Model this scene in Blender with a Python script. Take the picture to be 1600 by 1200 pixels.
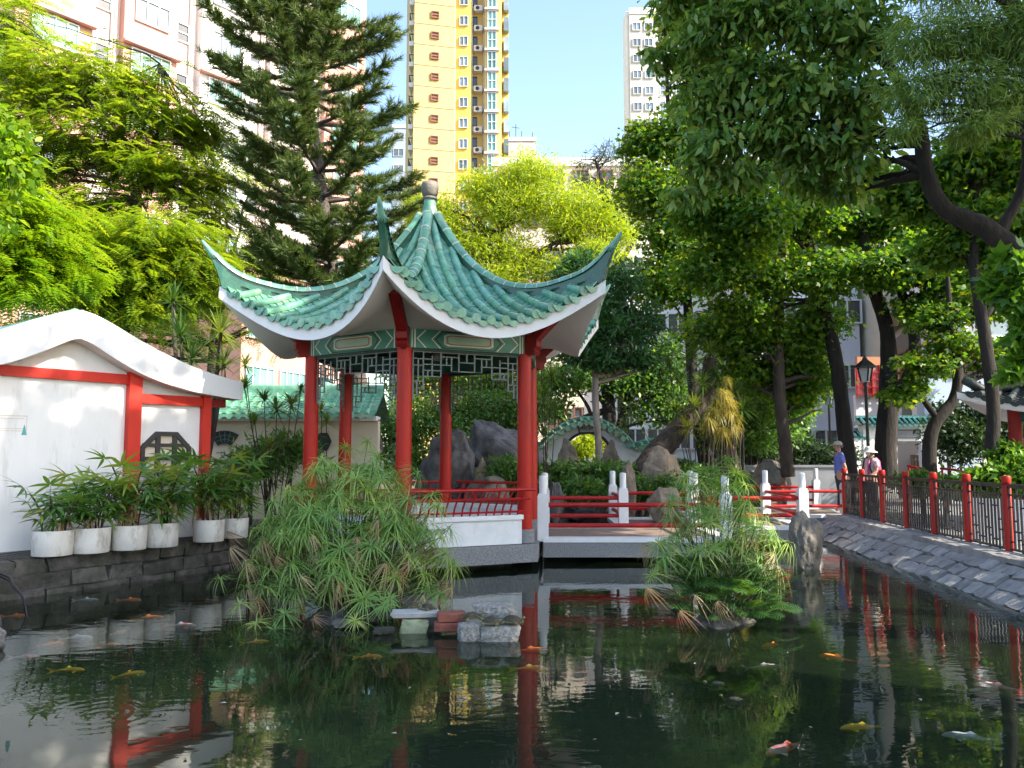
import bpy, bmesh, math, random
import numpy as np
from mathutils import Vector, Matrix, geometry, noise
random.seed(7); RNG = np.random.default_rng(7)
rad = math.radians
scene = bpy.context.scene
for o in list(bpy.data.objects): bpy.data.objects.remove(o)
C = scene.collection

# ------------------------------------------------------------------ camera, sky, sun, exposure
FPX, HOR, CAMZ = 1270.0, 713.0, 1.7
PITCH = math.atan((HOR - 600) / FPX)
cam_d = bpy.data.cameras.new('camera'); cam = bpy.data.objects.new('camera', cam_d); C.objects.link(cam)
cam.location = (0, 0, CAMZ); cam.rotation_euler = (math.pi / 2 + PITCH, 0, 0)
cam_d.sensor_width = 36; cam_d.lens = FPX / 1600 * 36; cam_d.clip_end = 3000; cam_d.clip_start = 0.05
scene.camera = cam
SUN_EL, SUN_AZ = rad(37), math.atan2(-0.40, 0.90)          # azimuth measured from +X towards +Y
SUNV = Vector((math.cos(SUN_EL) * math.cos(SUN_AZ), math.cos(SUN_EL) * math.sin(SUN_AZ), math.sin(SUN_EL)))
world = bpy.data.worlds.new('World'); scene.world = world; world.use_nodes = True
wn = world.node_tree; bg = wn.nodes['Background']
sky = wn.nodes.new('ShaderNodeTexSky'); sky.sky_type = 'NISHITA'; sky.sun_disc = False
sky.sun_elevation = SUN_EL; sky.sun_rotation = math.pi / 2 - SUN_AZ
sky.air_density = 1.1; sky.dust_density = 1.6; sky.ozone_density = 1.2
wn.links.new(sky.outputs[0], bg.inputs[0]); bg.inputs[1].default_value = 0.15
sl = bpy.data.lights.new('sun', 'SUN'); sun = bpy.data.objects.new('sun', sl); C.objects.link(sun)
sl.energy = 3.9; sl.angle = rad(0.55); sl.color = (1.0, 0.90, 0.74)
sun.rotation_euler = SUNV.to_track_quat('Z', 'Y').to_euler(); sun.location = (30, -12, 30)
scene.view_settings.view_transform = 'Standard'; scene.view_settings.look = 'None'
scene.view_settings.gamma = 1; scene.view_settings.use_curve_mapping = False
scene.view_settings.exposure = 1.68
scene.render.engine = 'CYCLES'
cy = scene.cycles
cy.use_denoising = True; cy.max_bounces = 8; cy.diffuse_bounces = 3; cy.glossy_bounces = 3
cy.transmission_bounces = 3; cy.transparent_max_bounces = 8; cy.use_adaptive_sampling = True
cy.adaptive_threshold = 0.02; cy.caustics_reflective = False; cy.caustics_refractive = False
cy.sample_clamp_indirect = 4

# ------------------------------------------------------------------ helpers
def at(px, py, Y):
    dx, dz = (px - 800) / FPX, (600 - py) / FPX
    y = math.cos(PITCH) - math.sin(PITCH) * dz; z = math.sin(PITCH) + math.cos(PITCH) * dz
    return Vector((dx * Y / y, Y, CAMZ + z * Y / y))
def hermite(xs, ys):
    xs = np.array(xs, float); ys = np.array(ys, float)
    d = np.diff(ys) / np.diff(xs); m = np.concatenate([[d[0]], (d[:-1] + d[1:]) / 2, [d[-1]]])
    def f(x):
        x = float(x); i = int(np.clip(np.searchsorted(xs, x) - 1, 0, len(xs) - 2)); h = xs[i + 1] - xs[i]
        if x < xs[0]: return ys[0] + m[0] * (x - xs[0])
        if x > xs[-1]: return ys[-1] + m[-1] * (x - xs[-1])
        t = (x - xs[i]) / h
        return ((2*t**3 - 3*t*t + 1) * ys[i] + (t**3 - 2*t*t + t) * h * m[i] + (3*t*t - 2*t**3) * ys[i+1] + (t**3 - t*t) * h * m[i+1])
    return f
WP = {}
def wpos(o): return WP.get(o.name, Vector((0, 0, 0)))
def thing(name, label, cat, loc=(0, 0, 0), group=None):
    o = bpy.data.objects.new(name, None); C.objects.link(o); o.location = loc; o.empty_display_size = .2
    WP[o.name] = Vector(loc); o['label'] = label; o['category'] = cat
    if group: o['group'] = group
    return o
def tag(o, label, cat, group=None):
    o['label'] = label; o['category'] = cat
    if group: o['group'] = group
    return o
def link_mesh(name, me, parent=None, M=None):
    o = bpy.data.objects.new(name, me); C.objects.link(o)
    if parent is not None: o.parent = parent
    if M is not None:
        M = M.copy()
        if parent is not None: M = Matrix.Translation(-wpos(parent)) @ M
        o.matrix_basis = M
    WP[o.name] = wpos(parent) if parent is not None else Vector((0, 0, 0))
    return o
class MB:
    def __init__(s): s.v = []; s.f = []; s.m = []
    def add(s, vs, fs, mi=0):
        n = len(s.v); s.v += [tuple(p) for p in vs]; s.f += [tuple(i + n for i in f) for f in fs]; s.m += [mi] * len(fs); return s
    def box(s, lo, hi, mi=0):
        x0, y0, z0 = lo; x1, y1, z1 = hi
        return s.add([(x0,y0,z0),(x1,y0,z0),(x1,y1,z0),(x0,y1,z0),(x0,y0,z1),(x1,y0,z1),(x1,y1,z1),(x0,y1,z1)],
                     [(0,3,2,1),(4,5,6,7),(0,1,5,4),(1,2,6,5),(2,3,7,6),(3,0,4,7)], mi)
    def obox(s, c, ax, ay, az, hx, hy, hz, mi=0):
        c = Vector(c); ax, ay, az = Vector(ax) * hx, Vector(ay) * hy, Vector(az) * hz
        P = [c + sx * ax + sy * ay + sz * az for sz in (-1, 1) for sx, sy in ((-1,-1),(1,-1),(1,1),(-1,1))]
        return s.add(P, [(0,3,2,1),(4,5,6,7),(0,1,5,4),(1,2,6,5),(2,3,7,6),(3,0,4,7)], mi)
    def bar(s, p, q, w, h, up=(0, 0, 1), mi=0):
        p, q = Vector(p), Vector(q); d = q - p; L = d.length; d = d / L
        side = d.cross(Vector(up))
        if side.length < 1e-4: side = d.cross(Vector((1, 0, 0)))
        side.normalize(); u = side.cross(d)
        return s.obox((p + q) / 2, d, side, u, L / 2, w / 2, h / 2, mi)
    def tube(s, pts, rs, n=8, cap=True, jit=0.0, mi=0):
        pts = [Vector(p) for p in pts]
        if not hasattr(rs, '__len__'): rs = [rs] * len(pts)
        side = None; rings = []
        for i, p in enumerate(pts):
            d = (pts[min(i + 1, len(pts) - 1)] - pts[max(i - 1, 0)]).normalized()
            if side is None:
                side = d.cross(Vector((0.13, 0.97, 0.2)));
                if side.length < .1: side = d.cross(Vector((1, 0, 0)))
            side = (side - d * side.dot(d)).normalized(); b = d.cross(side)
            rings.append([p + (side * math.cos(2*math.pi*k/n) + b * math.sin(2*math.pi*k/n)) * rs[i] * (1 + jit * (random.random() - .5)) for k in range(n)])
        V = [q for r in rings for q in r]; F = []
        for i in range(len(pts) - 1):
            for k in range(n):
                F.append((i*n + k, i*n + (k+1) % n, (i+1)*n + (k+1) % n, (i+1)*n + k))
        if cap: F.append(tuple(reversed(range(n)))); F.append(tuple((len(pts)-1)*n + k for k in range(n)))
        return s.add(V, F, mi)
    def lathe(s, prof, c, n=16, mi=0, sx=1, sy=1):
        V = []; F = []; c = Vector(c)
        for r, z in prof:
            for k in range(n): V.append(c + Vector((r * sx * math.cos(2*math.pi*k/n), r * sy * math.sin(2*math.pi*k/n), z)))
        for i in range(len(prof) - 1):
            for k in range(n): F.append((i*n + k, i*n + (k+1) % n, (i+1)*n + (k+1) % n, (i+1)*n + k))
        F.append(tuple(reversed(range(n)))); F.append(tuple((len(prof)-1)*n + k for k in range(n)))
        return s.add(V, F, mi)
    def prism(s, poly, ext, mi=0):
        n = len(poly); ext = Vector(ext); P = [Vector(p) for p in poly]
        return s.add(P + [p + ext for p in P], [tuple(reversed(range(n))), tuple(range(n, 2*n))] + [(i, (i+1) % n, (i+1) % n + n, i + n) for i in range(n)], mi)
    def grid(s, G, mi=0, flip=False):
        nr, nc = len(G), len(G[0]); V = [p for r in G for p in r]; F = []
        for i in range(nr - 1):
            for j in range(nc - 1):
                f = (i*nc + j, i*nc + j + 1, (i+1)*nc + j + 1, (i+1)*nc + j); F.append(tuple(reversed(f)) if flip else f)
        return s.add(V, F, mi)
    def mesh(s, name, mats, smooth=False, off=None):
        me = bpy.data.meshes.new(name)
        V = s.v if off is None else [(a - off[0], b - off[1], c - off[2]) for a, b, c in s.v]
        me.from_pydata(V, [], s.f)
        if not isinstance(mats, (list, tuple)): mats = [mats]
        for m in mats: me.materials.append(m)
        if len(mats) > 1: me.polygons.foreach_set('material_index', s.m)
        if smooth is True: me.polygons.foreach_set('use_smooth', [True] * len(me.polygons))
        me.update()
        if smooth == 'auto': me.set_sharp_from_angle(angle=rad(38)); 
        return me
    def build(s, name, mats, parent=None, smooth=False):
        me = s.mesh(name, mats, smooth, wpos(parent) if parent is not None else None)
        if smooth == 'auto': me.polygons.foreach_set('use_smooth', [True] * len(me.polygons)); me.set_sharp_from_angle(angle=rad(38))
        return link_mesh(name, me, parent)
def struct(o): o['kind'] = 'structure'; return o
def stuff(o): o['kind'] = 'stuff'; return o
def bez(p0, p1, p2, n):
    p0, p1, p2 = Vector(p0), Vector(p1), Vector(p2)
    return [p0*(1-t)**2 + p1*2*t*(1-t) + p2*t*t for t in [i / n for i in range(n + 1)]]
def spline(P, n=5):
    P = [Vector(p) for p in P]; out = []
    for i in range(len(P) - 1):
        a, b = P[i], P[i+1]; ma = (P[i+1] - P[max(i-1, 0)]) * (.5 if i else 1); mb = (P[min(i+2, len(P)-1)] - P[i]) * (.5 if i + 2 < len(P) else 1)
        for k in range(n):
            t = k / n; out.append((2*t**3-3*t*t+1)*a + (t**3-2*t*t+t)*ma + (3*t*t-2*t**3)*b + (t**3-t*t)*mb)
    return out + [P[-1]]

# ------------------------------------------------------------------ materials
def nd(nt, t, **kw):
    n = nt.nodes.new(t)
    for k, v in kw.items():
        if isinstance(k, str) and hasattr(n, k): setattr(n, k, v)
    return n
def mat(name, c1, c2=None, scale=4.0, rough=0.6, bump=0.0, bscale=None, rnd=0.0, hue=0.0, spec=0.5, coat=0.0, detail=6, c3=None, s3=1.2, t3=(.55, .72), metal=0.0, stretch=None):
    m = bpy.data.materials.new(name); m.use_nodes = True; nt = m.node_tree; L = nt.links.new
    b = nt.nodes['Principled BSDF']; b.inputs['Roughness'].default_value = rough; b.inputs['Metallic'].default_value = metal
    b.inputs['Specular IOR Level'].default_value = spec; b.inputs['Coat Weight'].default_value = coat; b.inputs['Coat Roughness'].default_value = .12
    geo = nd(nt, 'ShaderNodeNewGeometry'); vec = geo.outputs['Position']
    if stretch:
        mp = nd(nt, 'ShaderNodeMapping'); mp.inputs['Scale'].default_value = stretch; L(vec, mp.inputs[0]); vec = mp.outputs[0]
    col = None
    if c2 is not None:
        nz = nd(nt, 'ShaderNodeTexNoise'); nz.inputs['Scale'].default_value = scale; nz.inputs['Detail'].default_value = detail; nz.inputs['Roughness'].default_value = .62
        L(vec, nz.inputs['Vector'])
        rp = nd(nt, 'ShaderNodeValToRGB'); rp.color_ramp.elements[0].position = .33; rp.color_ramp.elements[1].position = .67
        rp.color_ramp.elements[0].color = (*c1, 1); rp.color_ramp.elements[1].color = (*c2, 1); L(nz.outputs[0], rp.inputs[0]); col = rp.outputs[0]
        if c3 is not None:
            n3 = nd(nt, 'ShaderNodeTexNoise'); n3.inputs['Scale'].default_value = s3; n3.inputs['Detail'].default_value = 8; n3.inputs['Roughness'].default_value = .7; L(vec, n3.inputs['Vector'])
            r3 = nd(nt, 'ShaderNodeValToRGB'); r3.color_ramp.elements[0].position = t3[0]; r3.color_ramp.elements[1].position = t3[1]; L(n3.outputs[0], r3.inputs[0])
            mx = nd(nt, 'ShaderNodeMix', data_type='RGBA'); L(r3.outputs[0], mx.inputs[0]); L(col, mx.inputs[6]); mx.inputs[7].default_value = (*c3, 1); col = mx.outputs[2]
    if rnd or hue:
        oi = nd(nt, 'ShaderNodeObjectInfo'); hs = nd(nt, 'ShaderNodeHueSaturation')
        mr = nd(nt, 'ShaderNodeMapRange'); mr.inputs[3].default_value = 1 - rnd; mr.inputs[4].default_value = 1 + rnd; L(oi.outputs['Random'], mr.inputs[0]); L(mr.outputs[0], hs.inputs['Value'])
        mm = nd(nt, 'ShaderNodeMath', operation='MULTIPLY'); mm.inputs[1].default_value = 7.31; L(oi.outputs['Random'], mm.inputs[0]); fr = nd(nt, 'ShaderNodeMath', operation='FRACT'); L(mm.outputs[0], fr.inputs[0])
        mh = nd(nt, 'ShaderNodeMapRange'); mh.inputs[3].default_value = .5 - hue; mh.inputs[4].default_value = .5 + hue; L(fr.outputs[0], mh.inputs[0]); L(mh.outputs[0], hs.inputs['Hue'])
        if col is not None: L(col, hs.inputs['Color'])
        else: hs.inputs['Color'].default_value = (*c1, 1)
        col = hs.outputs[0]
    if col is not None: L(col, b.inputs['Base Color'])
    else: b.inputs['Base Color'].default_value = (*c1, 1)
    if bump:
        nb = nd(nt, 'ShaderNodeTexNoise'); nb.inputs['Scale'].default_value = bscale or scale * 3; nb.inputs['Detail'].default_value = 8; nb.inputs['Roughness'].default_value = .65; L(vec, nb.inputs['Vector'])
        bp = nd(nt, 'ShaderNodeBump'); bp.inputs['Strength'].default_value = min(1, bump); bp.inputs['Distance'].default_value = .03; L(nb.outputs[0], bp.inputs['Height']); L(bp.outputs[0], b.inputs['Normal'])
    return m
def leafmat(name, cols, transl=.45, rough=.45, tcol=None, objrand=False, spec=.4):
    """leaf colours picked at random for each leaf; light passes through the blade"""
    m = bpy.data.materials.new(name); m.use_nodes = True; nt = m.node_tree; L = nt.links.new
    b = nt.nodes['Principled BSDF']; out = nt.nodes['Material Output']; b.inputs['Roughness'].default_value = rough; b.inputs['Specular IOR Level'].default_value = spec
    if objrand: src = nd(nt, 'ShaderNodeObjectInfo').outputs['Random']
    else: src = nd(nt, 'ShaderNodeAttribute', attribute_name='rnd').outputs['Fac']
    rp = nd(nt, 'ShaderNodeValToRGB'); e = rp.color_ramp.elements; n = len(cols)
    e[0].position = 0; e[0].color = (*cols[0], 1); e[1].position = 1; e[1].color = (*cols[-1], 1)
    for i in range(1, n - 1): x = e.new(i / (n - 1)); x.color = (*cols[i], 1)
    L(src, rp.inputs[0]); L(rp.outputs[0], b.inputs['Base Color'])
    tr = nd(nt, 'ShaderNodeBsdfTranslucent'); mx2 = nd(nt, 'ShaderNodeMix', data_type='RGBA', blend_type='MULTIPLY'); mx2.inputs[0].default_value = 1
    L(rp.outputs[0], mx2.inputs[6]); t = tcol or (2.1, 1.75, .55); mx2.inputs[7].default_value = (*t, 1); L(mx2.outputs[2], tr.inputs[0])
    ms = nd(nt, 'ShaderNodeMixShader'); ms.inputs[0].default_value = transl; L(b.outputs[0], ms.inputs[1]); L(tr.outputs[0], ms.inputs[2]); L(ms.outputs[0], out.inputs[0])
    return m
M = {}
M['glaze'] = mat('green_glaze', (.085, .27, .175), (.19, .41, .285), 7, .26, .12, 30, rnd=.2, hue=.025, coat=.3, c3=(.40, .46, .30), s3=4.5, t3=(.54, .78))
M['glaze_dark'] = mat('dark_green_glaze', (.012, .075, .045), (.03, .13, .08), 6, .25, .15, 30, rnd=.2, coat=.4, c3=(.2, .25, .18), s3=6, t3=(.66, .85))
M['glaze_teal'] = mat('teal_glaze', (.01, .09, .085), (.03, .17, .16), 8, .25, .1, 30, rnd=.25, coat=.5)
M['grout'] = mat('pale_grout', (.42, .47, .38), (.55, .58, .48), 14, .8, .2)
M['white'] = mat('white_plaster', (.78, .78, .785), (.84, .84, .84), 2.2, .75, .08, 40, c3=(.52, .52, .50), s3=.9, t3=(.60, .85))
M['white_house'] = mat('white_house_plaster', (.70, .70, .70), (.80, .80, .79), 1.6, .8, .10, 60, c3=(.40, .39, .36), s3=3.0, t3=(.56, .84), stretch=(1, 1, .2))
M['white_post'] = mat('white_painted_concrete', (.70, .72, .74), (.80, .81, .82), 6, .6, .12, 50, c3=(.5, .5, .48), s3=4, t3=(.62, .85))
M['red'] = mat('red_column_paint', (.40, .010, .004), (.47, .016, .006), 3, .42, .08, 25, spec=.3, c3=(.24, .016, .010), s3=3.0, t3=(.50, .72), stretch=(1, 1, .3))
M['red_bright'] = mat('bright_red_paint', (.52, .014, .004), (.58, .02, .006), 3, .55, .05, 30, c3=(.38, .012, .005), s3=2, t3=(.62, .85))
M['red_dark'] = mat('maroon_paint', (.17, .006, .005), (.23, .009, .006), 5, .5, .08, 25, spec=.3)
M['red_rail'] = mat('red_rail_paint', (.34, .010, .012), (.42, .016, .016), 6, .42, .08, 30, spec=.3, c3=(.20, .008, .010), s3=5, t3=(.6, .8))
M['green_paint'] = mat('green_beam_paint', (.035, .17, .115), (.05, .22, .15), 5, .5, .05, 30)
M['green_dark'] = mat('dark_green_paint', (.006, .03, .02), (.01, .042, .03), 5, .6)
M['green_light'] = mat('pale_green_paint', (.30, .45, .34), (.36, .52, .40), 5, .5)
M['line_white'] = mat('cream_line_paint', (.62, .62, .52), (.70, .70, .60), 8, .6)
M['line_red'] = mat('red_line_paint', (.42, .04, .03))
M['lattice'] = mat('grey_lattice_paint', (.10, .125, .12), (.16, .19, .18), 8, .5)
M['lattice_dark'] = mat('dark_lattice_paint', (.012, .02, .018), (.02, .03, .027), 8, .5)
M['pebble'] = mat('pebble_dash', (.15, .155, .16), (.34, .34, .345), 55, .85, .5, 70, detail=3)
M['paving'] = mat('brown_deck_paving', (.17, .12, .095), (.25, .18, .15), 5, .8, .2, 30)
M['stone'] = mat('grey_granite', (.13, .125, .125), (.27, .26, .255), 5, .85, .7, 14, rnd=.28, c3=(.06, .065, .05), s3=3, t3=(.5, .75))
M['stone_pale'] = mat('pale_granite_setts', (.25, .24, .24), (.40, .385, .375), 7, .85, .6, 18, rnd=.18, c3=(.14, .14, .12), s3=2.5, t3=(.55, .8))
M['stone_dark'] = mat('dark_wet_granite', (.035, .033, .03), (.13, .12, .108), 6, .8, 1.0, 11, rnd=.35, c3=(.022, .027, .014), s3=2.8, t3=(.44, .68))
M['mortar'] = mat('mortar', (.035, .034, .03), (.07, .068, .06), 12, .9, .4)
M['rock_dark'] = mat('dark_garden_rock', (.045, .045, .05), (.16, .155, .16), 3, .9, 1.0, 9, c3=(.27, .25, .23), s3=2.2, t3=(.62, .85))
M['rock_tan'] = mat('tan_garden_rock', (.17, .13, .10), (.34, .27, .20), 3.5, .9, 1.0, 9, c3=(.5, .33, .17), s3=1.8, t3=(.62, .85))
M['rock_grey'] = mat('grey_garden_rock', (.10, .09, .08), (.25, .225, .19), 4, .9, 1.0, 10, c3=(.38, .27, .16), s3=2.4, t3=(.6, .85))
M['concrete_rough'] = mat('coarse_concrete_lump', (.17, .165, .15), (.44, .43, .40), 30, .9, 1.0, 45, detail=4)
M['brick'] = mat('red_brick', (.20, .06, .04), (.30, .10, .065), 14, .85, .5, 40)
M['slab_stone'] = mat('pale_stone_slab', (.36, .35, .34), (.48, .47, .45), 8, .7, .3)
M['mossy'] = mat('mossy_block', (.20, .24, .12), (.36, .38, .26), 9, .85, .4)
M['pot'] = mat('old_white_pot', (.60, .58, .54), (.72, .70, .66), 5, .6, .12, 30, rnd=.06, c3=(.27, .22, .17), s3=6, t3=(.50, .74), stretch=(1, 1, .5))
M['soil'] = mat('soil', (.03, .022, .016), (.06, .045, .03), 20, .95, .6)
M['ground'] = mat('garden_soil_ground', (.07, .06, .045), (.13, .115, .09), 2, .95, .5, 12)
M['path'] = mat('grey_path_paving', (.24, .25, .27), (.31, .32, .34), 1.5, .85, .2, 20)
M['bark'] = mat('dark_bark', (.012, .010, .009), (.034, .028, .024), 7, .95, 1.0, 16, stretch=(1, 1, .3), c3=(.06, .055, .048), s3=3, t3=(.6, .8))
M['bark_pine'] = mat('pine_bark', (.05, .042, .04), (.15, .125, .11), 16, .95, 1.0, 22, stretch=(1, 1, .8))
M['bark_pale'] = mat('pale_bark', (.19, .155, .135), (.30, .255, .22), 6, .9, .6, 20, stretch=(1, 1, .35))
M['bark_brown'] = mat('brown_bark', (.035, .027, .022), (.085, .066, .052), 7, .95, .9, 20, stretch=(1, 1, .3))
M['metal_black'] = mat('black_metal', (.012, .012, .013), (.02, .02, .02), 8, .45)
M['lamp_glass'] = mat('lantern_glass', (.45, .46, .46), rough=.15)
M['glass'] = mat('window_glass', (.10, .14, .17), (.22, .28, .32), .35, .12, spec=.8, rnd=.45)
M['glass_green'] = mat('green_window_glass', (.10, .26, .24), (.18, .38, .35), .4, .12, spec=.8, rnd=.3)
M['glass_dark'] = mat('dark_window_glass', (.03, .035, .04), (.07, .08, .09), .6, .15, spec=.8, rnd=.3)
M['frame_white'] = mat('white_window_frame', (.66, .66, .66))
M['frame_brown'] = mat('brown_window_frame', (.20, .08, .045))
M['frame_dark'] = mat('dark_window_frame', (.03, .028, .03))
M['pink'] = mat('pink_wall', (.50, .27, .215), (.57, .33, .27), .5, .85, .05, 10, c3=(.45, .28, .24), s3=.35, t3=(.6, .85))
M['pink_pale'] = mat('pale_pink_wall', (.66, .55, .50), (.72, .62, .57), .5, .85, .05, 10, c3=(.5, .42, .39), s3=.4, t3=(.6, .85))
M['yellow'] = mat('yellow_tower_wall', (.60, .43, .155), (.65, .47, .18), .12, .8, c3=(.54, .38, .13), s3=.08, t3=(.55, .8))
M['yellow2'] = mat('deep_yellow_wall', (.58, .43, .09), (.62, .47, .11), .2, .8)
M['grey_wall'] = mat('grey_tower_wall', (.42, .41, .36), (.48, .47, .42), .2, .85)
M['white_wall'] = mat('white_tower_wall', (.66, .66, .64), (.72, .72, .70), .2, .85, c3=(.56, .56, .54), s3=.15, t3=(.6, .8))
M['cream_wall'] = mat('cream_wall', (.58, .50, .40), (.64, .57, .47), .6, .85, c3=(.46, .39, .31), s3=.5, t3=(.6, .85))
M['lilac_wall'] = mat('pale_lilac_wall', (.62, .60, .66), (.70, .68, .73), .5, .85, c3=(.5, .48, .52), s3=.5, t3=(.62, .85))
M['blue_wall'] = mat('blue_grey_wall', (.32, .40, .52), (.38, .46, .58), .5, .85)
M['grey_low'] = mat('grey_rendered_wall', (.20, .22, .25), (.26, .28, .31), 2, .85, .1)
M['brown_beam'] = mat('brown_concrete_beam', (.26, .19, .15), (.32, .24, .19), 2, .85)
M['hoarding'] = mat('red_printed_hoarding', (.55, .06, .06), (.75, .45, .42), 3.2, .6, detail=3)
M['orange'] = mat('orange_panel', (.40, .17, .09), (.46, .21, .11), 2, .7)
M['purple'] = mat('purple_awning', (.30, .03, .12))
M['skin'] = mat('skin', (.45, .25, .17), rough=.6)
M['blue_shirt'] = mat('blue_polo_cloth', (.13, .16, .50), (.16, .20, .56), 14, .85, .2)
M['trousers'] = mat('dark_trouser_cloth', (.03, .035, .05), (.05, .055, .07), 20, .9)
M['hat'] = mat('pale_hat_cloth', (.60, .57, .52), (.68, .65, .60), 12, .85)
M['cap'] = mat('beige_cap_cloth', (.42, .37, .31), (.50, .44, .37), 12, .85)
M['pink_top'] = mat('pink_print_cloth', (.62, .28, .30), (.62, .52, .55), 22, .85, detail=2)
M['magenta'] = mat('magenta_bag', (.45, .06, .20), (.5, .09, .25), 10, .7)
M['mask'] = mat('white_mask', (.72, .72, .72))
M['hair'] = mat('grey_hair', (.10, .09, .085), (.22, .2, .19), 30, .8)
M['black'] = mat('black_strap', (.015, .015, .018))
M['cable'] = mat('black_pipe', (.012, .012, .012), rough=.4)
M['teal_paint'] = mat('teal_ink', (.10, .35, .36)); M['tan_line'] = mat('tan_ink', (.52, .46, .38))
M['shell'] = mat('turtle_shell', (.035, .03, .022), (.10, .085, .06), 25, .7, .5, 30, spec=.2)
M['turtle_skin'] = mat('turtle_skin', (.05, .055, .03), (.20, .18, .06), 30, .5)
def fish(name, a, b=None, t=(.45, .55)): return mat(name, a, b or a, 11, .35, spec=.6, detail=2)
M['koi_orange'] = mat('koi_orange', (.90, .17, .015), (.95, .28, .03), 8, .35)
M['koi_yellow'] = mat('koi_yellow', (.92, .52, .02), (.95, .62, .05), 8, .35)
M['koi_white'] = mat('koi_white', (.42, .43, .43), (.55, .55, .54), 8, .35)
M['koi_patch'] = mat('koi_white_with_red_patches', (.85, .10, .015), (.62, .60, .57), 13, .35, detail=1)
M['koi_gold'] = mat('koi_dull_gold', (.70, .42, .05), (.78, .5, .08), 8, .4)
M['koi_grey'] = mat('koi_grey', (.20, .19, .17), (.30, .28, .26), 8, .4)
def water_mat():
    m = bpy.data.materials.new('pond_water'); m.use_nodes = True; nt = m.node_tree; L = nt.links.new; nt.nodes.remove(nt.nodes['Principled BSDF']); out = nt.nodes['Material Output']
    geo = nd(nt, 'ShaderNodeNewGeometry')
    n1 = nd(nt, 'ShaderNodeTexNoise'); n1.inputs['Scale'].default_value = 1.1; n1.inputs['Detail'].default_value = 2; L(geo.outputs['Position'], n1.inputs['Vector'])
    mp = nd(nt, 'ShaderNodeMapping'); mp.inputs['Scale'].default_value = (1.5, 3.2, 1); L(geo.outputs['Position'], mp.inputs[0])
    n2 = nd(nt, 'ShaderNodeTexNoise'); n2.inputs['Scale'].default_value = 2.2; n2.inputs['Detail'].default_value = 2.5; n2.inputs['Distortion'].default_value = .6; L(mp.outputs[0], n2.inputs['Vector'])
    # where the surface is stirred (the right of the pond) the ripples are stronger
    nm = nd(nt, 'ShaderNodeTexNoise'); nm.inputs['Scale'].default_value = .33; nm.inputs['Detail'].default_value = 1; L(geo.outputs['Position'], nm.inputs['Vector'])
    rm = nd(nt, 'ShaderNodeMapRange'); rm.inputs[1].default_value = .38; rm.inputs[2].default_value = .62; rm.inputs[3].default_value = .25; rm.inputs[4].default_value = 1.0; L(nm.outputs[0], rm.inputs[0])
    mu = nd(nt, 'ShaderNodeMath', operation='MULTIPLY'); L(n2.outputs[0], mu.inputs[0]); L(rm.outputs[0], mu.inputs[1])
    ad = nd(nt, 'ShaderNodeMath', operation='ADD'); L(mu.outputs[0], ad.inputs[0]); L(n1.outputs[0], ad.inputs[1])
    # rings spreading where a fish has touched the surface
    tot = ad.outputs[0]
    for (cx, cy_, R_, amp) in ((-2.72, 5.55, .55, .16), (-3.35, 6.0, .4, .07)):
        sb = nd(nt, 'ShaderNodeVectorMath', operation='DISTANCE'); sb.inputs[1].default_value = (cx, cy_, 0); L(geo.outputs['Position'], sb.inputs[0])
        ml = nd(nt, 'ShaderNodeMath', operation='MULTIPLY'); ml.inputs[1].default_value = 62; L(sb.outputs['Value'], ml.inputs[0])
        sn = nd(nt, 'ShaderNodeMath', operation='SINE'); L(ml.outputs[0], sn.inputs[0])
        fa = nd(nt, 'ShaderNodeMapRange'); fa.inputs[1].default_value = 0.03; fa.inputs[2].default_value = R_; fa.inputs[3].default_value = amp; fa.inputs[4].default_value = 0; L(sb.outputs['Value'], fa.inputs[0])
        mm = nd(nt, 'ShaderNodeMath', operation='MULTIPLY'); L(sn.outputs[0], mm.inputs[0]); L(fa.outputs[0], mm.inputs[1])
        a2 = nd(nt, 'ShaderNodeMath', operation='ADD'); L(tot, a2.inputs[0]); L(mm.outputs[0], a2.inputs[1]); tot = a2.outputs[0]
    bp = nd(nt, 'ShaderNodeBump'); bp.inputs['Strength'].default_value = .115; bp.inputs['Distance'].default_value = .022; L(tot, bp.inputs['Height'])
    gl = nd(nt, 'ShaderNodeBsdfGlossy'); gl.inputs['Roughness'].default_value = .012; gl.inputs['Color'].default_value = (.93, .96, .95, 1); L(bp.outputs[0], gl.inputs['Normal'])
    tr = nd(nt, 'ShaderNodeBsdfTransparent'); tr.inputs[0].default_value = (.93, .96, .88, 1)
    df = nd(nt, 'ShaderNodeBsdfDiffuse'); df.inputs[0].default_value = (.045, .075, .035, 1)
    mb = nd(nt, 'ShaderNodeMixShader'); mb.inputs[0].default_value = .14; L(tr.outputs[0], mb.inputs[1]); L(df.outputs[0], mb.inputs[2])
    fr = nd(nt, 'ShaderNodeFresnel'); fr.inputs[0].default_value = 1.42; L(bp.outputs[0], fr.inputs['Normal'])
    ms = nd(nt, 'ShaderNodeMixShader'); L(fr.outputs[0], ms.inputs[0]); L(mb.outputs[0], ms.inputs[1]); L(gl.outputs[0], ms.inputs[2]); L(ms.outputs[0], out.inputs[0])
    return m
M['water'] = water_mat()
M['roof_dark'] = mat('weathered_dark_tile', (.012, .018, .016), (.035, .045, .04), 8, .5, .2, 20)
M['bed'] = mat('pond_bed_silt', (.012, .018, .010), (.03, .04, .02), 1.2, .95)

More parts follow.
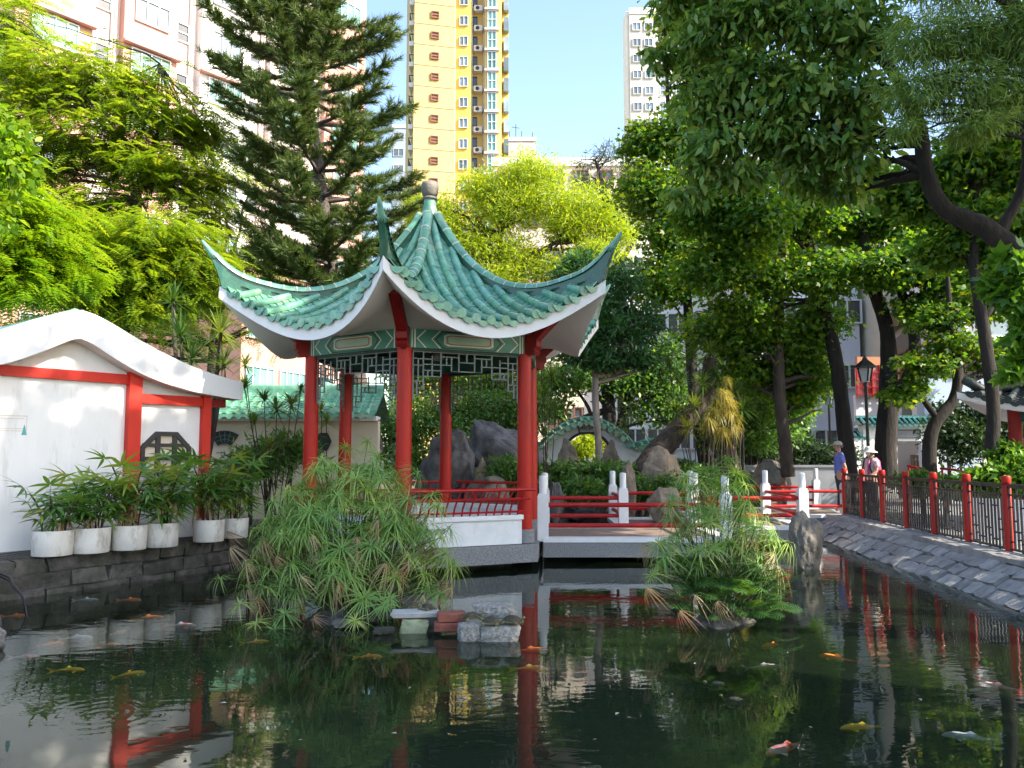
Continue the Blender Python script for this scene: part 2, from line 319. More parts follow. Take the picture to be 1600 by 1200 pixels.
# ================================================================== GROUND, POND, WATER
GZ = .36
pond = [(-4.9, 2.4), (-4.75, 6.6), (-5.3, 8.3), (-6.35, 9.3), (-5.35, 11.2), (-4.55, 12.6), (-3.8, 15.4), (-1.5, 16.6), (.4, 16.4), (1.4, 18.2), (2.6, 20.2), (4.2, 22.3), (7.4, 22.3), (7.75, 20.6), (7.25, 18.6), (6.55, 12.4), (6.17, 9.8), (5.5, 6), (5.1, 2.4)]
outer = [(-700, -60), (700, -60), (700, 900), (-700, 900)]
tris = geometry.tessellate_polygon([[Vector((x, y, 0)) for x, y in outer], [Vector((x, y, 0)) for x, y in pond]])
gp = outer + pond; g = MB(); g.add([(x, y, GZ) for x, y in gp], [t if (Vector(gp[t[1]]) - Vector(gp[t[0]])).cross(Vector(gp[t[2]]) - Vector(gp[t[0]])) > 0 else t[::-1] for t in tris])
struct(g.build('ground', M['ground']))
b = MB(); b.add([(-8, 1, -.75), (9, 1, -.75), (9, 24, -.75), (-8, 24, -.75)], [(0, 1, 2, 3)]); struct(b.build('pond_bed', M['bed']))
b = MB(); b.add([(-7.4, 2.0, 0), (8.2, 2.0, 0), (8.2, 23, 0), (-7.4, 23, 0)], [(0, 1, 2, 3)]); struct(b.build('water', M['water']))
b = MB(); n = len(pond)                                             # the rough bank under the pond's rim
for i in range(n):
    (x0, y0), (x1, y1) = pond[i], pond[(i + 1) % n]; b.add([(x0, y0, -.75), (x1, y1, -.75), (x1, y1, GZ), (x0, y0, GZ)], [(0, 1, 2, 3)])
struct(b.build('pond_bank', M['stone_dark']))
# the rock garden mound behind the pond
def mound_z(x, y):
    a = max(0, 1 - ((x - 2.3) / 4.2) ** 2) * max(0, 1 - ((y - 20.6) / 2.2) ** 2) * .55 + max(0, 1 - ((x + 1.6) / 2.6) ** 2) * max(0, 1 - ((y - 18.6) / 1.9) ** 2) * .55
    return GZ - .02 + a + .06 * noise.noise(Vector((x * 1.3, y * 1.3, 0)))
mo = MB(); mo.grid([[(x_ * .25, y_ * .25, mound_z(x_ * .25, y_ * .25)) for x_ in range(-18, 27)] for y_ in range(66, 93)]); mo_v = mo.v
def inside(x, y, poly):
    c = False; j = len(poly) - 1
    for i in range(len(poly)):
        if (poly[i][1] > y) != (poly[j][1] > y) and x < (poly[j][0] - poly[i][0]) * (y - poly[i][1]) / (poly[j][1] - poly[i][1]) + poly[i][0]: c = not c
        j = i
    return c
mo.f = [f for f in mo.f if not any(inside(mo.v[i][0], mo.v[i][1], pond) for i in f)]; mo.m = [0] * len(mo.f)
struct(mo.build('garden_mound', M['ground'], None, True))
# paved paths
def sheet(name, poly, z, m):
    b = MB(); b.add([(x, y, z) for x, y in poly], [tuple(range(len(poly)))]); return struct(b.build(name, m))
sheet('garden_path', [(7.1, 2), (11.5, 2), (11.5, 21.3), (30, 21.3), (30, 25.5), (-1, 25.5), (3, 22.6), (7.6, 22.6), (8.0, 20.6), (7.5, 18.6), (6.95, 12.4), (6.6, 9.8)], GZ + .006, M['path'])
# painted light kerb along the planting bed behind the fence
kb = MB(); P = spline([(8.6, 4, 0), (8.75, 9, 0), (9.3, 13, 0), (10.2, 17, 0)], 6)
for a, c in zip(P[:-1], P[1:]): kb.bar(a + Vector((0, 0, GZ + .10)), c + Vector((0, 0, GZ + .10)), .16, .2)
tag(kb.build('planting_bed_kerb', M['line_white']), 'pale kerb of the planting bed seen through the black fence', 'kerb')

# ------------------------------------------------------------------ stone pieces
def chunk_mesh(name, dx, dy, dz, m, seed, amp=.12, bev=.12):
    """a rough cut block: a bevelled box with pushed corners"""
    r = random.Random(seed); V = []; F = []
    b = MB()
    for z, k in ((-1, 1 - bev), (-1 + bev * 1.5, 1), (1 - bev * 1.5, 1), (1, 1 - bev)):
        for sx, sy in ((-1, -1), (0, -1.04), (1, -1), (1.03, 0), (1, 1), (0, 1.04), (-1, 1), (-1.03, 0)):
            V.append((sx * k * dx / 2 * (1 + amp * (r.random() - .5)), sy * k * dy / 2 * (1 + amp * (r.random() - .5)), z * dz / 2 * (1 + amp * .6 * (r.random() - .5))))
    for i in range(3):
        for k in range(8): F.append((i*8 + k, i*8 + (k+1) % 8, (i+1)*8 + (k+1) % 8, (i+1)*8 + k))
    F.append(tuple(reversed(range(8)))); F.append(tuple(24 + k for k in range(8)))
    b.add(V, F); me = b.mesh(name, m, True); me.set_sharp_from_angle(angle=rad(30)); return me
def frame_M(o, x, y, z): return Matrix(((x[0], y[0], z[0], o[0]), (x[1], y[1], z[1], o[1]), (x[2], y[2], z[2], o[2]), (0, 0, 0, 1)))

# left embankment: three courses of dark blocks below the flower pots
emb = thing('stone_embankment', 'dark stone block embankment under the row of white flower pots', 'wall', (-5.4, 11.2, 0))
line = spline([(-4.75, 6.4, 0), (-5.25, 8.2, 0), (-6.28, 9.35, 0), (-5.35, 11.15, 0), (-4.55, 12.55, 0), (-3.9, 15.0, 0)], 24)
ds = [0]
for a, c in zip(line[:-1], line[1:]): ds.append(ds[-1] + (c - a).length)
def along(d):
    i = min(max(np.searchsorted(ds, d) - 1, 0), len(line) - 2); t = (d - ds[i]) / (ds[i+1] - ds[i]); return line[i].lerp(line[i+1], t), (line[i+1] - line[i]).normalized()
bm_stones = [chunk_mesh('stone_block', .42, .24, .186, M['stone_dark'], s, .34, .06) for s in range(8)]
for row in range(3):
    d = .1 + row * .2
    while d < ds[-1] - .2:
        L = random.uniform(.3, .62)
        p, tg = along(min(d + L / 2, ds[-1] - .01)); nrm = Vector((tg.y, -tg.x, 0))
        q = p + nrm * (.05 - .055 * row + random.uniform(-.015, .02)); q.z = -.02 + row * .185
        sc = Vector((tg.x, tg.y, random.uniform(-.02, .02))) * (L / .43)
        link_mesh('stone', random.choice(bm_stones), emb, frame_M(q, sc, nrm * random.uniform(.9, 1.25), Vector((random.uniform(-.04, .04), random.uniform(-.04, .04), random.uniform(.86, 1.04)))) @ Matrix.Rotation(random.uniform(-.035, .035), 4, 'Y')); d += L + .02
core = MB()
for (a, c) in zip(line[:-1], line[1:]):
    t = (c - a).normalized(); nn = Vector((t.y, -t.x, 0)); core.add([a - nn * .08 + Vector((0, 0, -.5)), c - nn * .08 + Vector((0, 0, -.5)), c - nn * .10 + Vector((0, 0, .45)), a - nn * .10 + Vector((0, 0, .45)), a - nn * .9 + Vector((0, 0, .45)), c - nn * .9 + Vector((0, 0, .45))], [(0, 1, 2, 3), (3, 2, 5, 4)])
core.build('mortar_core', M['mortar'], emb)

# right embankment: sloping setts below a kerb of long stones
embr = thing('sloped_stone_embankment', 'sloping pale stone paved embankment below the red posted fence', 'wall', (6.6, 12, 0))
FA, FB = Vector((7.34, 18.0, 0)), Vector((6.40, 8.2, 0))
fd = (FB - FA).normalized(); fn = Vector((fd.y, -fd.x, 0)); fn = fn if fn.x < 0 else -fn    # towards the water
Lf = (FB - FA).length + 4
setts = [chunk_mesh('sett', .36, .25, .08, M['stone_pale'], 40 + s, .35, .07) for s in range(6)]
slope = (fn * .62 + Vector((0, 0, -.36))).normalized(); up = slope.cross(fd); up = up if up.z > 0 else -up
for row in range(3):
    d = -.3 + row * .13
    while d < Lf:
        L = random.uniform(.24, .5); o = FA + fd * (d + L / 2) + fn * .30 + Vector((0, 0, GZ - .05)) + slope * (.10 + row * .235) + up * random.uniform(-.018, .03)
        k = frame_M(o, fd * L / .37, slope * random.uniform(.80, .92), up) ; k = k @ Matrix.Rotation(random.uniform(-.09, .09), 4, 'Z')
        link_mesh('sett', random.choice(setts), embr, k); d += L + .034
bed = MB(); p0, p1 = FA - fd * .8, FA + fd * Lf; h0 = fn * .22 + Vector((0, 0, GZ - .02)); h1 = fn * .95 + Vector((0, 0, -.44))
bed.add([p0 + h0, p1 + h0, p1 + h1, p0 + h1], [(0, 1, 2, 3)]); bed.build('mortar_bed', M['mortar'], embr)
kerbs = [chunk_mesh('kerb_stone', .9, .34, .2, M['stone_pale'], 60 + s, .10, .05) for s in range(4)]
d = -.5
while d < Lf:
    L = random.uniform(.7, 1.15); o = FA + fd * (d + L / 2) + fn * .17 + Vector((0, 0, GZ - .045 + random.uniform(-.012, .012)))
    link_mesh('kerb_stone', random.choice(kerbs), embr, frame_M(o, fd * L / .915, fn, Vector((0, 0, 1)))); d += L + .015

# ================================================================== ZIGZAG BRIDGE
br = thing('zigzag_bridge', 'zigzag footbridge with white posts and round red rails over the pond', 'bridge', (3, 15, 0))
PF = [(.50, 13.3), (3.46, 13.3), (3.46, 15.5), (5.49, 15.5), (5.69, 18.4), (7.52, 18.5)]
PB = [(.62, 15.5), (2.1, 15.5), (2.15, 17.5), (3.85, 17.7), (4.35, 21.0), (7.8, 21.0)]
def loop_area(poly): return sum(poly[i][0] * poly[(i+1) % len(poly)][1] - poly[(i+1) % len(poly)][0] * poly[i][1] for i in range(len(poly)))
def slab(name, poly, z0, z1, m, parent):
    if loop_area(poly) < 0: poly = poly[::-1]
    n = len(poly); b = MB()
    b.add([(x, y, z0) for x, y in poly] + [(x, y, z1) for x, y in poly], [tuple(reversed(range(n))), tuple(range(n, 2*n))] + [(i, (i+1) % n, (i+1) % n + n, i + n) for i in range(n)])
    return b.build(name, m, parent)
def offs(P, d, side):
    out = []
    for i, p in enumerate(P):
        p = Vector(p); a = Vector(P[max(i-1, 0)]); c = Vector(P[min(i+1, len(P)-1)])
        n1 = (p - a).normalized() if i else (c - p).normalized(); n2 = (c - p).normalized() if i < len(P)-1 else n1
        q1 = Vector((n1.y, -n1.x)); q2 = Vector((n2.y, -n2.x)); k = (q1 + q2); k = k / max(k.length_squared / 2, .5)
        out.append(tuple(p + k * d * side))
    return out
slab('deck_slab', offs(PF, .10, 1) + offs(PB, .10, -1)[::-1], .09, .325, M['pebble'], br)
slab('deck_paving', offs(PF, -.10, 1) + offs(PB, -.10, -1)[::-1], .327, .362, M['paving'], br)
for P, s in ((PF, 1), (PB, -1)):
    A, B = offs(P, .115, s), offs(P, -.115, s)
    for i in range(5):
        b = MB(); q = [A[i], A[i+1], B[i+1], B[i]]; q = q if loop_area(q) > 0 else q[::-1]
        b.add([(x, y, .326) for x, y in q] + [(x, y, .40) for x, y in q], [(3, 2, 1, 0), (4, 5, 6, 7)] + [(k, (k+1) % 4, (k+1) % 4 + 4, k + 4) for k in range(4)])
        b.build('edge_strip', M['white_post'], br)
def bridge_post(x, y):
    b = MB(); b.box((x-.088, y-.088, .34), (x+.088, y+.088, 1.06)); b.box((x-.075, y-.075, 1.06), (x+.075, y+.075, 1.10))
    po = b.build('post', M['white_post'], br)
    c = MB(); c.lathe([(.062, 0), (.062, .27), (.055, .285), (.02, .292)], (x, y, 1.10), 14); c.build('post_cap', M['white_post'], po, 'auto')
extra = [(1.98, 13.3), (7.0, 21.0), (5.6, 21.0)]
for x, y in PF + PB: bridge_post(x, y)
for P in (PF, PB):
    for i in range(5):
        a, c = Vector((*P[i], 0)), Vector((*P[i+1], 0)); t = (c - a).normalized()
        for z in (.915, .585):
            b = MB(); b.tube([a + t * .07 + Vector((0, 0, z)), c - t * .07 + Vector((0, 0, z))], .038, 10); b.build('rail', M['red_rail'], br, 'auto')
for x, y in ((2.0, 14.4), (4.6, 16.6), (6.2, 19.6), (3.0, 16.4)):
    b = MB(); b.box((x-.25, y-.25, -.75), (x+.25, y+.25, .09)); b.build('pier', M['stone_dark'], br)

# ================================================================== MAIN PAVILION
OX, OY, SIDE, VA = -1.44, 13.9, 1.98, rad(-94.2)
pav = thing('pavilion', 'hexagonal pavilion with green tiled roof and red columns by the pond', 'pavilion', (OX, OY, 0))
CT = Vector((OX, OY, 0))
def pol(r, a, z=0): return CT + Vector((r * math.cos(a), r * math.sin(a), z))
VX = [VA + k * math.pi / 3 for k in range(6)]          # vertices: C, R, BR, BC, BL, L
pl = MB(); pl.prism([pol(2.22, a, .09) for a in VX], (0, 0, .27)); pl.build('plinth', M['pebble'], pav)
pf = MB(); pf.prism([pol(2.06, a, .362) for a in VX], (0, 0, .012)); pf.build('floor', M['paving'], pav)
un = MB(); un.prism([pol(1.7, a, -.7) for a in VX], (0, 0, .78)); un.build('foundation', M['stone_dark'], pav)
for a in VX:
    p = pol(SIDE, a); b = MB(); b.tube([p + Vector((0, 0, .55)), p + Vector((0, 0, 1.9)), p + Vector((0, 0, 3.32))], [.118, .114, .110], 20)
    co = b.build('column', M['red'], pav, 'auto')
    b = MB(); b.lathe([(.15, .37), (.155, .40), (.15, .56), (.135, .575)], p, 20); b.build('column_base', M['pebble'], co, 'auto')
# beams with painted panels, hanging lattice, seats and backrests
def side_frame(k):
    a, c = pol(SIDE, VX[k]), pol(SIDE, VX[(k+1) % 6]); t = (c - a).normalized(); mid = (a + c) / 2
    n = Vector((mid.x - OX, mid.y - OY, 0)).normalized(); return a, c, mid, t, n
for k in range(6):
    a, c, mid, t, n = side_frame(k); H = SIDE / 2
    b = MB(); b.obox(mid + Vector((0, 0, 3.44)), t, n, (0, 0, 1), H - .02, .09, .14); bm_ = b.build('beam', M['green_paint'], pav)
    def Q(u, v, d=.0925): return mid + t * u + n * d + Vector((0, 0, 3.44 + v))
    def strip(name, pts, w, m, closed=True, d=.0925):
        b = MB(); N = len(pts)
        for i in range(N if closed else N - 1):
            p, q = Vector(pts[i]), Vector(pts[(i+1) % N]); e = (q - p).normalized() * w / 2; s = Vector((-e.y, e.x))
            b.prism([Q(*(p - e + s), d), Q(*(p - e - s), d), Q(*(q + e - s), d), Q(*(q + e + s), d)], n * .004)
        b.build(name, m, bm_)
    def plate(name, pts, m, d):
        b = MB(); b.prism([Q(u, v, d) for u, v in pts], n * .004); b.build(name, m, bm_)
    r = .062; rr = [(x, y) for x, y in ((-.36, -.055), (-.30, -.075), (.30, -.075), (.36, -.055), (.36, .055), (.30, .075), (-.30, .075), (-.36, .055))]
    plate('pale_panel', [(u * 1.13, v * 1.22) for u, v in rr], M['line_white'], .091)
    plate('green_panel', [(u * 1.07, v * 1.05) for u, v in rr], M['green_light'], .0955)
    strip('red_line', [(u * .98, v * .86) for u, v in rr], .012, M['line_red'], True, .100)
    strip('panel_edge', [(-.54, 0), (-.42, -.122), (.42, -.122), (.54, 0), (.42, .122), (-.42, .122)], .014, M['green_dark'], True, .091)
    for s in (-1, 1):
        strip('cream_line', [(s * .47, .128), (s * .60, 0), (s * .47, -.128)], .013, M['line_white'], False, .091)
        strip('cream_line', [(s * .70, .128), (s * .83, 0), (s * .70, -.128)], .016, M['line_white'], False, .091)
        strip('cream_line', [(s * .865, .132), (s * .865, -.132)], .020, M['line_white'], False, .091)
        strip('cream_line', [(s * .91, .132), (s * .91, -.132)], .012, M['line_white'], False, .091)
    b = MB(); b.obox(mid + Vector((0, 0, 3.285)), t, n, (0, 0, 1), H - .1, .05, .018); b.build('beam_foot', M['green_dark'], pav)
    # lattice hanging under the beam
    lt = MB(); Z0 = 3.27
    def hb(u0, u1, v):
        lt.bar(mid + t * u0 + Vector((0, 0, Z0 - v)), mid + t * u1 + Vector((0, 0, Z0 - v)), .022, .016)
    def vb(u, v0, v1):
        lt.bar(mid + t * u + Vector((0, 0, Z0 - v0)), mid + t * u + Vector((0, 0, Z0 - v1)), .022, .016, up=n)
    hb(-.86, .86, .012); hb(-.25, .25, .29); vb(0, .02, .15)
    for s in (-1, 1):
        for u0, u1, v in ((.0, .13, .15), (.13, .42, .075), (.25, .56, .20), (.13, .25, .29), (.42, .70, .29), (.56, .86, .12), (.42, .56, .38), (.56, .70, .38), (.70, .86, .46), (.70, .80, .56), (.78, .86, .66), (.56, .70, .20), (.70, .86, .22)): hb(s * u0, s * u1, v)
        for u, v0, v1 in ((.13, .012, .29), (.25, .075, .29), (.42, .012, .38), (.56, .075, .38), (.70, .012, .56), (.80, .46, .66), (.86, .0, .74), (.33, .2, .075), (.78, .12, .46), (.63, .29, .38)): vb(s * u, v0, v1)
    lt.build('hanging_lattice', M['lattice'], pav)
    if k != 1:                                          # every side but the bridge side has a seat
        b = MB(); b.obox(mid + Vector((0, 0, .56)) + n * -.02, t, n, (0, 0, 1), H - .12, .16, .19); b.build('seat_wall', M['white_post'], pav)
        b = MB(); b.obox(mid + Vector((0, 0, .775)) + n * -.02, t, n, (0, 0, 1), H - .11, .20, .035); b.build('seat', M['white_post'], pav)
        rl = MB(); top = lambda u: mid + t * u + n * .36 + Vector((0, 0, 1.20))
        rl.tube([top(-H + .0), top(H - .0)], .026, 8); m2 = lambda u: mid + t * u + n * .30 + Vector((0, 0, 1.06)); rl.tube([m2(-H + .06), m2(H - .06)], .018, 6)
        m3 = lambda u: mid + t * u + n * .17 + Vector((0, 0, .86)); rl.tube([m3(-H + .1), m3(H - .1)], .016, 6)
        bk = rl.build('backrest_rail', M['red_rail'], pav, 'auto')
        for i in range(13):
            u = -H + .2 + i * (2 * H - .4) / 12; b = MB(); b.tube([mid + t * u + n * .15 + Vector((0, 0, .81)), mid + t * u + n * .19 + Vector((0, 0, .92)), mid + t * u + n * .305 + Vector((0, 0, 1.06))] + ([mid + t * u + n * .36 + Vector((0, 0, 1.19))] if i % 3 == 0 else []), .014, 6)
            b.build('baluster', M['red_rail'], bk)
# round ceiling lamp under the roof and dark ceiling
b = MB(); b.prism([pol(SIDE - .1, a, 3.60) for a in VX], (0, 0, .03)); b.build('ceiling', M['green_dark'], pav)
for da in (1, 3, 5):
    p = pol(1.0, VX[da], 3.53); b = MB(); b.lathe([(.05, -.07), (.11, -.05), (.12, 0), (.1, .06)], p, 12); b.build('ceiling_lamp', M['lamp_glass'], pav)

T30 = math.tan(rad(30)); C30 = math.cos(rad(30))
class Roof:
    """hipped roof with swept up corners; nf faces round a centre"""
    def __init__(s, ct, nf, va, zr, zm, me, mc):
        s.ct, s.nf, s.va, s.zr, s.zm, s.me, s.mc = Vector(ct), nf, va, hermite(*zr), hermite(*zm), me, mc
        s.T = math.tan(math.pi / nf); s.Cc = math.cos(math.pi / nf); s.wc = mc * s.T
    def frame(s, k):
        a = s.va + (k + .5) * 2 * math.pi / s.nf; return Vector((math.cos(a), math.sin(a), 0)), Vector((-math.sin(a), math.cos(a), 0))
    def eave(s, w): return s.me + (s.mc - s.me) * (abs(w) / s.wc) ** 2.2
    def z(s, m, w):
        q = min(abs(w) / max(m * s.T, 1e-4), 1.0); a = s.zm(m); return a + (s.zr(m / s.Cc) - a) * q * q
    def P(s, k, m, w, dz=0):
        n, t = s.frame(k); return s.ct + n * m + t * w + Vector((0, 0, s.z(m, w) + dz))
    def ridge(s, k, r, dz=0):
        a = s.va + k * 2 * math.pi / s.nf; return s.ct + Vector((math.cos(a) * r, math.sin(a) * r, s.zr(r) + dz))
RF = Roof(CT, 6, VA, ([.1, .3, .85, 1.49, 2.1, 2.69, 3.24, 3.44], [5.86, 5.52, 4.87, 4.42, 4.26, 4.27, 4.33, 4.36]),
          ([.09, .26, .74, 1.29, 1.8, 2.3, 2.6, 3.0], [5.86, 5.50, 4.80, 4.26, 3.93, 3.70, 3.61, 3.53]), 2.58, 2.98)
roof = MB()
for k in range(6):
    G = []
    for i in range(13):
        f = i / 12; row = []
        for j in range(17):
            s_ = -1 + j / 8; we = s_ * RF.wc; m = .10 + (RF.eave(we) - .10) * f; w = s_ * m * RF.T if m * RF.T < abs(we) or True else we
            row.append(RF.P(k, m, s_ * min(m * RF.T, RF.wc), -.02))
        G.append(row)
    roof.grid(G)
rf_ob = roof.build('roof', M['glaze_dark'], pav, True)
# white fascia and soffit
WCUT = [RF.wc * (-1 + j / 16) for j in range(33)]
for k in range(6):
    b = MB(); top = [RF.P(k, RF.eave(w) - .005, w, -.025) for w in WCUT]; n, t = RF.frame(k)
    low = [p + Vector((0, 0, -.195)) - n * .0 for p in top]; low2 = [p - n * .10 * 1 + Vector((0, 0, .01)) for p in low]
    inner = [RF.ct + n * 1.76 + t * (w / RF.wc * 1.76 * RF.T) + Vector((0, 0, 3.575 + .0 * abs(w))) for w in WCUT]
    midp = [low2[i].lerp(inner[i], .5) + Vector((0, 0, .05 + .10 * (abs(WCUT[i]) / RF.wc) ** 2)) for i in range(33)]
    b.grid([top, low]); b.build('fascia', M['white'], rf_ob, True)
    b = MB(); b.grid([low, low2, midp, inner]); b.build('soffit', M['white'], rf_ob, True)
# corner beams (red, seen end on under each corner)
for a in VX:
    d = Vector((math.cos(a), math.sin(a), 0)); s_ = Vector((-d.y, d.x, 0)); b = MB()
    pts = [pol(1.9, a, 3.40), pol(2.12, a, 3.50), pol(2.35, a, 3.68), pol(2.6, a, 3.87), pol(2.78, a, 4.0)]; hh = [.24, .2, .16, .13, .10]
    G = []
    for p, h in zip(pts, hh): G.append([p + s_ * .075 - Vector((0, 0, h / 2)), p + s_ * .075 + Vector((0, 0, h / 2)), p - s_ * .075 + Vector((0, 0, h / 2)), p - s_ * .075 - Vector((0, 0, h / 2)), p + s_ * .075 - Vector((0, 0, h / 2))])
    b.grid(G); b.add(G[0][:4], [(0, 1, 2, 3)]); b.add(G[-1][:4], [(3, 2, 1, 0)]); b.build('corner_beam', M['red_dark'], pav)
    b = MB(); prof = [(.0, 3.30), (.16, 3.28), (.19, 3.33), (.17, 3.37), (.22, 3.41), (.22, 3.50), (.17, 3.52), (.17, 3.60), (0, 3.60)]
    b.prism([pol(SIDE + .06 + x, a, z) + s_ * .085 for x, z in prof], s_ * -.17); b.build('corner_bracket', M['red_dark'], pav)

# roof tiles: barrel tiles one by one on the two faces in front, joined elsewhere
def tile_seg(b, p, q, n_up, r0, r1, n=6, close=False, mi=0):
    d = (q - p).normalized(); s_ = d.cross(n_up).normalized(); u = s_.cross(d); V = []
    for c, r in ((p, r0), (q, r1)):
        for i in range(n + 1):
            a = math.pi * i / n; V.append(c + s_ * math.cos(a) * r + u * (math.sin(a) * r))
    F = [(i, i + 1, n + 2 + i, n + 1 + i) for i in range(n)]
    if close: F.append(tuple(range(n + 1))); F.append(tuple(reversed(range(n + 1, 2*n + 2))))
    b.add(V, F, mi)
def disc(b, c, ax, up, r, th, n=12, prof=None):
    ax = Vector(ax).normalized(); s_ = ax.cross(Vector(up)).normalized(); u = s_.cross(ax)
    pts = [c + s_ * math.cos(2*math.pi*i/n) * r + u * math.sin(2*math.pi*i/n) * r for i in range(n)]
    b.prism(pts, ax * th)
PITCHW = .232
def cover(Rf, parent, k, single, m_tile, NW=None, seg=.34):
    n, t = Rf.frame(k); nw = int((Rf.wc - .10) / PITCHW); ws = [i * PITCHW for i in range(-nw, nw + 1)]
    joined = MB()
    for w in ws:                                         # barrel rows
        m1 = Rf.eave(w) + .02; m0 = max(abs(w) / Rf.T + .07, .16); L = m1 - m0
        if L < .06: continue
        ns = max(1, round(L / seg))
        for i in range(ns):
            ma, mb_ = m1 - L * i / ns, m1 - L * (i + 1) / ns
            if i < ns - 1: mb_ -= .012
            p, q = Rf.P(k, ma, w, .034), Rf.P(k, mb_, w, .028); b = MB() if single else joined
            ex = Rf.P(k, ma, w + .02) - Rf.P(k, ma, w - .02); up = (q - p).cross(ex); up = up if up.z > 0 else -up
            tile_seg(b, p, q, up.normalized(), .068, .062, 7, True)
            if single: b.build('barrel_tile', m_tile, parent, 'auto')
        e = Rf.P(k, m1 + .004, w, .040); b = MB(); disc(b, e, n, (0, 0, 1), .070, .03, 14)
        if single: b.build('tile_cap', m_tile, parent)
        else: joined.add(b.v, b.f)
    pans = MB()
    for i in range(-nw - 1, nw + 1):                     # pan tiles between the barrels, each course stepping over the next
        w = (i + .5) * PITCHW
        if abs(w) > Rf.wc - .03: continue
        m1 = Rf.eave(w) + .03; m0 = max((abs(w) - .04) / Rf.T + .03, .14); N = max(1, round((m1 - m0) / .115))
        for j in range(N):
            ma, mb_ = m1 - (m1 - m0) * j / N, m1 - (m1 - m0) * (j + 1) / N - .03; row0, row1, row2 = [], [], []
            for q in range(5):
                x = -1 + q / 2; dip = .018 * (1 - x * x); wq = w + x * PITCHW * .46
                row0.append(Rf.P(k, ma, wq, .020 - dip)); row1.append(Rf.P(k, ma, wq, .040 - dip)); row2.append(Rf.P(k, max(mb_, .1), wq, .012 - dip))
            pans.grid([row0, row1, row2])
        e = Rf.P(k, m1, w, .018); dpt = [e + t * (PITCHW * .47 * x) + Vector((0, 0, y)) for x, y in ((-.98, .02), (-.85, -.03), (-.45, -.07), (0, -.09), (.45, -.07), (.85, -.03), (.98, .02), (.5, .004), (0, 0), (-.5, .004))]
        b = MB(); b.prism(dpt, n * .014)
        if single: b.build('drip_tile', m_tile, parent)
        else: joined.add(b.v, b.f)
    stuff(pans.build('pan_tiles', m_tile, parent))
    if not single: stuff(joined.build('barrel_tiles', m_tile, parent, 'auto'))
for k in range(6): cover(RF, rf_ob, k, k in (0, 5), M['glaze'])
# ridges: a low wall with half round tiles on top, ending in an upswept horn
ZRT = hermite([.1, .3, .85, 1.49, 2.1, 2.69, 3.24, 3.55, 3.70], [6.02, 5.70, 5.02, 4.57, 4.40, 4.43, 4.60, 4.87, 5.06])
for k in range(6):
    a = VX[k]; d = Vector((math.cos(a), math.sin(a), 0)); s_ = Vector((-d.y, d.x, 0)); rs = [.1 + i * (3.40 - .1) / 30 for i in range(31)]
    b = MB(); hw = .055; A = [pol(r, a, RF.zr(r) - .06) for r in rs]; B = [pol(r, a, ZRT(r) - .05) for r in rs]
    rs2 = rs + [3.47, 3.54, 3.60, 3.66]
    A += [pol(r, a, ZRT(r) - h) for r, h in zip(rs2[31:], (.26, .17, .11, .07))]; B += [pol(r, a, ZRT(r) - .04) for r in rs2[31:]]
    W = [hw] * 31 + [.045, .038, .032, .026]
    b.grid([[A[i] + s_ * W[i], B[i] + s_ * W[i], B[i] - s_ * W[i], A[i] - s_ * W[i], A[i] + s_ * W[i]] for i in range(35)]); b.add([A[-1] + s_ * W[-1], B[-1] + s_ * W[-1], B[-1] - s_ * W[-1], A[-1] - s_ * W[-1]], [(0, 1, 2, 3)])
    rg = b.build('ridge', M['glaze_dark'], rf_ob)
    r = .16; N = 16
    edges = [.16 + (3.52 - .16) * i / N for i in range(N + 1)]
    for i in range(N):
        r0, r1 = edges[i], edges[i+1] + .012; b = MB(); K = 3; q = [pol(r0 + (r1 - r0) * j / K, a, ZRT(r0 + (r1 - r0) * j / K) - .055) for j in range(K + 1)]
        rr = .088 if i < N - 1 else .075
        for j in range(K):
            up = (q[j+1] - q[j]).cross(s_); up = up if up.z > 0 else -up
            tile_seg(b, q[j], q[j+1], up.normalized(), rr * (1.03 if j == 0 else 1), rr, 7, j in (0, K - 1))
        b.build('ridge_tile', M['glaze'], rg, 'auto')
        b = MB(); p, q0 = pol(r0 - .008, a, ZRT(r0 - .008) - .055), pol(r0 + .012, a, ZRT(r0 + .012) - .055); up = (q0 - p).cross(s_); up = up if up.z > 0 else -up
        tile_seg(b, p, q0, up.normalized(), rr * 1.045, rr * 1.045, 7, True); b.build('grout_joint', M['grout'], rg)
    q = [pol(x, a, ZRT(x) - .055) for x in (3.50, 3.56, 3.61, 3.66, 3.70, 3.715)]; b = MB()
    b.tube(q, [.072, .058, .046, .036, .024, .008], 8); b.build('horn_tip', M['glaze'], rg, True)
b = MB(); b.lathe([(.17, 5.80), (.15, 5.90), (.115, 6.05), (.10, 6.17), (.105, 6.19)], CT, 20); fin = b.build('finial', M['glaze'], rf_ob, True)
b = MB(); b.lathe([(.125, 6.17), (.135, 6.19), (.125, 6.215), (.10, 6.22)], CT, 20); b.build('finial_collar', M['stone'], fin, True)
b = MB(); b.lathe([(.095, 6.215), (.135, 6.26), (.155, 6.36), (.155, 6.43), (.14, 6.475), (.09, 6.50), (.02, 6.505)], CT, 20); b.build('finial_knob', M['rock_grey'], fin, True)

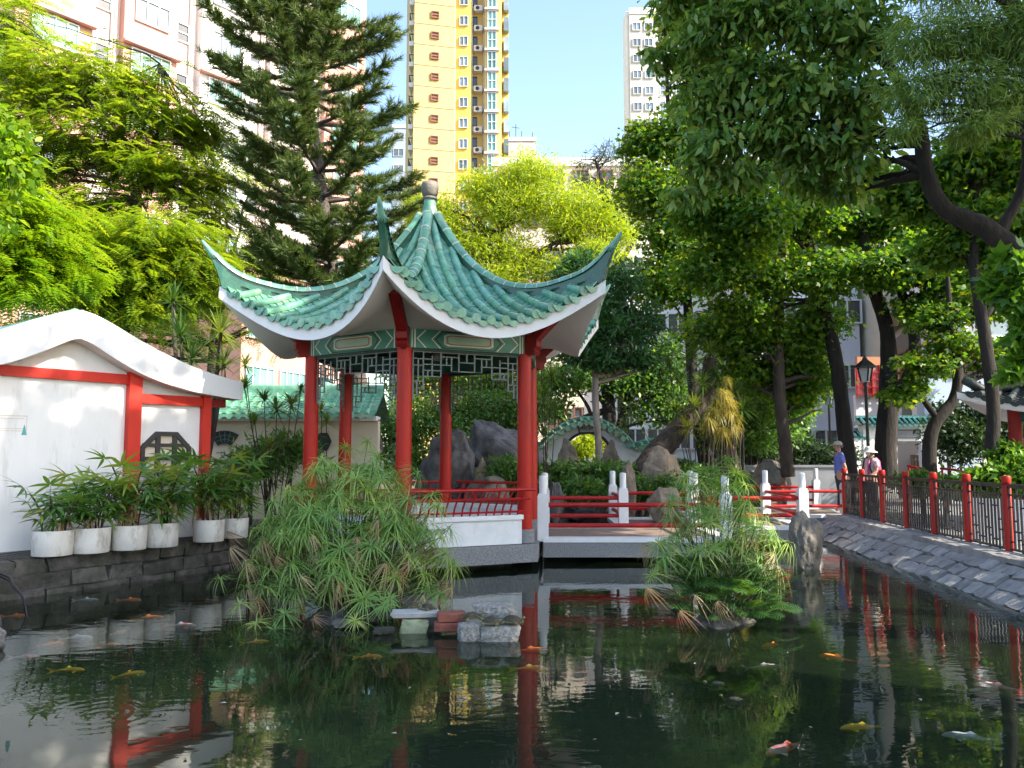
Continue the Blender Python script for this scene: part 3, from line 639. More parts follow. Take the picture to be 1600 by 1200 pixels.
# ================================================================== WHITE GABLED HOUSE (left)
HD = Vector((.622, .783, 0)).normalized(); HN = Vector((HD.y, -HD.x, 0)); HP = Vector((-4.93, 13.0, 0))
house = thing('gabled_house', 'white house with curved gable and bright red beams behind the flower pots', 'house', HP)
def hp(s, z, d=0): return HP - HD * s + HN * d + Vector((0, 0, z))          # s along the wall to the left, d towards the viewer
zt = hermite([-.5, 0, .5, 1.17, 1.6, 1.9, 2.08], [2.90, 2.99, 3.12, 3.37, 3.57, 3.69, 3.73])
zb = hermite([-.5, 0, .5, 1.17, 1.6, 1.95, 2.08], [2.61, 2.655, 2.72, 2.90, 3.10, 3.29, 3.33])
GC = 2.08
def sym(f): return lambda s: f(s if s <= GC else 2 * GC - s)
ZT, ZB = sym(zt), sym(zb)
SS = [-.5 + i * (2 * GC + 1.0) / 60 for i in range(61)]
b = MB()                                                   # gable wall up to the bargeboard
WS = [x for x in SS if -.12 <= x <= 2 * GC + .12]
b.grid([[hp(x, .2, 0) for x in WS], [hp(x, ZB(x) + .12, 0) for x in WS]])
b.add([hp(-.12, .2, 0), hp(-.12, 2.75, 0), hp(-.12, 2.75, -5), hp(-.12, .2, -5)], [(0, 1, 2, 3)])
b.add([hp(4.28, .2, 0), hp(4.28, 2.75, 0), hp(4.28, 2.75, -5), hp(4.28, .2, -5)], [(3, 2, 1, 0)])
hw = b.build('wall', M['white_house'], house)
b = MB(); f0 = [hp(x, ZB(x), .30) for x in SS]; f1 = [hp(x, ZT(x), .30) for x in SS]; k0 = [hp(x, ZB(x), .0) for x in SS]; k1 = [hp(x, ZT(x), -.06) for x in SS]
b.grid([k0, f0, f1, k1]); b.add([f0[0], f1[0], k1[0], k0[0]], [(0, 1, 2, 3)]); b.add([f0[-1], f1[-1], k1[-1], k0[-1]], [(3, 2, 1, 0)])
b.build('bargeboard', M['white_house'], house, 'auto')
b = MB(); b.grid([[hp(x, ZT(x) - .10, -.05) for x in SS], [hp(x, ZT(x) - .10, -5) for x in SS]]); hr = b.build('roof', M['glaze'], house)
b = MB(); b.tube([hp(GC, 3.70, .10), hp(GC, 3.70, -5)], .075, 10); b.build('ridge_tile', M['glaze'], hr)
def hbox(name, s0, s1, z0, z1, d0, d1, m, parent=house):
    b = MB(); b.obox((hp(s0, z0, d0) + hp(s1, z1, d1)) / 2, HD, HN, (0, 0, 1), abs(s1 - s0) / 2, abs(d1 - d0) / 2, abs(z1 - z0) / 2); return b.build(name, m, parent)
hbox('pillar', -.07, .07, .3, 2.70, -.02, .10, M['red_bright']); hbox('pillar', 1.08, 1.27, .3, 2.985, -.02, .12, M['red_bright'])
hbox('pillar', 3.12, 3.31, .3, 2.985, -.02, .12, M['red_bright']); hbox('pillar', 4.09, 4.23, .3, 2.70, -.02, .10, M['red_bright'])
hbox('beam', 1.27, 3.12, 2.765, 2.905, -.02, .06, M['red_bright']); hbox('beam', .07, 1.08, 2.49, 2.635, -.02, .07, M['red_bright']); hbox('beam', 3.31, 4.09, 2.49, 2.635, -.02, .07, M['red_bright'])
hbox('beam_end', -.34, -.07, 2.49, 2.62, -.02, .07, M['red_dark'])
hbox('plaster_panel', 1.33, 3.06, .42, 2.70, .003, .018, M['white_house'])
# octagonal lattice window
oc = [(math.cos(rad(22.5 + 45 * i)) * .43 , math.sin(rad(22.5 + 45 * i)) * .43) for i in range(8)]; WC, WZ = .63, 1.67
win = MB(); win.prism([hp(WC + x * .99, WZ + y * .99, .004) for x, y in oc][::-1], HN * .012); wo = win.build('window', M['cream_wall'], house)
b = MB()
for i in range(8):
    (x0, y0), (x1, y1) = oc[i], oc[(i+1) % 8]; b.prism([hp(WC + x0 * 1.02, WZ + y0 * 1.02, .004), hp(WC + x1 * 1.02, WZ + y1 * 1.02, .004), hp(WC + x1 * .86, WZ + y1 * .86, .004), hp(WC + x0 * .86, WZ + y0 * .86, .004)], HN * .055)
b.build('window_frame', M['frame_dark'], wo)
b = MB()
for x in (-.135, .135): b.obox(hp(WC + x, WZ, .035), HD, HN, (0, 0, 1), .036, .016, .37)
for z in (-.21, .0, .20): b.obox(hp(WC, WZ + z, .034), HD, HN, (0, 0, 1), .37, .015, .026)
b.build('window_bars', M['frame_dark'], wo)
# faint ink frame with a teal tassel on the plaster
b = MB()
for s0, s1, z0, z1 in ((2.60, 2.95, 2.235, 2.243), (2.60, 2.95, 2.035, 2.041), (2.60, 2.606, 2.035, 2.243), (2.64, 2.95, 2.20, 2.206), (2.64, 2.95, 2.065, 2.071)): b.obox((hp(s0, z0, .019) + hp(s1, z1, .019)) / 2, HD, HN, (0, 0, 1), (s1 - s0) / 2, .002, (z1 - z0) / 2)
b.build('ink_frame', M['tan_line'], house)
b = MB(); b.prism([hp(2.63 + x, 1.985 + z, .019) for x, z in ((-.035, 0), (-.02, .05), (-.012, .10), (0, .14), (.012, .10), (.02, .05), (.035, 0))], HN * .003); b.build('ink_tassel', M['teal_paint'], house)

# ================================================================== windows shared by the far buildings
def win_meshes(tag_, w, h, mframe, mglass, cols=2, rows=1, depth=.12, fr=.06):
    f = MB(); f.box((-w/2, -depth, -h/2), (w/2, .0, -h/2 + fr)); f.box((-w/2, -depth, h/2 - fr), (w/2, 0, h/2)); f.box((-w/2, -depth, -h/2 + fr), (-w/2 + fr, 0, h/2 - fr)); f.box((w/2 - fr, -depth, -h/2 + fr), (w/2, 0, h/2 - fr))
    for i in range(1, cols): x = -w/2 + w * i / cols; f.box((x - fr/2, -depth * .9, -h/2 + fr), (x + fr/2, 0, h/2 - fr))
    for i in range(1, rows): z = -h/2 + h * i / rows; f.box((-w/2 + fr, -depth * .85, z - fr/2), (w/2 - fr, 0, z + fr/2))
    g = MB(); g.box((-w/2 + fr * .9, -depth * .35, -h/2 + fr * .9), (w/2 - fr * .9, -.01, h/2 - fr * .9))
    return f.mesh('window_frame', mframe), g.mesh('pane', mglass)
def put_window(parent, wm, o, t, n):
    """o: world centre on the wall, t along the wall, n outward"""
    Mx = frame_M(o, t, -n, Vector((0, 0, 1))); f = link_mesh('window', wm[0], parent, Mx); p = bpy.data.objects.new('pane', wm[1]); C.objects.link(p); p.parent = f; return f
def block(name, parent, p, t, n, L, dep, z0, z1, m):
    p = Vector((*p, 0)) if len(p) == 2 else Vector(p); b = MB(); b.obox(p + t * L / 2 - n * dep / 2 + Vector((0, 0, (z0 + z1) / 2)), t, n, (0, 0, 1), L / 2, dep / 2, (z1 - z0) / 2); return b.build(name, m, parent)
X_, Y_ = Vector((1, 0, 0)), Vector((0, 1, 0))
W_pink = win_meshes('p', 1.9, 1.35, M['frame_white'], M['glass'], 3); W_pinkg = win_meshes('pg', 2.2, 1.5, M['frame_white'], M['glass_green'], 4); W_small = win_meshes('s', .8, 1.1, M['frame_white'], M['glass_dark'], 1, 2)
W_vent = win_meshes('v', 1.6, 1.0, M['frame_brown'], M['glass_dark'], 1, 3)

# pink block of flats behind the trees on the left
pa, pb = Vector((-24.5, 38, 0)), Vector((-10.5, 55, 0)); pt = (pb - pa).normalized(); pn = Vector((pt.y, -pt.x, 0)); PLEN = (pb - pa).length
pk = thing('pink_apartment_block', 'tall pink and white apartment block rising behind the feathery trees', 'building', pa)
block('wall', pk, pa, pt, pn, PLEN, 12, 0, 46, M['pink_pale'])
bays = [(0.0, 3.6, 'pink'), (5.2, 3.0, 'pink'), (9.6, 3.2, 'white_wall'), (14.2, 3.2, 'pink_pale'), (18.4, 3.4, 'pink')]
for s, w, m in bays:
    block('bay', pk, pa + pt * s + pn * .55, pt, pn, w, .545, 0, 45.5, M[m])
    for fl in range(15):
        z = 1.9 + fl * 3.0
        put_window(pk, W_pinkg if fl % 3 == 1 else W_pink, pa + pt * (s + w / 2) + pn * .56 + Vector((0, 0, z)), pt, pn)
        if fl % 2: block('sill_band', pk, pa + pt * (s - .1) + pn * .95, pt, pn, w + .2, .38, z + .85, z + .97, M['pink'])
for s in (4.3, 8.7, 13.4, 17.9):
    for fl in range(15): put_window(pk, W_small, pa + pt * s + pn * .01 + Vector((0, 0, 1.9 + fl * 3.0)), pt, pn)
    for dx in (-.5, .45, .62): 
        q = pa + pt * (s + dx) + pn * .14; b = MB(); b.tube([q, q + Vector((0, 0, 45))], .07, 6); b.build('drain_pipe', M['pink_pale'], pk)
for fl in range(2, 15, 2):
    b = MB(); b.obox(pa + pt * 13.0 + pn * .3 + Vector((0, 0, 1.3 + fl * 3.0)), pt, pn, (0, 0, 1), .4, .28, .25); b.build('air_conditioner', M['frame_white'], pk)
# its side facing left
sd = -pt
block('side_wing', pk, pa - pt * 7.0 - pn * 2.5, pt, pn, 6.9, 9, 0, 46, M['pink'])
for fl in range(15): put_window(pk, W_pinkg, pa - pt * 2.2 - pn * 2.49 + Vector((0, 0, 1.9 + fl * 3.0)), pt, pn)

# yellow tower
YD = 100.0; yl = at(645, 300, YD).x; yk = FPX / YD
yt = thing('yellow_tower', 'tall yellow residential tower with green bay windows and small brown windows', 'building', (yl + 3, YD, 0))
yw = 67 / yk; dir_y = Vector((1, .22, 0)).normalized(); n_y = Vector((dir_y.y, -dir_y.x, 0))
block('wall', yt, (yl, YD), dir_y, n_y, yw, 12, 0, 92, M['yellow'])
W_y = win_meshes('y', 1.05, .95, M['frame_brown'], M['frame_brown'], 1, 2, .2, .13); W_yb = win_meshes('yb', 1.15, 1.3, M['frame_white'], M['glass'], 2, 1, .2, .07); W_yd = win_meshes('yd', .6, 1.2, M['frame_dark'], M['glass_dark'], 1, 1, .15, .06); W_yg = win_meshes('yg', 1.15, 2.35, M['frame_white'], M['glass_green'], 2, 2, .25, .08)
FH = 35.2 / yk; z1 = at(676, 20, YD).z
nf0 = int((z1 - 3) / FH)
ey = Vector((yl, YD, 0)) + dir_y * yw
xs_ = Vector((1, 0, 0))
block('corner_wall', yt, ey + Y_ * .9, xs_, -Y_, 2.0, 9, 0, 92, M['yellow2'])
block('recess_wall', yt, ey + xs_ * 2.0 + Y_ * 2.6, xs_, -Y_, 1.8, 6, 0, 92, M['yellow'])
block('bay_wall', yt, ey + xs_ * 3.8 + Y_ * .6, xs_, -Y_, 2.2, 8, 0, 92, M['yellow'])
block('bay_wall', yt, ey + xs_ * 6.0 + Y_ * 2.4, xs_, -Y_, .9, 6, 0, 92, M['yellow2'])
for i in range(-nf0, 4):
    z = z1 + i * FH
    if z < 4: continue
    put_window(yt, W_y, Vector((yl, YD, 0)) + dir_y * yw * .5 + n_y * .02 + Vector((0, 0, z)), dir_y, n_y)
    put_window(yt, W_yb, ey + xs_ * 1.05 + Y_ * .88 + Vector((0, 0, z)), xs_, -Y_)
    put_window(yt, W_yd, ey + xs_ * 2.45 + Y_ * 2.58 + Vector((0, 0, z + .9)), xs_, -Y_)
    put_window(yt, W_yg, ey + xs_ * 4.75 + Y_ * .58 + Vector((0, 0, z)), xs_, -Y_)
    b = MB(); q = ey + xs_ * 2.9 + Y_ * 2.2 + Vector((0, 0, z - .4)); b.obox(q, X_, Y_, (0, 0, 1), .55, .4, .38); ac = b.build('air_conditioner', M['frame_white'], yt)
    b = MB(); disc(b, q + Vector((-.1, -.41, 0)), (0, -1, 0), (0, 0, 1), .26, .02, 10); b.build('fan', M['frame_dark'], ac)
    b = MB(); b.obox(Vector((yl, YD, 0)) + dir_y * yw / 2 + n_y * .02 + Vector((0, 0, z + FH * .52)), dir_y, n_y, (0, 0, 1), yw / 2, .03, .035); b.build('floor_line', M['brown_beam'], yt)
    b = MB(); b.obox(ey + xs_ * 4.75 + Y_ * .45 + Vector((0, 0, z - FH * .5)), X_, Y_, (0, 0, 1), .95, .3, .12); b.build('bay_ledge', M['frame_white'], yt)
    b = MB(); b.obox(ey + xs_ * 6.6 + Y_ * 1.9 + Vector((0, 0, z)), X_, Y_, (0, 0, 1), .32, .45, FH * .33); b.build('side_bay', M['glass'], yt)
    b = MB(); q = Vector((yl, YD, 0)) + Vector((-.35, 2.0, z - .95)); b.obox(q, X_, Y_, (0, 0, 1), .42, 1.3, .30); bal = b.build('balcony', M['white_wall'], yt)
    b = MB()
    for j in range(5): b.obox(q + Vector((-.38, -1.2 + j * .6, .75)), X_, Y_, (0, 0, 1), .03, .03, .5)
    b.obox(q + Vector((-.38, 0, 1.25)), X_, Y_, (0, 0, 1), .04, 1.3, .05); b.obox(q + Vector((0, -1.25, 1.25)), X_, Y_, (0, 0, 1), .4, .04, .05); b.obox(q + Vector((0, -1.25, .9)), X_, Y_, (0, 0, 1), .03, .03, .4)
    b.build('balcony_rail', M['frame_dark'], bal)
for dx in (2.05, 3.65):
    q = ey + xs_ * dx + Y_ * 2.4; b = MB(); b.tube([q, q + Vector((0, 0, 92))], .09, 6); b.build('drain_pipe', M['white_wall'], yt)

# grey and white tower on the right of the sky
GD = 110.0; gk = FPX / GD; gx = at(984, 100, GD).x; gt = at(984, 22, GD).z
gw = thing('grey_white_tower', 'grey and white tower block with a flat roof beside the tall right trees', 'building', (gx + 4, GD, 0))
block('wall', gw, (gx, GD), X_, -Y_, 44 / gk, 4, 0, gt, M['grey_wall']); block('white_bay', gw, (gx + 45 / gk, GD + .6), X_, -Y_, 8.5, 14, 0, gt - 1.2, M['white_wall']); block('edge_pier', gw, (gx - .45, GD + .3), X_, -Y_, .44, 3, 0, gt + .6, M['white_wall'])
block('parapet', gw, (gx, GD - .1), X_, -Y_, 44 / gk, .2, gt, gt + .9, M['white_wall'])
W_g = win_meshes('g', 1.2, 1.15, M['frame_white'], M['glass'], 2, 1, .15, .07); W_g2 = win_meshes('g2', 1.5, 1.5, M['frame_white'], M['glass'], 2, 2, .15, .07)
for i in range(24):
    z = gt - 1.9 - i * 27 / gk
    if z < 3: break
    for dx in (12, 31): put_window(gw, W_g, Vector((gx + dx / gk, GD - .01, z)), X_, -Y_)
    for dx in (58, 84, 110): put_window(gw, W_g2, Vector((gx + dx / gk, GD + .58, z + .3)), X_, -Y_)

def simple_building(name, label, x0, x1, ytop, D, mwall, wm, nx, fh, group=None, zoff=1.6, dep=10, slant=0.0):
    a, c = at(x0, 700, D), at(x1, 700, D * (1 + slant)); t = Vector((c.x - a.x, c.y - a.y, 0)); L = t.length; t.normalize(); n = Vector((t.y, -t.x, 0)); zt_ = at(x0, ytop, D).z
    o = thing(name, label, 'building', (a.x, D, 0), group); block('wall', o, (a.x, a.y), t, n, L, dep, 0, zt_, mwall)
    block('parapet', o, Vector((a.x, a.y, 0)) - t * .15 + n * .15, t, n, L + .3, .3, zt_ - .5, zt_ + .15, M['white_wall'])
    i = 0
    while zoff + i * fh < zt_ - 1.3:
        for j in range(nx): put_window(o, wm, Vector((a.x, a.y, 0)) + t * L * (j + .5) / nx + n * .012 + Vector((0, 0, zoff + i * fh)), t, n)
        i += 1
    return o, t, n, L, zt_
W_c = win_meshes('c', 1.3, 1.5, M['frame_brown'], M['glass_dark'], 2, 2, .15, .09); W_w = win_meshes('w', 1.3, 1.1, M['frame_white'], M['glass_dark'], 2, 1, .15, .07)
W_far = win_meshes('f', 2.0, 1.5, M['frame_white'], M['glass'], 2)
so, t_, n_, L_, zt_ = simple_building('rooftop_building', 'small pinkish building with rooftop aerials beside the yellow tower', 783, 838, 216, 130, M['pink_pale'], W_far, 3, 3.2)
for px, h in ((796, 1.2), (806, 2.4), (815, 1.2), (832, 1.0)):
    q = at(px, 216, 131); b = MB(); b.tube([q + Vector((0, 0, -.5)), q + Vector((0, 0, h))], .06, 5)
    if h > 2: b.bar(q + Vector((-.7, 0, h * .8)), q + Vector((.6, 0, h * .72)), .07, .07)
    b.build('aerial', M['metal_black'], so)
simple_building('cream_flats', 'cream flats with brown window frames behind the yellow green tree', 770, 1010, 250, 62, M['cream_wall'], W_c, 6, 3.1)
simple_building('pale_blue_block', 'pale blue block seen between the pine and the yellow tower', 606, 650, 196, 150, M['blue_wall'], W_far, 2, 3.2)
simple_building('white_flats', 'white flats with paired windows behind the hedge on the right', 1190, 1350, 330, 36, M['lilac_wall'], W_w, 4, 2.9, zoff=2.35)
simple_building('pale_flats', 'pale flats half hidden behind the moon gate', 940, 1115, 300, 42, M['white_wall'], W_w, 5, 3.0, zoff=2.6)
simple_building('pink_street_house', 'pink street house low behind the green corridor roof', 372, 560, 395, 40, M['pink'], W_pinkg, 4, 2.9, zoff=2.6, slant=.25)
simple_building('lilac_tower', 'far lilac block behind the big right hand trees', 1010, 1200, 250, 75, M['lilac_wall'], W_far, 6, 3.1)
# street building at the right with sloping ramps and a red hoarding
rb = thing('street_building', 'beige street building with brown sloping ramps behind the right trees', 'building', at(1480, 700, 34))
p = at(1392, 700, 34); block('wall', rb, (p.x, 34), X_, -Y_, 7.5, 8, 0, 13, M['cream_wall'])
for k_, (x0, y0, x1, y1) in enumerate(((1395, 545, 1490, 455), (1395, 500, 1490, 405), (1440, 560, 1520, 520), (1440, 610, 1530, 570))):
    b = MB(); b.bar(at(x0, y0, 33.4), at(x1, y1, 33.4), .9, .62); b.build('ramp', M['brown_beam'], rb)
W_r = win_meshes('r', 1.5, 1.7, M['frame_white'], M['glass_dark'], 2, 2, .15, .09)
for px, py in ((1430, 450), (1470, 500), (1515, 520), (1440, 420), (1500, 440)): put_window(rb, W_r, at(px, py, 33.98), X_, -Y_)
rb2 = thing('corner_shop_building', 'pale corner building with big dark windows and a purple awning', 'building', at(1560, 700, 29))
p = at(1514, 700, 29); block('wall', rb2, (p.x, 29), X_, -Y_, 9, 4, 0, 11, M['lilac_wall']); 
W_b = win_meshes('b', 1.25, 1.7, M['frame_white'], M['glass'], 1, 1, .18, .1)
for px, py in ((1560, 508), (1610, 508), (1560, 415), (1610, 415)): put_window(rb2, W_b, at(px, py, 28.98), X_, -Y_)
a_ = at(1518, 531, 28.8); b = MB(); b.box((a_.x, 28.3, a_.z - .08), (a_.x + 8, 29, a_.z + .10)); b.build('ledge', M['white_wall'], rb2)
a_ = at(1537, 548, 28.6); b = MB(); b.add([(a_.x, 29, a_.z + .12), (a_.x + 1.0, 29, a_.z + .12), (a_.x + 1.0, 28.2, a_.z - .12), (a_.x, 28.2, a_.z - .12)], [(0, 1, 2, 3)]); b.build('awning', M['purple'], rb2)
a_ = at(1523, 620, 28.9); b = MB(); b.box((a_.x, 28.7, .3), (a_.x + .35, 28.98, at(1523, 535, 28.9).z)); b.build('orange_pillar', M['orange'], rb2)
# terrace wall with railing in front of them
tw = thing('terrace_wall', 'grey terrace wall with dark railing below the corner building', 'wall', at(1500, 640, 26.5))
p = at(1440, 592, 26.5); b = MB(); b.box((p.x, 26.4, .2), (p.x + 12, 26.9, p.z)); b.build('wall', M['blue_wall'], tw)
b = MB(); b.bar((p.x, 26.6, p.z + .45), (p.x + 12, 26.6, p.z + .45), .06, .06); b.bar((p.x, 26.6, p.z + .15), (p.x + 12, 26.6, p.z + .15), .05, .05)
for i in range(40): b.bar((p.x + .3 * i, 26.6, p.z), (p.x + .3 * i, 26.6, p.z + .45), .03, .03)
b.build('railing', M['metal_black'], tw)
hd = thing('site_hoarding', 'red printed hoarding with an orange top board behind the forked tree', 'hoarding', at(1372, 640, 30))
p, q = at(1338, 617, 30), at(1408, 572, 30); b = MB(); b.box((p.x, 29.95, p.z), (q.x, 30.05, q.z)); b.build('panel', M['hoarding'], hd)
p2 = at(1338, 571, 30); q2 = at(1408, 558, 30); b = MB(); b.box((p2.x, 29.9, p2.z), (q2.x, 30.1, q2.z)); b.build('top_board', M['orange'], hd)
b = MB()
for i in range(7): x = p.x + (q.x - p.x) * i / 6; b.box((x - .02, 29.86, p.z - .1), (x + .02, 29.94, q.z))
for i in range(4): z = p.z + (q.z - p.z) * i / 4; b.box((p.x, 29.85, z), (q.x, 29.90, z + .03))
b.build('scaffold_bars', M['red_rail'], hd)
p3 = at(1338, 700, 30.2); b = MB(); b.box((p3.x, 30.1, .2), (q.x, 30.3, p.z + .01)); b.build('base_wall', M['lilac_wall'], hd)

# ================================================================== GREEN ROOFED CORRIDOR WALL behind the left pots
cw = thing('corridor_wall', 'cream garden wall with green tiled roof between house and pavilion', 'wall', (-4.8, 17.6, 0))
cx0, cx1, cyy = -7.4, -2.9, 17.6
b = MB(); b.box((cx0, cyy, .3), (cx1, cyy + .3, 2.5)); b.build('wall', M['cream_wall'], cw)
b = MB(); b.box((cx0, cyy - .25, 2.46), (cx1, cyy + .3, 2.56)); b.build('cornice', M['white'], cw)
b = MB(); b.add([(cx0, cyy - .35, 2.57), (cx1, cyy - .35, 2.57), (cx1, cyy + .75, 3.12), (cx0, cyy + .75, 3.12), (cx0, cyy + 1.8, 2.5), (cx1, cyy + 1.8, 2.5)], [(0, 1, 2, 3), (3, 2, 5, 4)]); crf = b.build('roof', M['glaze'], cw)
i = 0; xq = cx0 + .1
while xq < cx1:
    for j in range(4):
        y0, y1 = cyy - .37 + j * .285, cyy - .37 + (j + 1) * .285 + .015; f = lambda y: 2.575 + (y - cyy + .35) * .5
        b = MB(); tile_seg(b, Vector((xq, y0, f(y0))), Vector((xq, y1, f(y1) - .008)), Vector((0, -.45, .9)), .062, .055, 6, True); b.build('barrel_tile', M['glaze'], crf, 'auto')
    b = MB(); disc(b, Vector((xq, cyy - .372, 2.59)), (0, -1, 0), (0, 0, 1), .06, .012, 10); b.build('tile_cap', M['glaze'], crf)
    e = Vector((xq + .1, cyy - .372, 2.575)); b = MB(); b.prism([e + Vector((.085 * x, 0, y)) for x, y in ((-1, .02), (-.9, -.03), (-.5, -.075), (0, -.095), (.5, -.075), (.9, -.03), (1, .02))], Vector((0, -.014, 0))); b.build('drip_tile', M['glaze'], crf)
    xq += .2
pn_ = MB(); xq = cx0 + .2
while xq < cx1:
    for j in range(9):
        y0 = cyy - .36 + j * .122; y1 = y0 + .15; f = lambda y: 2.575 + (y - cyy + .35) * .5
        pn_.add([(xq - .09, y0, f(y0) + .012), (xq + .09, y0, f(y0) + .012), (xq + .09, y0, f(y0) + .034), (xq - .09, y0, f(y0) + .034), (xq + .09, y1, f(y1) + .008), (xq - .09, y1, f(y1) + .008)], [(0, 1, 2, 3), (3, 2, 4, 5)])
    xq += .2
stuff(pn_.build('pan_tiles', M['glaze'], crf))
b = MB(); b.box((cx0, cyy + .66, 3.08), (cx1, cyy + .84, 3.22)); b.tube([(cx0, cyy + .75, 3.23), (cx1, cyy + .75, 3.23)], .08, 8); b.build('ridge_tile', M['glaze'], crf)
def fan_window(px, py, name):
    c = at(px, py, cyy); b = MB(); out = []; inn = []
    A = [rad(55 + 70 * i / 10) for i in range(11)]; R1, R0 = .52, .24; cc = Vector((c.x, cyy, c.z - .38))
    P = lambda r, a, y=-.03: cc + Vector((r * math.cos(a), y, r * math.sin(a)))
    ring = [P(R1, a) for a in A] + [P(R0, a) for a in reversed(A)]; ring2 = [P(R1 - .035, a if 0 < i < 10 else (a + (.07 if i == 0 else -.07))) for i, a in enumerate(A)] + [P(R0 + .035, a if 0 < i < 10 else (a + (-.12 if i == 0 else .12))) for i, a in enumerate(reversed(A))]
    nn = len(ring)
    for i in range(nn): b.prism([ring[i], ring[(i+1) % nn], ring2[(i+1) % nn], ring2[i]], (0, -.03, 0))
    fo = MB(); fo.prism([p_ + Vector((0, .02, 0)) for p_ in ring], (0, -.012, 0)); pane = fo.build(name, M['green_dark'], cw)
    b.build('window_frame', M['frame_dark'], pane)
    l = MB()
    for i in range(3, 8, 2): l.bar(P(R0, A[i], -.035), P(R1, A[i], -.035), .016, .016)
    for r in (.33, .42): 
        for i in range(10): l.bar(P(r, A[i], -.036), P(r, A[i+1], -.036), .014, .014)
    l.build('window_lattice', M['lattice'], pane)
fan_window(352, 683, 'fan_window')
c_ = at(506, 690, cyy); b = MB(); hexp = [c_ + Vector((.16 * math.cos(rad(60 * i)), -.01, .2 * math.sin(rad(60 * i)))) for i in range(6)]; b.prism(hexp, (0, -.01, 0)); hx = b.build('hexagon_window', M['green_dark'], cw)
b = MB()
for i in range(6): b.bar(hexp[i] + Vector((0, -.02, 0)), hexp[(i+1) % 6] + Vector((0, -.02, 0)), .03, .03)
for z in (-.08, 0, .08): b.bar(c_ + Vector((-.14, -.02, z)), c_ + Vector((.14, -.02, z)), .016, .016)
b.build('window_frame', M['frame_dark'], hx)

# ================================================================== MOON GATE
mg = thing('moon_gate', 'white moon gate with green scalloped coping and a small plaque', 'gate', at(918, 713, 24))
mc = at(918, 713, 24); mcx, mcy = mc.x, 24.0
def mtop(x):
    x = x - 0; a = abs(x)
    return 2.0 + .86 * math.cos(min(a / 1.35, 1) * math.pi / 2) ** .75 + (.22 * math.exp(-((a - 2.0) / .6) ** 2) if a > 1.35 else .22 * math.exp(-((1.35 - 2.0) / .6) ** 2) * (a / 1.35) ** 4) - .12
xs2 = sorted(set([-2.6 + i * .065 for i in range(81)] + [-.68, .68]))
def mlow(x): return .25 if abs(x) >= .68 else 1.72 + math.sqrt(max(.68**2 - x * x, 0)) * .95
b = MB()
for x0, x1 in zip(xs2[:-1], xs2[1:]):
    xm = (x0 + x1) / 2; l0, l1 = (mlow(x0), mlow(x1)) if abs(xm) < .68 else (.25, .25); h0, h1 = mtop(x0), mtop(x1)
    for y, fl in ((0, 0), (.3, 1)):
        q = [(mcx + x0, mcy + y, l0), (mcx + x1, mcy + y, l1), (mcx + x1, mcy + y, h1), (mcx + x0, mcy + y, h0)]; b.add(q if not fl else q[::-1], [(0, 1, 2, 3)])
    b.add([(mcx + x0, mcy, h0), (mcx + x1, mcy, h1), (mcx + x1, mcy + .3, h1), (mcx + x0, mcy + .3, h0)], [(0, 1, 2, 3)]); b.add([(mcx + x0, mcy, l0), (mcx + x1, mcy, l1), (mcx + x1, mcy + .3, l1), (mcx + x0, mcy + .3, l0)], [(3, 2, 1, 0)])
for sx in (-.68, .68): b.add([(mcx + sx, mcy, .25), (mcx + sx, mcy + .3, .25), (mcx + sx, mcy + .3, 1.72), (mcx + sx, mcy, 1.72)], [(0, 1, 2, 3)])
b.build('wall', M['white'], mg)
b = MB(); A = [Vector((mcx + .70 * math.cos(rad(a)), mcy - .02, 1.72 + .68 * math.sin(rad(a)))) for a in range(0, 181, 12)]
for p, q in zip(A[:-1], A[1:]): b.bar(p, q, .08, .05, up=(0, 1, 0))
b.build('opening_trim', M['frame_dark'], mg)
b = MB(); A = [Vector((mcx - 2.6 + i * .065, mcy - .035, mtop(-2.6 + i * .065) - .24)) for i in range(81)]
for p, q in zip(A[:-1], A[1:]): b.bar(p, q, .06, .03, up=(0, 1, 0))
b.build('moulding', M['white'], mg)
cp = [Vector((mcx - 2.6 + i * .065, mcy + .15, mtop(-2.6 + i * .065) + .06)) for i in range(81)]; b = MB(); b.tube(cp, .10, 8); b.grid([[p + Vector((0, -.36, -.12)) for p in cp], [p + Vector((0, -.06, .04)) for p in cp], [p + Vector((0, .06, .04)) for p in cp], [p + Vector((0, .36, -.12)) for p in cp]]); cpo = b.build('coping', M['glaze_dark'], mg, True)
acc = 0
for i in range(1, 81):
    acc += (cp[i] - cp[i-1]).length
    if acc > .19:
        acc = 0; p = cp[i]; tg = (cp[i] - cp[i-1]).normalized(); dn = Vector((tg.z, 0, -tg.x)); dn = dn if dn.z < 0 else -dn
        b = MB(); e = p + Vector((0, -.36, 0)) + dn * .08; b.prism([e + tg * (.10 * x) + dn * y for x, y in ((-1, -.03), (-.85, .06), (-.45, .12), (0, .145), (.45, .12), (.85, .06), (1, -.03))], (0, -.03, 0)); b.build('drip_tile', M['glaze'], cpo)
        b = MB(); q = p + tg * .095; tile_seg(b, q + Vector((0, -.40, 0)) + dn * .10, q + Vector((0, -.08, 0)) - dn * .02, -dn, .05, .05, 6, True); b.build('barrel_tile', M['glaze'], cpo, 'auto')
q = at(921, 667, 23.97); b = MB(); pl_ = [(-.36, .17), (.36, .17), (.30, -.17), (-.30, -.17)]; b.prism([q + Vector((x, 0, z)) for x, z in pl_], (0, -.02, 0)); pq = b.build('plaque', M['grey_wall'], mg)
b = MB()
for (x0, z0), (x1, z1_) in zip(pl_, pl_[1:] + pl_[:1]): b.bar(q + Vector((x0, -.03, z0)), q + Vector((x1, -.03, z1_)), .03, .035)
b.build('plaque_frame', M['metal_black'], pq)
b = MB()                                                   # brushed characters, too small to read
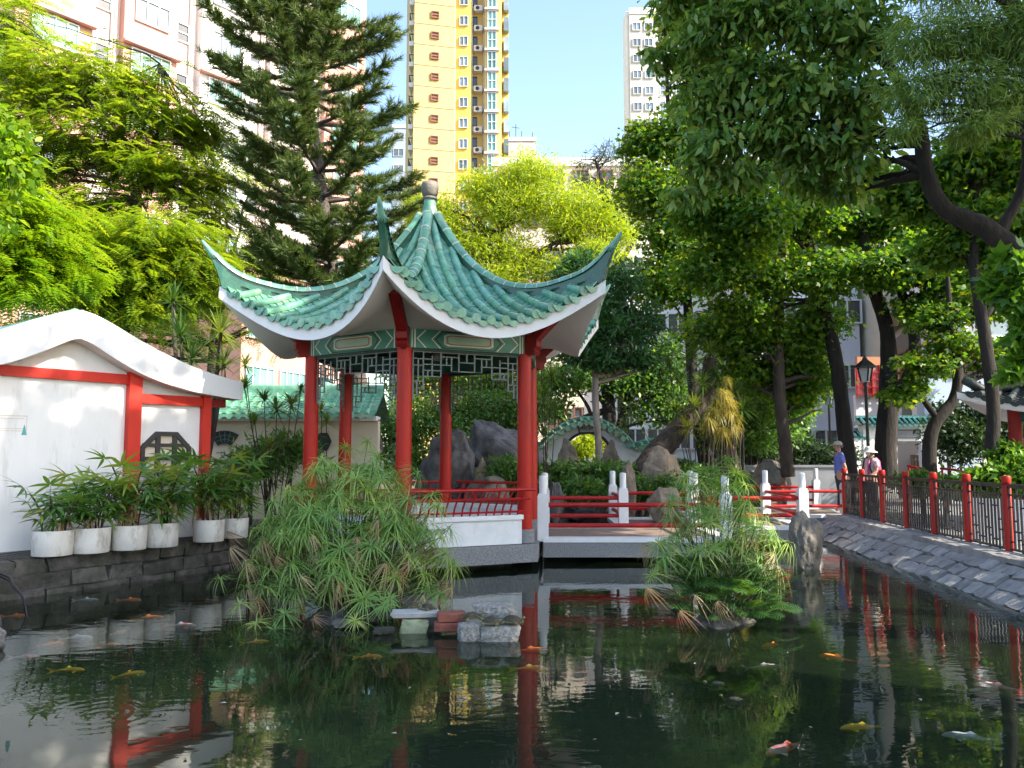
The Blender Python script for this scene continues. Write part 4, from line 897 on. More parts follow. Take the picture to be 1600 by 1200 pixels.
for x0, z0, x1, z1_ in ((-.22, .02, -.22, -.06), (-.26, -.02, -.18, -.02), (-.16, .05, -.13, -.06), (-.12, -.08, -.10, -.11), (-.13, .06, -.12, .04), (-.03, .09, -.01, .06), (-.01, .06, -.01, -.10), (-.07, .03, -.08, -.04), (.05, .02, .04, -.05), (.08, .03, .09, -.05), (.05, .03, .09, .03), (.17, -.02, .15, -.08), (.15, -.08, .21, -.07), (.20, .01, .25, .04)):
    b.bar(q + Vector((x0, -.024, z0)), q + Vector((x1, -.024, z1_)), .008, .016)
b.build('characters', M['frame_dark'], pq)

# ================================================================== PLAIN GATE WALL (right, teal coping)
pg = thing('garden_gate', 'white garden gate wall with teal tiled coping and grey name plaque', 'gate', at(1412, 713, 26))
gA = at(1350, 713, 26); gB = at(1466, 713, 26); gy = 26.0; zt1 = at(1400, 664, gy).z; zo = at(1410, 689, gy).z; oxl, oxr = at(1402, 700, gy).x, at(1448, 700, gy).x
b = MB(); b.box((gA.x, gy, .25), (oxl, gy + .35, zt1)); b.box((oxr, gy, .25), (gB.x, gy + .35, zt1)); b.box((oxl, gy, zo), (oxr, gy + .35, zt1)); b.build('wall', M['white'], pg)
gL = at(1490, 713, 26); zl = at(1480, 684, gy).z; b = MB(); b.box((gB.x + .002, gy + .03, .25), (gL.x, gy + .3, zl)); b.build('wing_wall', M['white'], pg)
gM = at(1335, 713, 26); b = MB(); b.box((gM.x, gy + .03, .25), (gA.x - .002, gy + .3, zl)); b.build('wing_wall', M['white'], pg)
def teal_coping(x0, x1, z):
    b = MB(); b.prism([(x0, gy - .2, z), (x0, gy + .17, z + .2), (x0, gy + .55, z)], (x1 - x0, 0, 0)); b.tube([(x0 - .03, gy + .17, z + .24), (x1 + .03, gy + .17, z + .24)], .07, 8); c_ = b.build('coping', M['glaze_teal'], pg)
    x = x0 + .09
    while x < x1:
        b = MB(); tile_seg(b, Vector((x, gy - .25, z + .01)), Vector((x, gy + .13, z + .22)), Vector((0, -.5, .85)), .05, .045, 6, True); b.build('barrel_tile', M['glaze_teal'], c_, 'auto')
        e = Vector((x + .085, gy - .22, z + .01)); b = MB(); b.prism([e + Vector((.075 * a_, 0, y_)) for a_, y_ in ((-1, .02), (-.8, -.05), (0, -.10), (.8, -.05), (1, .02))], Vector((0, -.015, 0))); b.build('drip_tile', M['glaze_teal'], c_); x += .17
teal_coping(gA.x - .12, gB.x + .12, zt1 + .003); teal_coping(gB.x + .14, gL.x + .1, zl + .003); teal_coping(gM.x - .1, gA.x - .14, zl + .003)
q = at(1412, 678, gy - .02); hw_, hh_ = .50, .11; b = MB(); b.box((q.x - hw_, gy - .04, q.z - hh_), (q.x + hw_, gy - .002, q.z + hh_)); pq = b.build('plaque', M['grey_low'], pg)
b = MB()
for x0, x1, z0, z1_ in ((-hw_ - .03, hw_ + .03, hh_, hh_ + .03), (-hw_ - .03, hw_ + .03, -hh_ - .03, -hh_), (-hw_ - .03, -hw_, -hh_, hh_), (hw_, hw_ + .03, -hh_, hh_)): b.box((q.x + x0, gy - .06, q.z + z0), (q.x + x1, gy - .002, q.z + z1_))
b.build('plaque_frame', M['frame_dark'], pq)
fc = bpy.data.curves.new('characters', 'FONT'); fc.body = '\u8377\u674e\u6d3b\u9053\u516c\u5712'; fc.size = .155; fc.align_x = 'CENTER'; fc.align_y = 'CENTER'; fc.extrude = .004
fo = bpy.data.objects.new('tmp_text', fc); C.objects.link(fo); bpy.context.view_layer.update()
tm = bpy.data.meshes.new_from_object(fo.evaluated_get(bpy.context.evaluated_depsgraph_get())); bpy.data.objects.remove(fo); tm.materials.clear(); tm.materials.append(M['pebble'])
link_mesh('characters', tm, pq, frame_M(Vector((q.x, gy - .043, q.z)), Vector((1, 0, 0)), Vector((0, 0, 1)), Vector((0, -1, 0))))
# things seen through the opening: a pink kiosk wall with timber slats
ks = thing('kiosk_wall', 'pale pink kiosk wall with timber slats seen through the garden gate', 'wall', at(1425, 713, 28.5))
p = at(1395, 713, 28.5); b = MB(); b.box((p.x, 28.5, .3), (p.x + 1.9, 28.8, 2.6)); b.build('wall', M['pink_pale'], ks)
for i in range(6): 
    x = at(1425 + i * 5, 713, 28.3).x; b = MB(); b.box((x, 28.35, .3), (x + .09, 28.42, 1.75)); b.build('slat', M['brown_beam'], ks)

# ================================================================== SIDE PAVILION (right edge)
SP = Vector((11.7, 15.6, 0)); sp = thing('side_pavilion', 'dark tiled pavilion with white eaves and red column at the right edge', 'pavilion', SP)
zE = at(1500, 622, 15.5).z
RS = Roof(SP, 4, rad(180), ([.1, 1.0, 2.0, 2.8, 3.2], [zE + 1.6, zE + .55, zE + .16, zE + .09, zE + .17]), ([.1, .7, 1.4, 1.9, 2.3], [zE + 1.6, zE + .5, zE + .02, zE - .22, zE - .32]), 1.95, 2.22)
b = MB()
for k in range(4):
    b.grid([[RS.P(k, .1 + (RS.eave(s_ * RS.wc / 8) - .1) * i / 8, s_ / 8 * min(.1 + (RS.eave(s_ * RS.wc / 8) - .1) * i / 8, RS.wc), -.02) for s_ in range(-8, 9)] for i in range(9)])
sro = b.build('roof', M['roof_dark'], sp, True)
for k in range(4): cover(RS, sro, k, False, M['roof_dark'], seg=.3)
for k in range(4):
    WC2 = [RS.wc * (-1 + j / 12) for j in range(25)]; n, t = RS.frame(k); top = [RS.P(k, RS.eave(w) - .005, w, -.025) for w in WC2]; low = [p + Vector((0, 0, -.13)) for p in top]; inn = [SP + n * 1.3 + t * (w / RS.wc * 1.3) + Vector((0, 0, zE - .25)) for w in WC2]
    b = MB(); b.grid([top, low, inn]); b.build('fascia', M['white'], sro, True)
    a = RS.va + k * math.pi / 2; b = MB(); b.tube([RS.ridge(k, .1 + i * .32, .09 + (.15 * max(0, i - 8) ** 2)) for i in range(10)] , .09, 7); b.build('ridge', M['roof_dark'], sro, True)
    p = SP + Vector((math.cos(a), math.sin(a), 0)) * 2.05; b = MB(); b.tube([p + Vector((0, 0, .35)), p + Vector((0, 0, zE - .2))], .12, 16); b.build('column', M['red_dark'], sp, 'auto')
    a2 = a + math.pi / 2; q = SP + Vector((math.cos(a2), math.sin(a2), 0)) * 2.05; b = MB(); b.bar(p + Vector((0, 0, zE - .3)), q + Vector((0, 0, zE - .3)), .12, .3); b.build('beam', M['green_dark'], sp)
b = MB(); b.box((SP.x - 2, SP.y - 2, .36), (SP.x + 2, SP.y + 2, .46)); b.build('plinth', M['pebble'], sp)

# ================================================================== FENCE on the right bank
fe = thing('garden_fence', 'black lattice fence with turned red posts along the pond edge', 'fence', FA + Vector((0, 0, GZ)))
fposts = [FA + fd * (i * 1.18 - .10) for i in range(10)]
zf = GZ + .045
for i, p in enumerate(fposts):
    b = MB(); b.lathe([(.055, 0), (.055, .93), (.044, .945), (.044, .965), (.058, .98), (.060, 1.0), (.060, 1.065), (.052, 1.08), (.02, 1.085)], p + Vector((0, 0, zf - .05)), 14); b.build('post', M['red'], fe, 'auto')
    if i == len(fposts) - 1: break
    q = fposts[i+1]; b = MB()
    def bar(u0, v0, u1, v1, w=.026): b.bar(p.lerp(q, u0) + Vector((0, 0, zf + v0)), p.lerp(q, u1) + Vector((0, 0, zf + v1)), w, w, up=(0, 0, 1) if abs(v1 - v0) < .01 else fn)
    bar(.05, .90, .95, .90, .05); bar(.05, .78, .95, .78, .024); bar(.05, .06, .95, .06, .03)
    us = [.05 + .9 * j / 11 for j in range(12)]
    for j, u in enumerate(us): bar(u, .06 if j % 3 else .0, u, .78 if j % 2 else .90, .022)
    for j in range(0, 11):
        if j % 4 in (1, 2): bar(us[j], .30, us[j+1], .30, .02); bar(us[j], .44 if j % 2 else .20, us[j+1], .44 if j % 2 else .20, .02)
        if j % 4 in (0, 3): bar(us[j], .62, us[j+1], .62, .02); bar(us[j], .16, us[j+1], .16, .02)
    b.build('lattice_panel', M['metal_black'], fe)
b = MB(); b.bar(fposts[0] + Vector((0, 0, zf - .02)), fposts[-1] + Vector((0, 0, zf - .02)), .16, .10); b.build('base_rail', M['grey_low'], fe)
# white panel leaning behind the near end of the fence
wpn = thing('white_signboard', 'white board behind the near end of the black fence', 'board', at(1560, 800, 12.6))
a_, c_ = at(1512, 770, 12.7), at(1650, 770, 12.2); b = MB(); b.bar(Vector((a_.x, a_.y, .75)), Vector((c_.x, c_.y, .72)), .05, .62); b.build('panel', M['white_post'], wpn)
for f in (.12, .88): p = a_.lerp(c_, f); b = MB(); b.box((p.x - .03, p.y + .03, .36), (p.x + .03, p.y + .09, .6)); b.build('leg', M['metal_black'], wpn)
# red handrail beyond
hr_ = thing('red_handrail', 'curved red handrail behind the black fence by the gate', 'handrail', at(1470, 735, 18))
b = MB(); b.tube(spline([at(1418, 728, 19), at(1450, 735, 18.5), at(1462, 745, 18)], 5), .03, 8); b.tube(spline([at(1470, 732, 18.6), at(1500, 736, 18), at(1530, 748, 17)], 5), .03, 8); b.build('rail', M['red_rail'], hr_, True)
for px, py, D in ((1420, 728, 19), (1460, 744, 18.02), (1472, 733, 18.58), (1528, 747, 17.02)): p = at(px, py, D); b = MB(); b.tube([p, (p.x, p.y, .36)], .025, 8); b.build('post', M['red_rail'], hr_)

# low rendered walls at the back of the garden
lw = thing('low_garden_wall', 'low grey rendered wall of the planter behind the bridge', 'wall', at(1270, 760, 22.8))
p, q = at(1140, 740, 23.4), at(1330, 740, 23.0); zt2 = at(1270, 730, 23.2).z
b = MB(); b.bar(Vector((p.x, p.y, (zt2 + .2) / 2)), Vector((q.x, q.y, (zt2 + .2) / 2)), .25, zt2 - .2); b.build('wall', M['grey_low'], lw)
b = MB(); b.bar(Vector((p.x, p.y, zt2 + .03)), Vector((q.x, q.y, zt2 + .03)), .32, .06); b.build('coping', M['grey_low'], lw)

# ================================================================== LAMP POSTS
def lamp(px, ytop, D, label, h=None):
    top = at(px, ytop, D); o = thing('lamp_post', label, 'lamp post', (top.x, D, GZ), 'black garden lamp posts'); z = top.z; x, y = top.x, D
    b = MB(); b.tube([(x, y, GZ), (x, y, GZ + .5), (x, y, GZ + .55), (x, y, z - .62)], [.075, .07, .045, .038], 10); b.build('pole', M['metal_black'], o)
    b = MB(); b.lathe([(.10, -.62), (.11, -.58), (.17, -.28)], (x, y, z), 4); b.build('lantern_glass', M['lamp_glass'], o)
    b = MB(); b.lathe([(.27, -.28), (.25, -.24), (.07, -.08), (.05, -.03), (.012, .02)], (x, y, z), 8); b.build('lantern_roof', M['metal_black'], o)
    b = MB()
    for k in range(4): a = k * math.pi / 2; b.bar((x + .11 * math.cos(a), y + .11 * math.sin(a), z - .6), (x + .18 * math.cos(a), y + .18 * math.sin(a), z - .28), .03, .03)
    b.build('lantern_frame', M['metal_black'], o)
lamp(1351, 557, 19.5, 'black lantern lamp post in front of the red hoarding'); lamp(1158, 594, 22.5, 'black lantern lamp post among the shrubs behind the bridge'); lamp(1531, 596, 24.5, 'black lantern lamp post behind the dark pavilion roof')
lamp(1294, 604, 27.5, 'slim lamp post in front of the white flats')

# ================================================================== ROCKS
def rock(name, label, c, r, m, seed, cut=11, rough=.5, cat='rock', rot=0, group=None):
    """a faceted boulder: subdivided sphere, cut by planes, roughened"""
    bm = bmesh.new(); bmesh.ops.create_icosphere(bm, subdivisions=5, radius=1); rr = random.Random(seed); off = Vector((seed * 3.1, seed * 1.7, seed))
    pl_ = [(Vector((rr.uniform(-1, 1), rr.uniform(-1, 1), rr.uniform(-.5, 1))).normalized(), rr.uniform(.70, .95)) for _ in range(cut)]
    for v in bm.verts:
        p = v.co.copy()
        for n_, d_ in pl_:
            e = p.dot(n_) - d_
            if e > 0: p -= n_ * e * .93
        k = noise.fractal(p * 1.4 + off, 1.0, 2.0, 4); r2 = noise.ridged_multi_fractal(p * 2.1 + off, 1.0, 2.0, 4, 1.0, 2.0)
        p *= 1 + rough * .35 * k - rough * .16 * (r2 - 1)
        v.co = p
    Mx = Matrix.Rotation(rot, 4, 'Y') @ Matrix.Diagonal((*r, 1)); bm.transform(Mx); me = bpy.data.meshes.new(name); bm.to_mesh(me); bm.free(); me.materials.append(m)
    me.polygons.foreach_set('use_smooth', [True] * len(me.polygons)); me.set_sharp_from_angle(angle=rad(34))
    o = bpy.data.objects.new(name, me); C.objects.link(o); o.location = c; o.rotation_euler.z = rr.uniform(0, 6.28) if rot == 0 else 0; WP[o.name] = Vector(c); return tag(o, label, cat, group)
def pr(px, py, D, wpx, hpx, label, m, seed, **kw):
    k = FPX / D; c = at(px, py, D); zt_ = c.z + hpx / 2 / k; zb_ = min(c.z - hpx / 2 / k, -.2 if D < 13 else mound_z(c.x, c.y) - .12); c.z = (zt_ + zb_) / 2; return rock('boulder', label, c, (wpx / 2 / k, wpx / 2.4 / k, (zt_ - zb_) / 2), M[m], seed, group='garden rocks', **kw)
pr(704, 735, 17.6, 82, 135, 'tall dark boulder behind the pavilion back column', 'rock_dark', 3, rot=.18)
pr(786, 708, 18.6, 108, 120, 'large dark slanting boulder inside the pavilion view', 'rock_dark', 5, rot=-.55)
pr(752, 727, 17.2, 26, 30, 'small yellow topped stone between two dark boulders', 'rock_tan', 8)
pr(668, 740, 17.5, 40, 60, 'dark rock left of the tall boulder behind the pavilion', 'rock_dark', 9)
pr(762, 755, 16.8, 70, 30, 'low grey rock behind the pavilion seat', 'rock_grey', 10)
pr(889, 708, 21.5, 42, 55, 'brown rock under the left foot of the moon gate', 'rock_tan', 12)
pr(955, 715, 22.5, 30, 50, 'brown rock inside the moon gate opening', 'rock_tan', 13)
pr(1030, 726, 19.2, 66, 46, 'brown rock with ochre patches at the foot of the leaning trunk', 'rock_tan', 31)
pr(982, 748, 17.9, 28, 50, 'pale sunlit rock behind the white bridge posts', 'rock_tan', 15)
pr(1062, 726, 20.5, 46, 28, 'brown rock behind the sedge tops by the bridge', 'rock_grey', 33)
pr(1142, 714, 20.5, 34, 40, 'rounded rock with orange side beside the shrubs', 'rock_tan', 17)
pr(1205, 742, 21.6, 70, 52, 'large grey brown boulder behind the bridge rails', 'rock_grey', 18)
pr(1165, 756, 22.0, 60, 40, 'flat grey boulder left of the large bridge boulder', 'rock_grey', 19)
pr(1040, 782, 16.8, 60, 46, 'pale sunlit rock face seen through the bridge rails', 'rock_tan', 24)
pr(900, 770, 18.3, 90, 46, 'dark rock under the shrub behind the bridge', 'rock_dark', 25)
pr(866, 770, 17.0, 30, 36, 'narrow dark rock between pavilion and bridge post', 'rock_dark', 26)
pr(1257, 843, 12.6, 62, 92, 'standing grey rock in the water by the bridge end', 'rock_grey', 20, rot=.0)
rock('boulder', 'rough stone at the pond edge at the far left of the picture', (-4.95, 7.35, .05), (.35, .5, .32), M['stone'], 30, group='garden rocks')
# rocks carrying the two planted islands
rock('island_rock', 'dark island rock under the big sedge clump', (-1.75, 9.25, -.22), (1.05, .8, .36), M['stone_dark'], 21, group='island rocks')
rock('island_rock', 'dark island rock under the smaller sedge and fern clump', (2.1, 8.5, -.26), (.55, .42, .38), M['stone_dark'], 22, group='island rocks')

# ================================================================== FOLIAGE TOOLS
SHAPES = {
 'oval':   np.array([(0, 0, 0), (.5, .38, .06), (.30, .75, .03), (0, 1, -.12), (-.30, .75, .03), (-.5, .38, .06)]),
 'diamond': np.array([(0, 0, 0), (.5, .42, .08), (0, 1, -.06), (-.5, .42, .08)]),
 'maple':  np.array([(0, 0, 0), (.36, .10, .02), (.62, .56, .0), (.24, .50, .04), (0, 1, -.08), (-.24, .50, .04), (-.62, .56, .0), (-.36, .10, .02)]),
 'blade':  np.array([(-.5, 0, 0), (.5, 0, 0), (.0, 1, -.10)]),
}
def nrm(a): return a / np.maximum(np.linalg.norm(a, axis=1, keepdims=True), 1e-9)
def leaf_mesh(name, cen, axis, up, length, width, shape, mats, rnd=None, smooth=False):
    """one mesh of many separate blades"""
    S = SHAPES[shape]; N, K = len(cen), len(S)
    axis = nrm(axis); side = nrm(np.cross(axis, up)); nn = np.cross(side, axis)
    length = np.broadcast_to(np.asarray(length, float), (N,)); width = np.broadcast_to(np.asarray(width, float), (N,))
    V = cen[:, None, :] + (S[None, :, 1, None] * length[:, None, None]) * axis[:, None, :] + (S[None, :, 0, None] * width[:, None, None]) * side[:, None, :] + (S[None, :, 2, None] * length[:, None, None]) * nn[:, None, :]
    me = bpy.data.meshes.new(name); me.vertices.add(N * K); me.vertices.foreach_set('co', V.reshape(-1).astype(np.float32))
    me.loops.add(N * K); me.loops.foreach_set('vertex_index', np.arange(N * K, dtype=np.int32)); me.polygons.add(N)
    me.polygons.foreach_set('loop_start', np.arange(0, N * K, K, dtype=np.int32))
    at_ = me.attributes.new('rnd', 'FLOAT', 'FACE'); r = RNG.random(N) if rnd is None else rnd
    at_.data.foreach_set('value', r.astype(np.float32))
    for m in (mats if isinstance(mats, (list, tuple)) else [mats]): me.materials.append(m)
    me.update(calc_edges=True); return me
def rdir(N): return nrm(RNG.normal(size=(N, 3)))
def clumped(blobs, per, sig=.28, shell=.55):
    """leaf positions: sub-clumps spread through each ellipsoid, more of them near its skin; per = leaves in the whole crown"""
    vol = np.array([max(b[1][0] * b[1][1] * b[1][2], 1e-3) ** .72 for b in blobs]); share = vol / vol.sum(); P = []; Cn = []
    for (c, r), s in zip(blobs, share):
        n = max(int(per * s), 10); r = np.array(r); k = max(5, int(n / 46)); d = rdir(k); rad_ = (shell + (1 - shell) * RNG.random((k, 1))) * (RNG.random((k, 1)) ** .35)
        cc = np.array(c) + d * rad_ * r; idx = RNG.integers(0, k, n); sg = sig * np.minimum(r, r.mean() * 1.1)
        P.append(cc[idx] + RNG.normal(size=(n, 3)) * sg * np.array([1, 1, .62])); Cn.append(np.repeat(np.array(c)[None], n, 0))
    return np.concatenate(P), np.concatenate(Cn)
def px_blobs(L):
    """(px, py, depth, half width px, half height px[, half depth m])"""
    out = []
    for q in L:
        k = FPX / q[2]; out.append((tuple(at(q[0], q[1], q[2])), (q[3] / k, (q[5] if len(q) > 5 else q[3] / k * .85), q[4] / k)))
    return out
def branches(b, trunk, rs, blobs, n_each=3, r0=.05, gnarl=.12, lo=.35):
    trunk = [Vector(p) for p in trunk]
    for (c, r) in blobs:
        for _ in range(n_each):
            tgt = Vector(c) + Vector([random.uniform(-.75, .75) * q for q in r]); 
            i = min(range(len(trunk)), key=lambda j: (trunk[j] - tgt).length + max(0, trunk[j].z - tgt.z) * 1.5 + (2.5 if j < lo * len(trunk) else 0)); i = max(0, i - random.randint(0, 2)); p = trunk[i]
            L = (tgt - p).length; mid = p.lerp(tgt, .5) + Vector((random.uniform(-1, 1), random.uniform(-1, 1), random.uniform(-.2, .9))) * L * gnarl * 1.3
            q = bez(p, mid, tgt, 7); q = [x + Vector((random.uniform(-1, 1), random.uniform(-1, 1), random.uniform(-1, 1))) * L * .018 for x in q]; q[0] = p
            ra = min(r0 * random.uniform(.7, 1.2), rs[min(i, len(rs) - 1)] * .7); b.tube(q, [ra * (1 - .85 * k / 7) + .004 for k in range(8)], 6, False)
            for k in (3, 5, 6):
                e = q[k] + Vector((random.uniform(-1, 1), random.uniform(-1, 1), random.uniform(-.3, .9))) * L * .22; b.tube([q[k], q[k].lerp(e, .5) + Vector((0, 0, .03 * L)), e], [ra * .35, ra * .22, .004], 4, False)
def tree(name, label, trunks, blobs, leafmat_, barkmat, n, length, width, shape='oval', sig=.28, droop=.3, flat=.5, group=None, cat='tree', shell=.5, nb=3, br0=.06, lo=.3):
    """trunks: list of (points, radii)"""
    base = Vector(trunks[0][0][0]); o = thing(name, label, cat, base, group); tb = MB()
    allp, allr = [], []
    for P, R_ in trunks:
        S_ = spline(P, 6); rr = np.interp(np.linspace(0, 1, len(S_)), np.linspace(0, 1, len(R_)), R_); tb.tube(S_, list(rr), 12, True, .10); allp += S_; allr += list(rr)
    tr = tb.build('trunk', barkmat, o, True); bb = MB(); branches(bb, allp, allr, blobs, nb, br0, lo=lo); stuff(bb.build('branches', barkmat, o, True))
    crown(o, blobs, leafmat_, n, length, width, shape, sig, droop, flat, shell); return o
def crown(o, blobs, m, n, length, width, shape='oval', sig=.28, droop=.3, flat=.5, shell=.5, name='crown'):
    P, Cn = clumped(blobs, n, sig, shell); N = len(P); out = nrm(P - Cn + 1e-3)
    ax = nrm(out * .7 + rdir(N) * .9 + np.array([0, 0, -droop])); up = nrm(rdir(N) * (1 - flat) + np.array([0, 0, 1.0]) * flat + out * .35)
    L = length * RNG.uniform(.55, 1.35, N); me = leaf_mesh(name, P - np.array(wpos(o))[None], ax, up, L, L * width, shape, m)
    c = link_mesh(name, me, o); c['kind'] = 'stuff'; return c
# leaf colours (base colours, picked leaf by leaf)
LM = {}
LM['feather'] = leafmat('feathery_leaf', [(0.077, 0.163, 0.017), (0.131, 0.233, 0.022), (0.19, 0.297, 0.028), (0.26, 0.339, 0.035)], .55, .5)
LM['bright'] = leafmat('bright_broad_leaf', [(0.091, 0.213, 0.014), (0.156, 0.288, 0.018), (0.247, 0.35, 0.024)], .55, .4)
LM['lime'] = leafmat('yellow_green_leaf', [(0.183, 0.299, 0.02), (0.274, 0.385, 0.025), (0.379, 0.47, 0.03)], .5, .5)
LM['grey'] = leafmat('grey_green_needle', [(.05, .075, .05), (.075, .10, .065), (.10, .12, .08)], .25, .6)
LM['pine'] = leafmat('pine_needle', [(0.031, 0.068, 0.021), (0.054, 0.105, 0.026), (0.102, 0.158, 0.033), (0.145, 0.18, 0.039)], .2, .5)
LM['dark'] = leafmat('dark_glossy_leaf', [(0.031, 0.096, 0.039), (0.053, 0.149, 0.053), (0.088, 0.21, 0.061)], .35, .3)
LM['maple'] = leafmat('maple_leaf', [(0.039, 0.121, 0.02), (0.063, 0.169, 0.025), (0.105, 0.233, 0.029), (0.196, 0.29, 0.029)], .55, .45)
LM['mapley'] = leafmat('turning_maple_leaf', [(0.041, 0.121, 0.018), (0.065, 0.168, 0.022), (0.105, 0.217, 0.022), (0.178, 0.228, 0.022)], .55, .45)
LM['ficus'] = leafmat('large_drooping_leaf', [(0.066, 0.164, 0.039), (0.106, 0.234, 0.053), (0.167, 0.305, 0.071), (0.272, 0.352, 0.088)], .35, .28)
LM['needle'] = leafmat('fine_drooping_leaf', [(0.096, 0.192, 0.056), (0.149, 0.259, 0.066), (0.23, 0.338, 0.093)], .4, .5)
LM['shrub'] = leafmat('shrub_leaf', [(0.04, 0.121, 0.031), (0.072, 0.177, 0.043), (0.113, 0.241, 0.054), (0.161, 0.29, 0.062)], .4, .4)
LM['shrubd'] = leafmat('dark_hedge_leaf', [(.012, .035, .014), (.02, .05, .018), (.032, .07, .024)], .3, .4)
LM['shrubb'] = leafmat('fresh_shrub_leaf', [(.06, .16, .02), (.09, .21, .025), (.13, .26, .03)], .5, .4)
LM['dracaena'] = leafmat('dracaena_leaf', [(0.049, 0.115, 0.029), (0.077, 0.155, 0.036), (0.119, 0.203, 0.046), (0.196, 0.243, 0.052)], .35, .35, objrand=True)
LM['dracaena_sun'] = leafmat('sun_gold_dracaena_leaf', [(.20, .21, .05), (.34, .32, .09), (.46, .42, .14)], .4, .4, objrand=True)  # gold of a sun shaft put into the leaf colour
LM['sedge'] = leafmat('sedge_leaf', [(0.151, 0.28, 0.085), (0.2, 0.345, 0.094), (0.264, 0.392, 0.103), (0.376, 0.457, 0.119)], .35, .4, objrand=True, tcol=(1.5, 1.6, .7))
LM['dry'] = leafmat('dry_sedge_leaf', [(0.299, 0.186, 0.103), (0.448, 0.3, 0.177), (0.55, 0.443, 0.287)], .3, .6, objrand=True, tcol=(1.3, 1.1, .8))
LM['sstem'] = leafmat('sedge_stem', [(.04, .085, .022), (.07, .12, .03)], .1, .5, objrand=True)
LM['rhapis'] = leafmat('palm_leaf', [(0.051, 0.146, 0.035), (0.085, 0.211, 0.047), (0.135, 0.276, 0.055), (0.27, 0.325, 0.055)], .35, .35, objrand=True)
LM['philo'] = leafmat('lobed_leaf', [(0.044, 0.125, 0.034), (0.069, 0.175, 0.042), (0.106, 0.225, 0.048)], .35, .35, objrand=True)

# ================================================================== LEFT FEATHERY TREES
def feather_tree(name, label, trunks, blobs, n_fronds, D, m=None, flen=.42):
    base = Vector(trunks[0][0][0]); o = thing(name, label, 'tree', base, 'feathery leaved trees on the left'); tb = MB(); allp, allr = [], []
    for P, R_ in trunks:
        S_ = spline(P, 6); rr = np.interp(np.linspace(0, 1, len(S_)), np.linspace(0, 1, len(R_)), R_); tb.tube(S_, list(rr), 10, True, .12); allp += S_; allr += list(rr)
    tb.build('trunk', M['bark_brown'], o, True); bb = MB(); branches(bb, allp, allr, blobs, 4, .06, .16); stuff(bb.build('branches', M['bark_brown'], o, True))
    P, Cn = clumped(blobs, n_fronds, .48, .3); N = len(P); out = nrm((P - Cn) * np.array([1, 1, .3]) + 1e-3)
    ax = nrm(out * .8 + rdir(N) * np.array([.8, .8, .18]) + np.array([.25, 0, -.28])); up = nrm(np.array([0, 0, 1.0]) + rdir(N) * .28); side = nrm(np.cross(ax, up)); upn = np.cross(side, ax)
    FL = flen * RNG.uniform(.6, 1.2, N); K = 9; cs, axs, ups, ls, rn = [], [], [], [], []; fr = RNG.random(N)
    for j in range(K):
        f = (j + .6) / K; pos = P + ax * (FL * f)[:, None] - np.array([0, 0, 1.0]) * (FL * f * f * .30)[:, None]
        for s in (-1, 1):
            cs.append(pos); axs.append(nrm(side * s + ax * .45 + RNG.normal(size=(N, 3)) * .10)); ups.append(upn); ls.append(FL * .30 * (1 - .5 * abs(f - .45))); rn.append(np.clip(fr * .8 + RNG.random(N) * .2, 0, 1))
    cs, axs, ups, ls, rn = map(np.concatenate, (cs, axs, ups, ls, rn))
    me = leaf_mesh('crown', cs - np.array(base)[None], axs, ups, ls, ls * .34, 'diamond', m or LM['feather'], rn); c = link_mesh('crown', me, o); c['kind'] = 'stuff'; return o
feather_tree('feathery_tree', 'tall feathery tree with forked trunk lit by sun behind the house',
    [([at(205, 700, 20), at(208, 520, 20), at(212, 400, 20), at(214, 290, 20)], [.2, .17, .14, .11]), ([at(213, 300, 20), at(240, 230, 20.2), at(262, 160, 20.4), at(250, 100, 20.6)], [.1, .08, .05, .03]), ([at(212, 310, 20), at(190, 240, 19.8), at(150, 170, 19.6)], [.09, .06, .03])],
    px_blobs([(70, 110, 20, 80, 50), (165, 130, 20, 85, 45), (250, 190, 20, 75, 48), (315, 200, 20.6, 45, 36), (120, 210, 19.6, 80, 45), (60, 260, 20, 70, 45), (160, 320, 20, 65, 30), (290, 290, 20.3, 62, 34), (100, 345, 19.5, 80, 28), (330, 350, 20.5, 40, 26), (10, 40, 20.5, 60, 60), (30, 160, 19.5, 50, 40), (240, 260, 20, 80, 40), (40, 380, 20, 80, 50), (200, 380, 20.5, 80, 36)]), 9000, 20)
feather_tree('feathery_tree', 'lower feathery tree with drooping sprays right above the white gable',
    [([at(195, 700, 17.2), at(192, 560, 17.2), at(200, 450, 17.2), at(215, 380, 17.2)], [.17, .15, .11, .06]), ([at(197, 470, 17.2), at(250, 420, 17.3), at(290, 380, 17.4)], [.08, .05, .025])],
    px_blobs([(250, 365, 17.2, 80, 36), (290, 420, 17.4, 60, 40), (215, 430, 17, 70, 40), (170, 400, 17, 50, 40), (150, 460, 16.8, 60, 36), (310, 460, 17.6, 36, 32), (235, 480, 17.4, 60, 26), (120, 420, 17, 60, 40)]), 4600, 17, flen=.38)
feather_tree('feathery_tree', 'bright feathery tree at the left edge beside the gable',
    [([at(-60, 720, 14.5), at(-50, 520, 14.5), at(-20, 400, 14.5), at(10, 330, 14.5)], [.16, .14, .1, .05]), ([at(-40, 460, 14.5), at(40, 420, 14.6), at(80, 400, 14.7)], [.07, .05, .02])],
    px_blobs([(20, 330, 14.5, 80, 40), (70, 380, 14.6, 70, 34), (20, 410, 14.4, 70, 40), (95, 430, 14.8, 46, 30), (40, 450, 14.3, 60, 24), (-40, 300, 14.5, 60, 60)]), 2600, 14.5, LM['bright'], flen=.40)
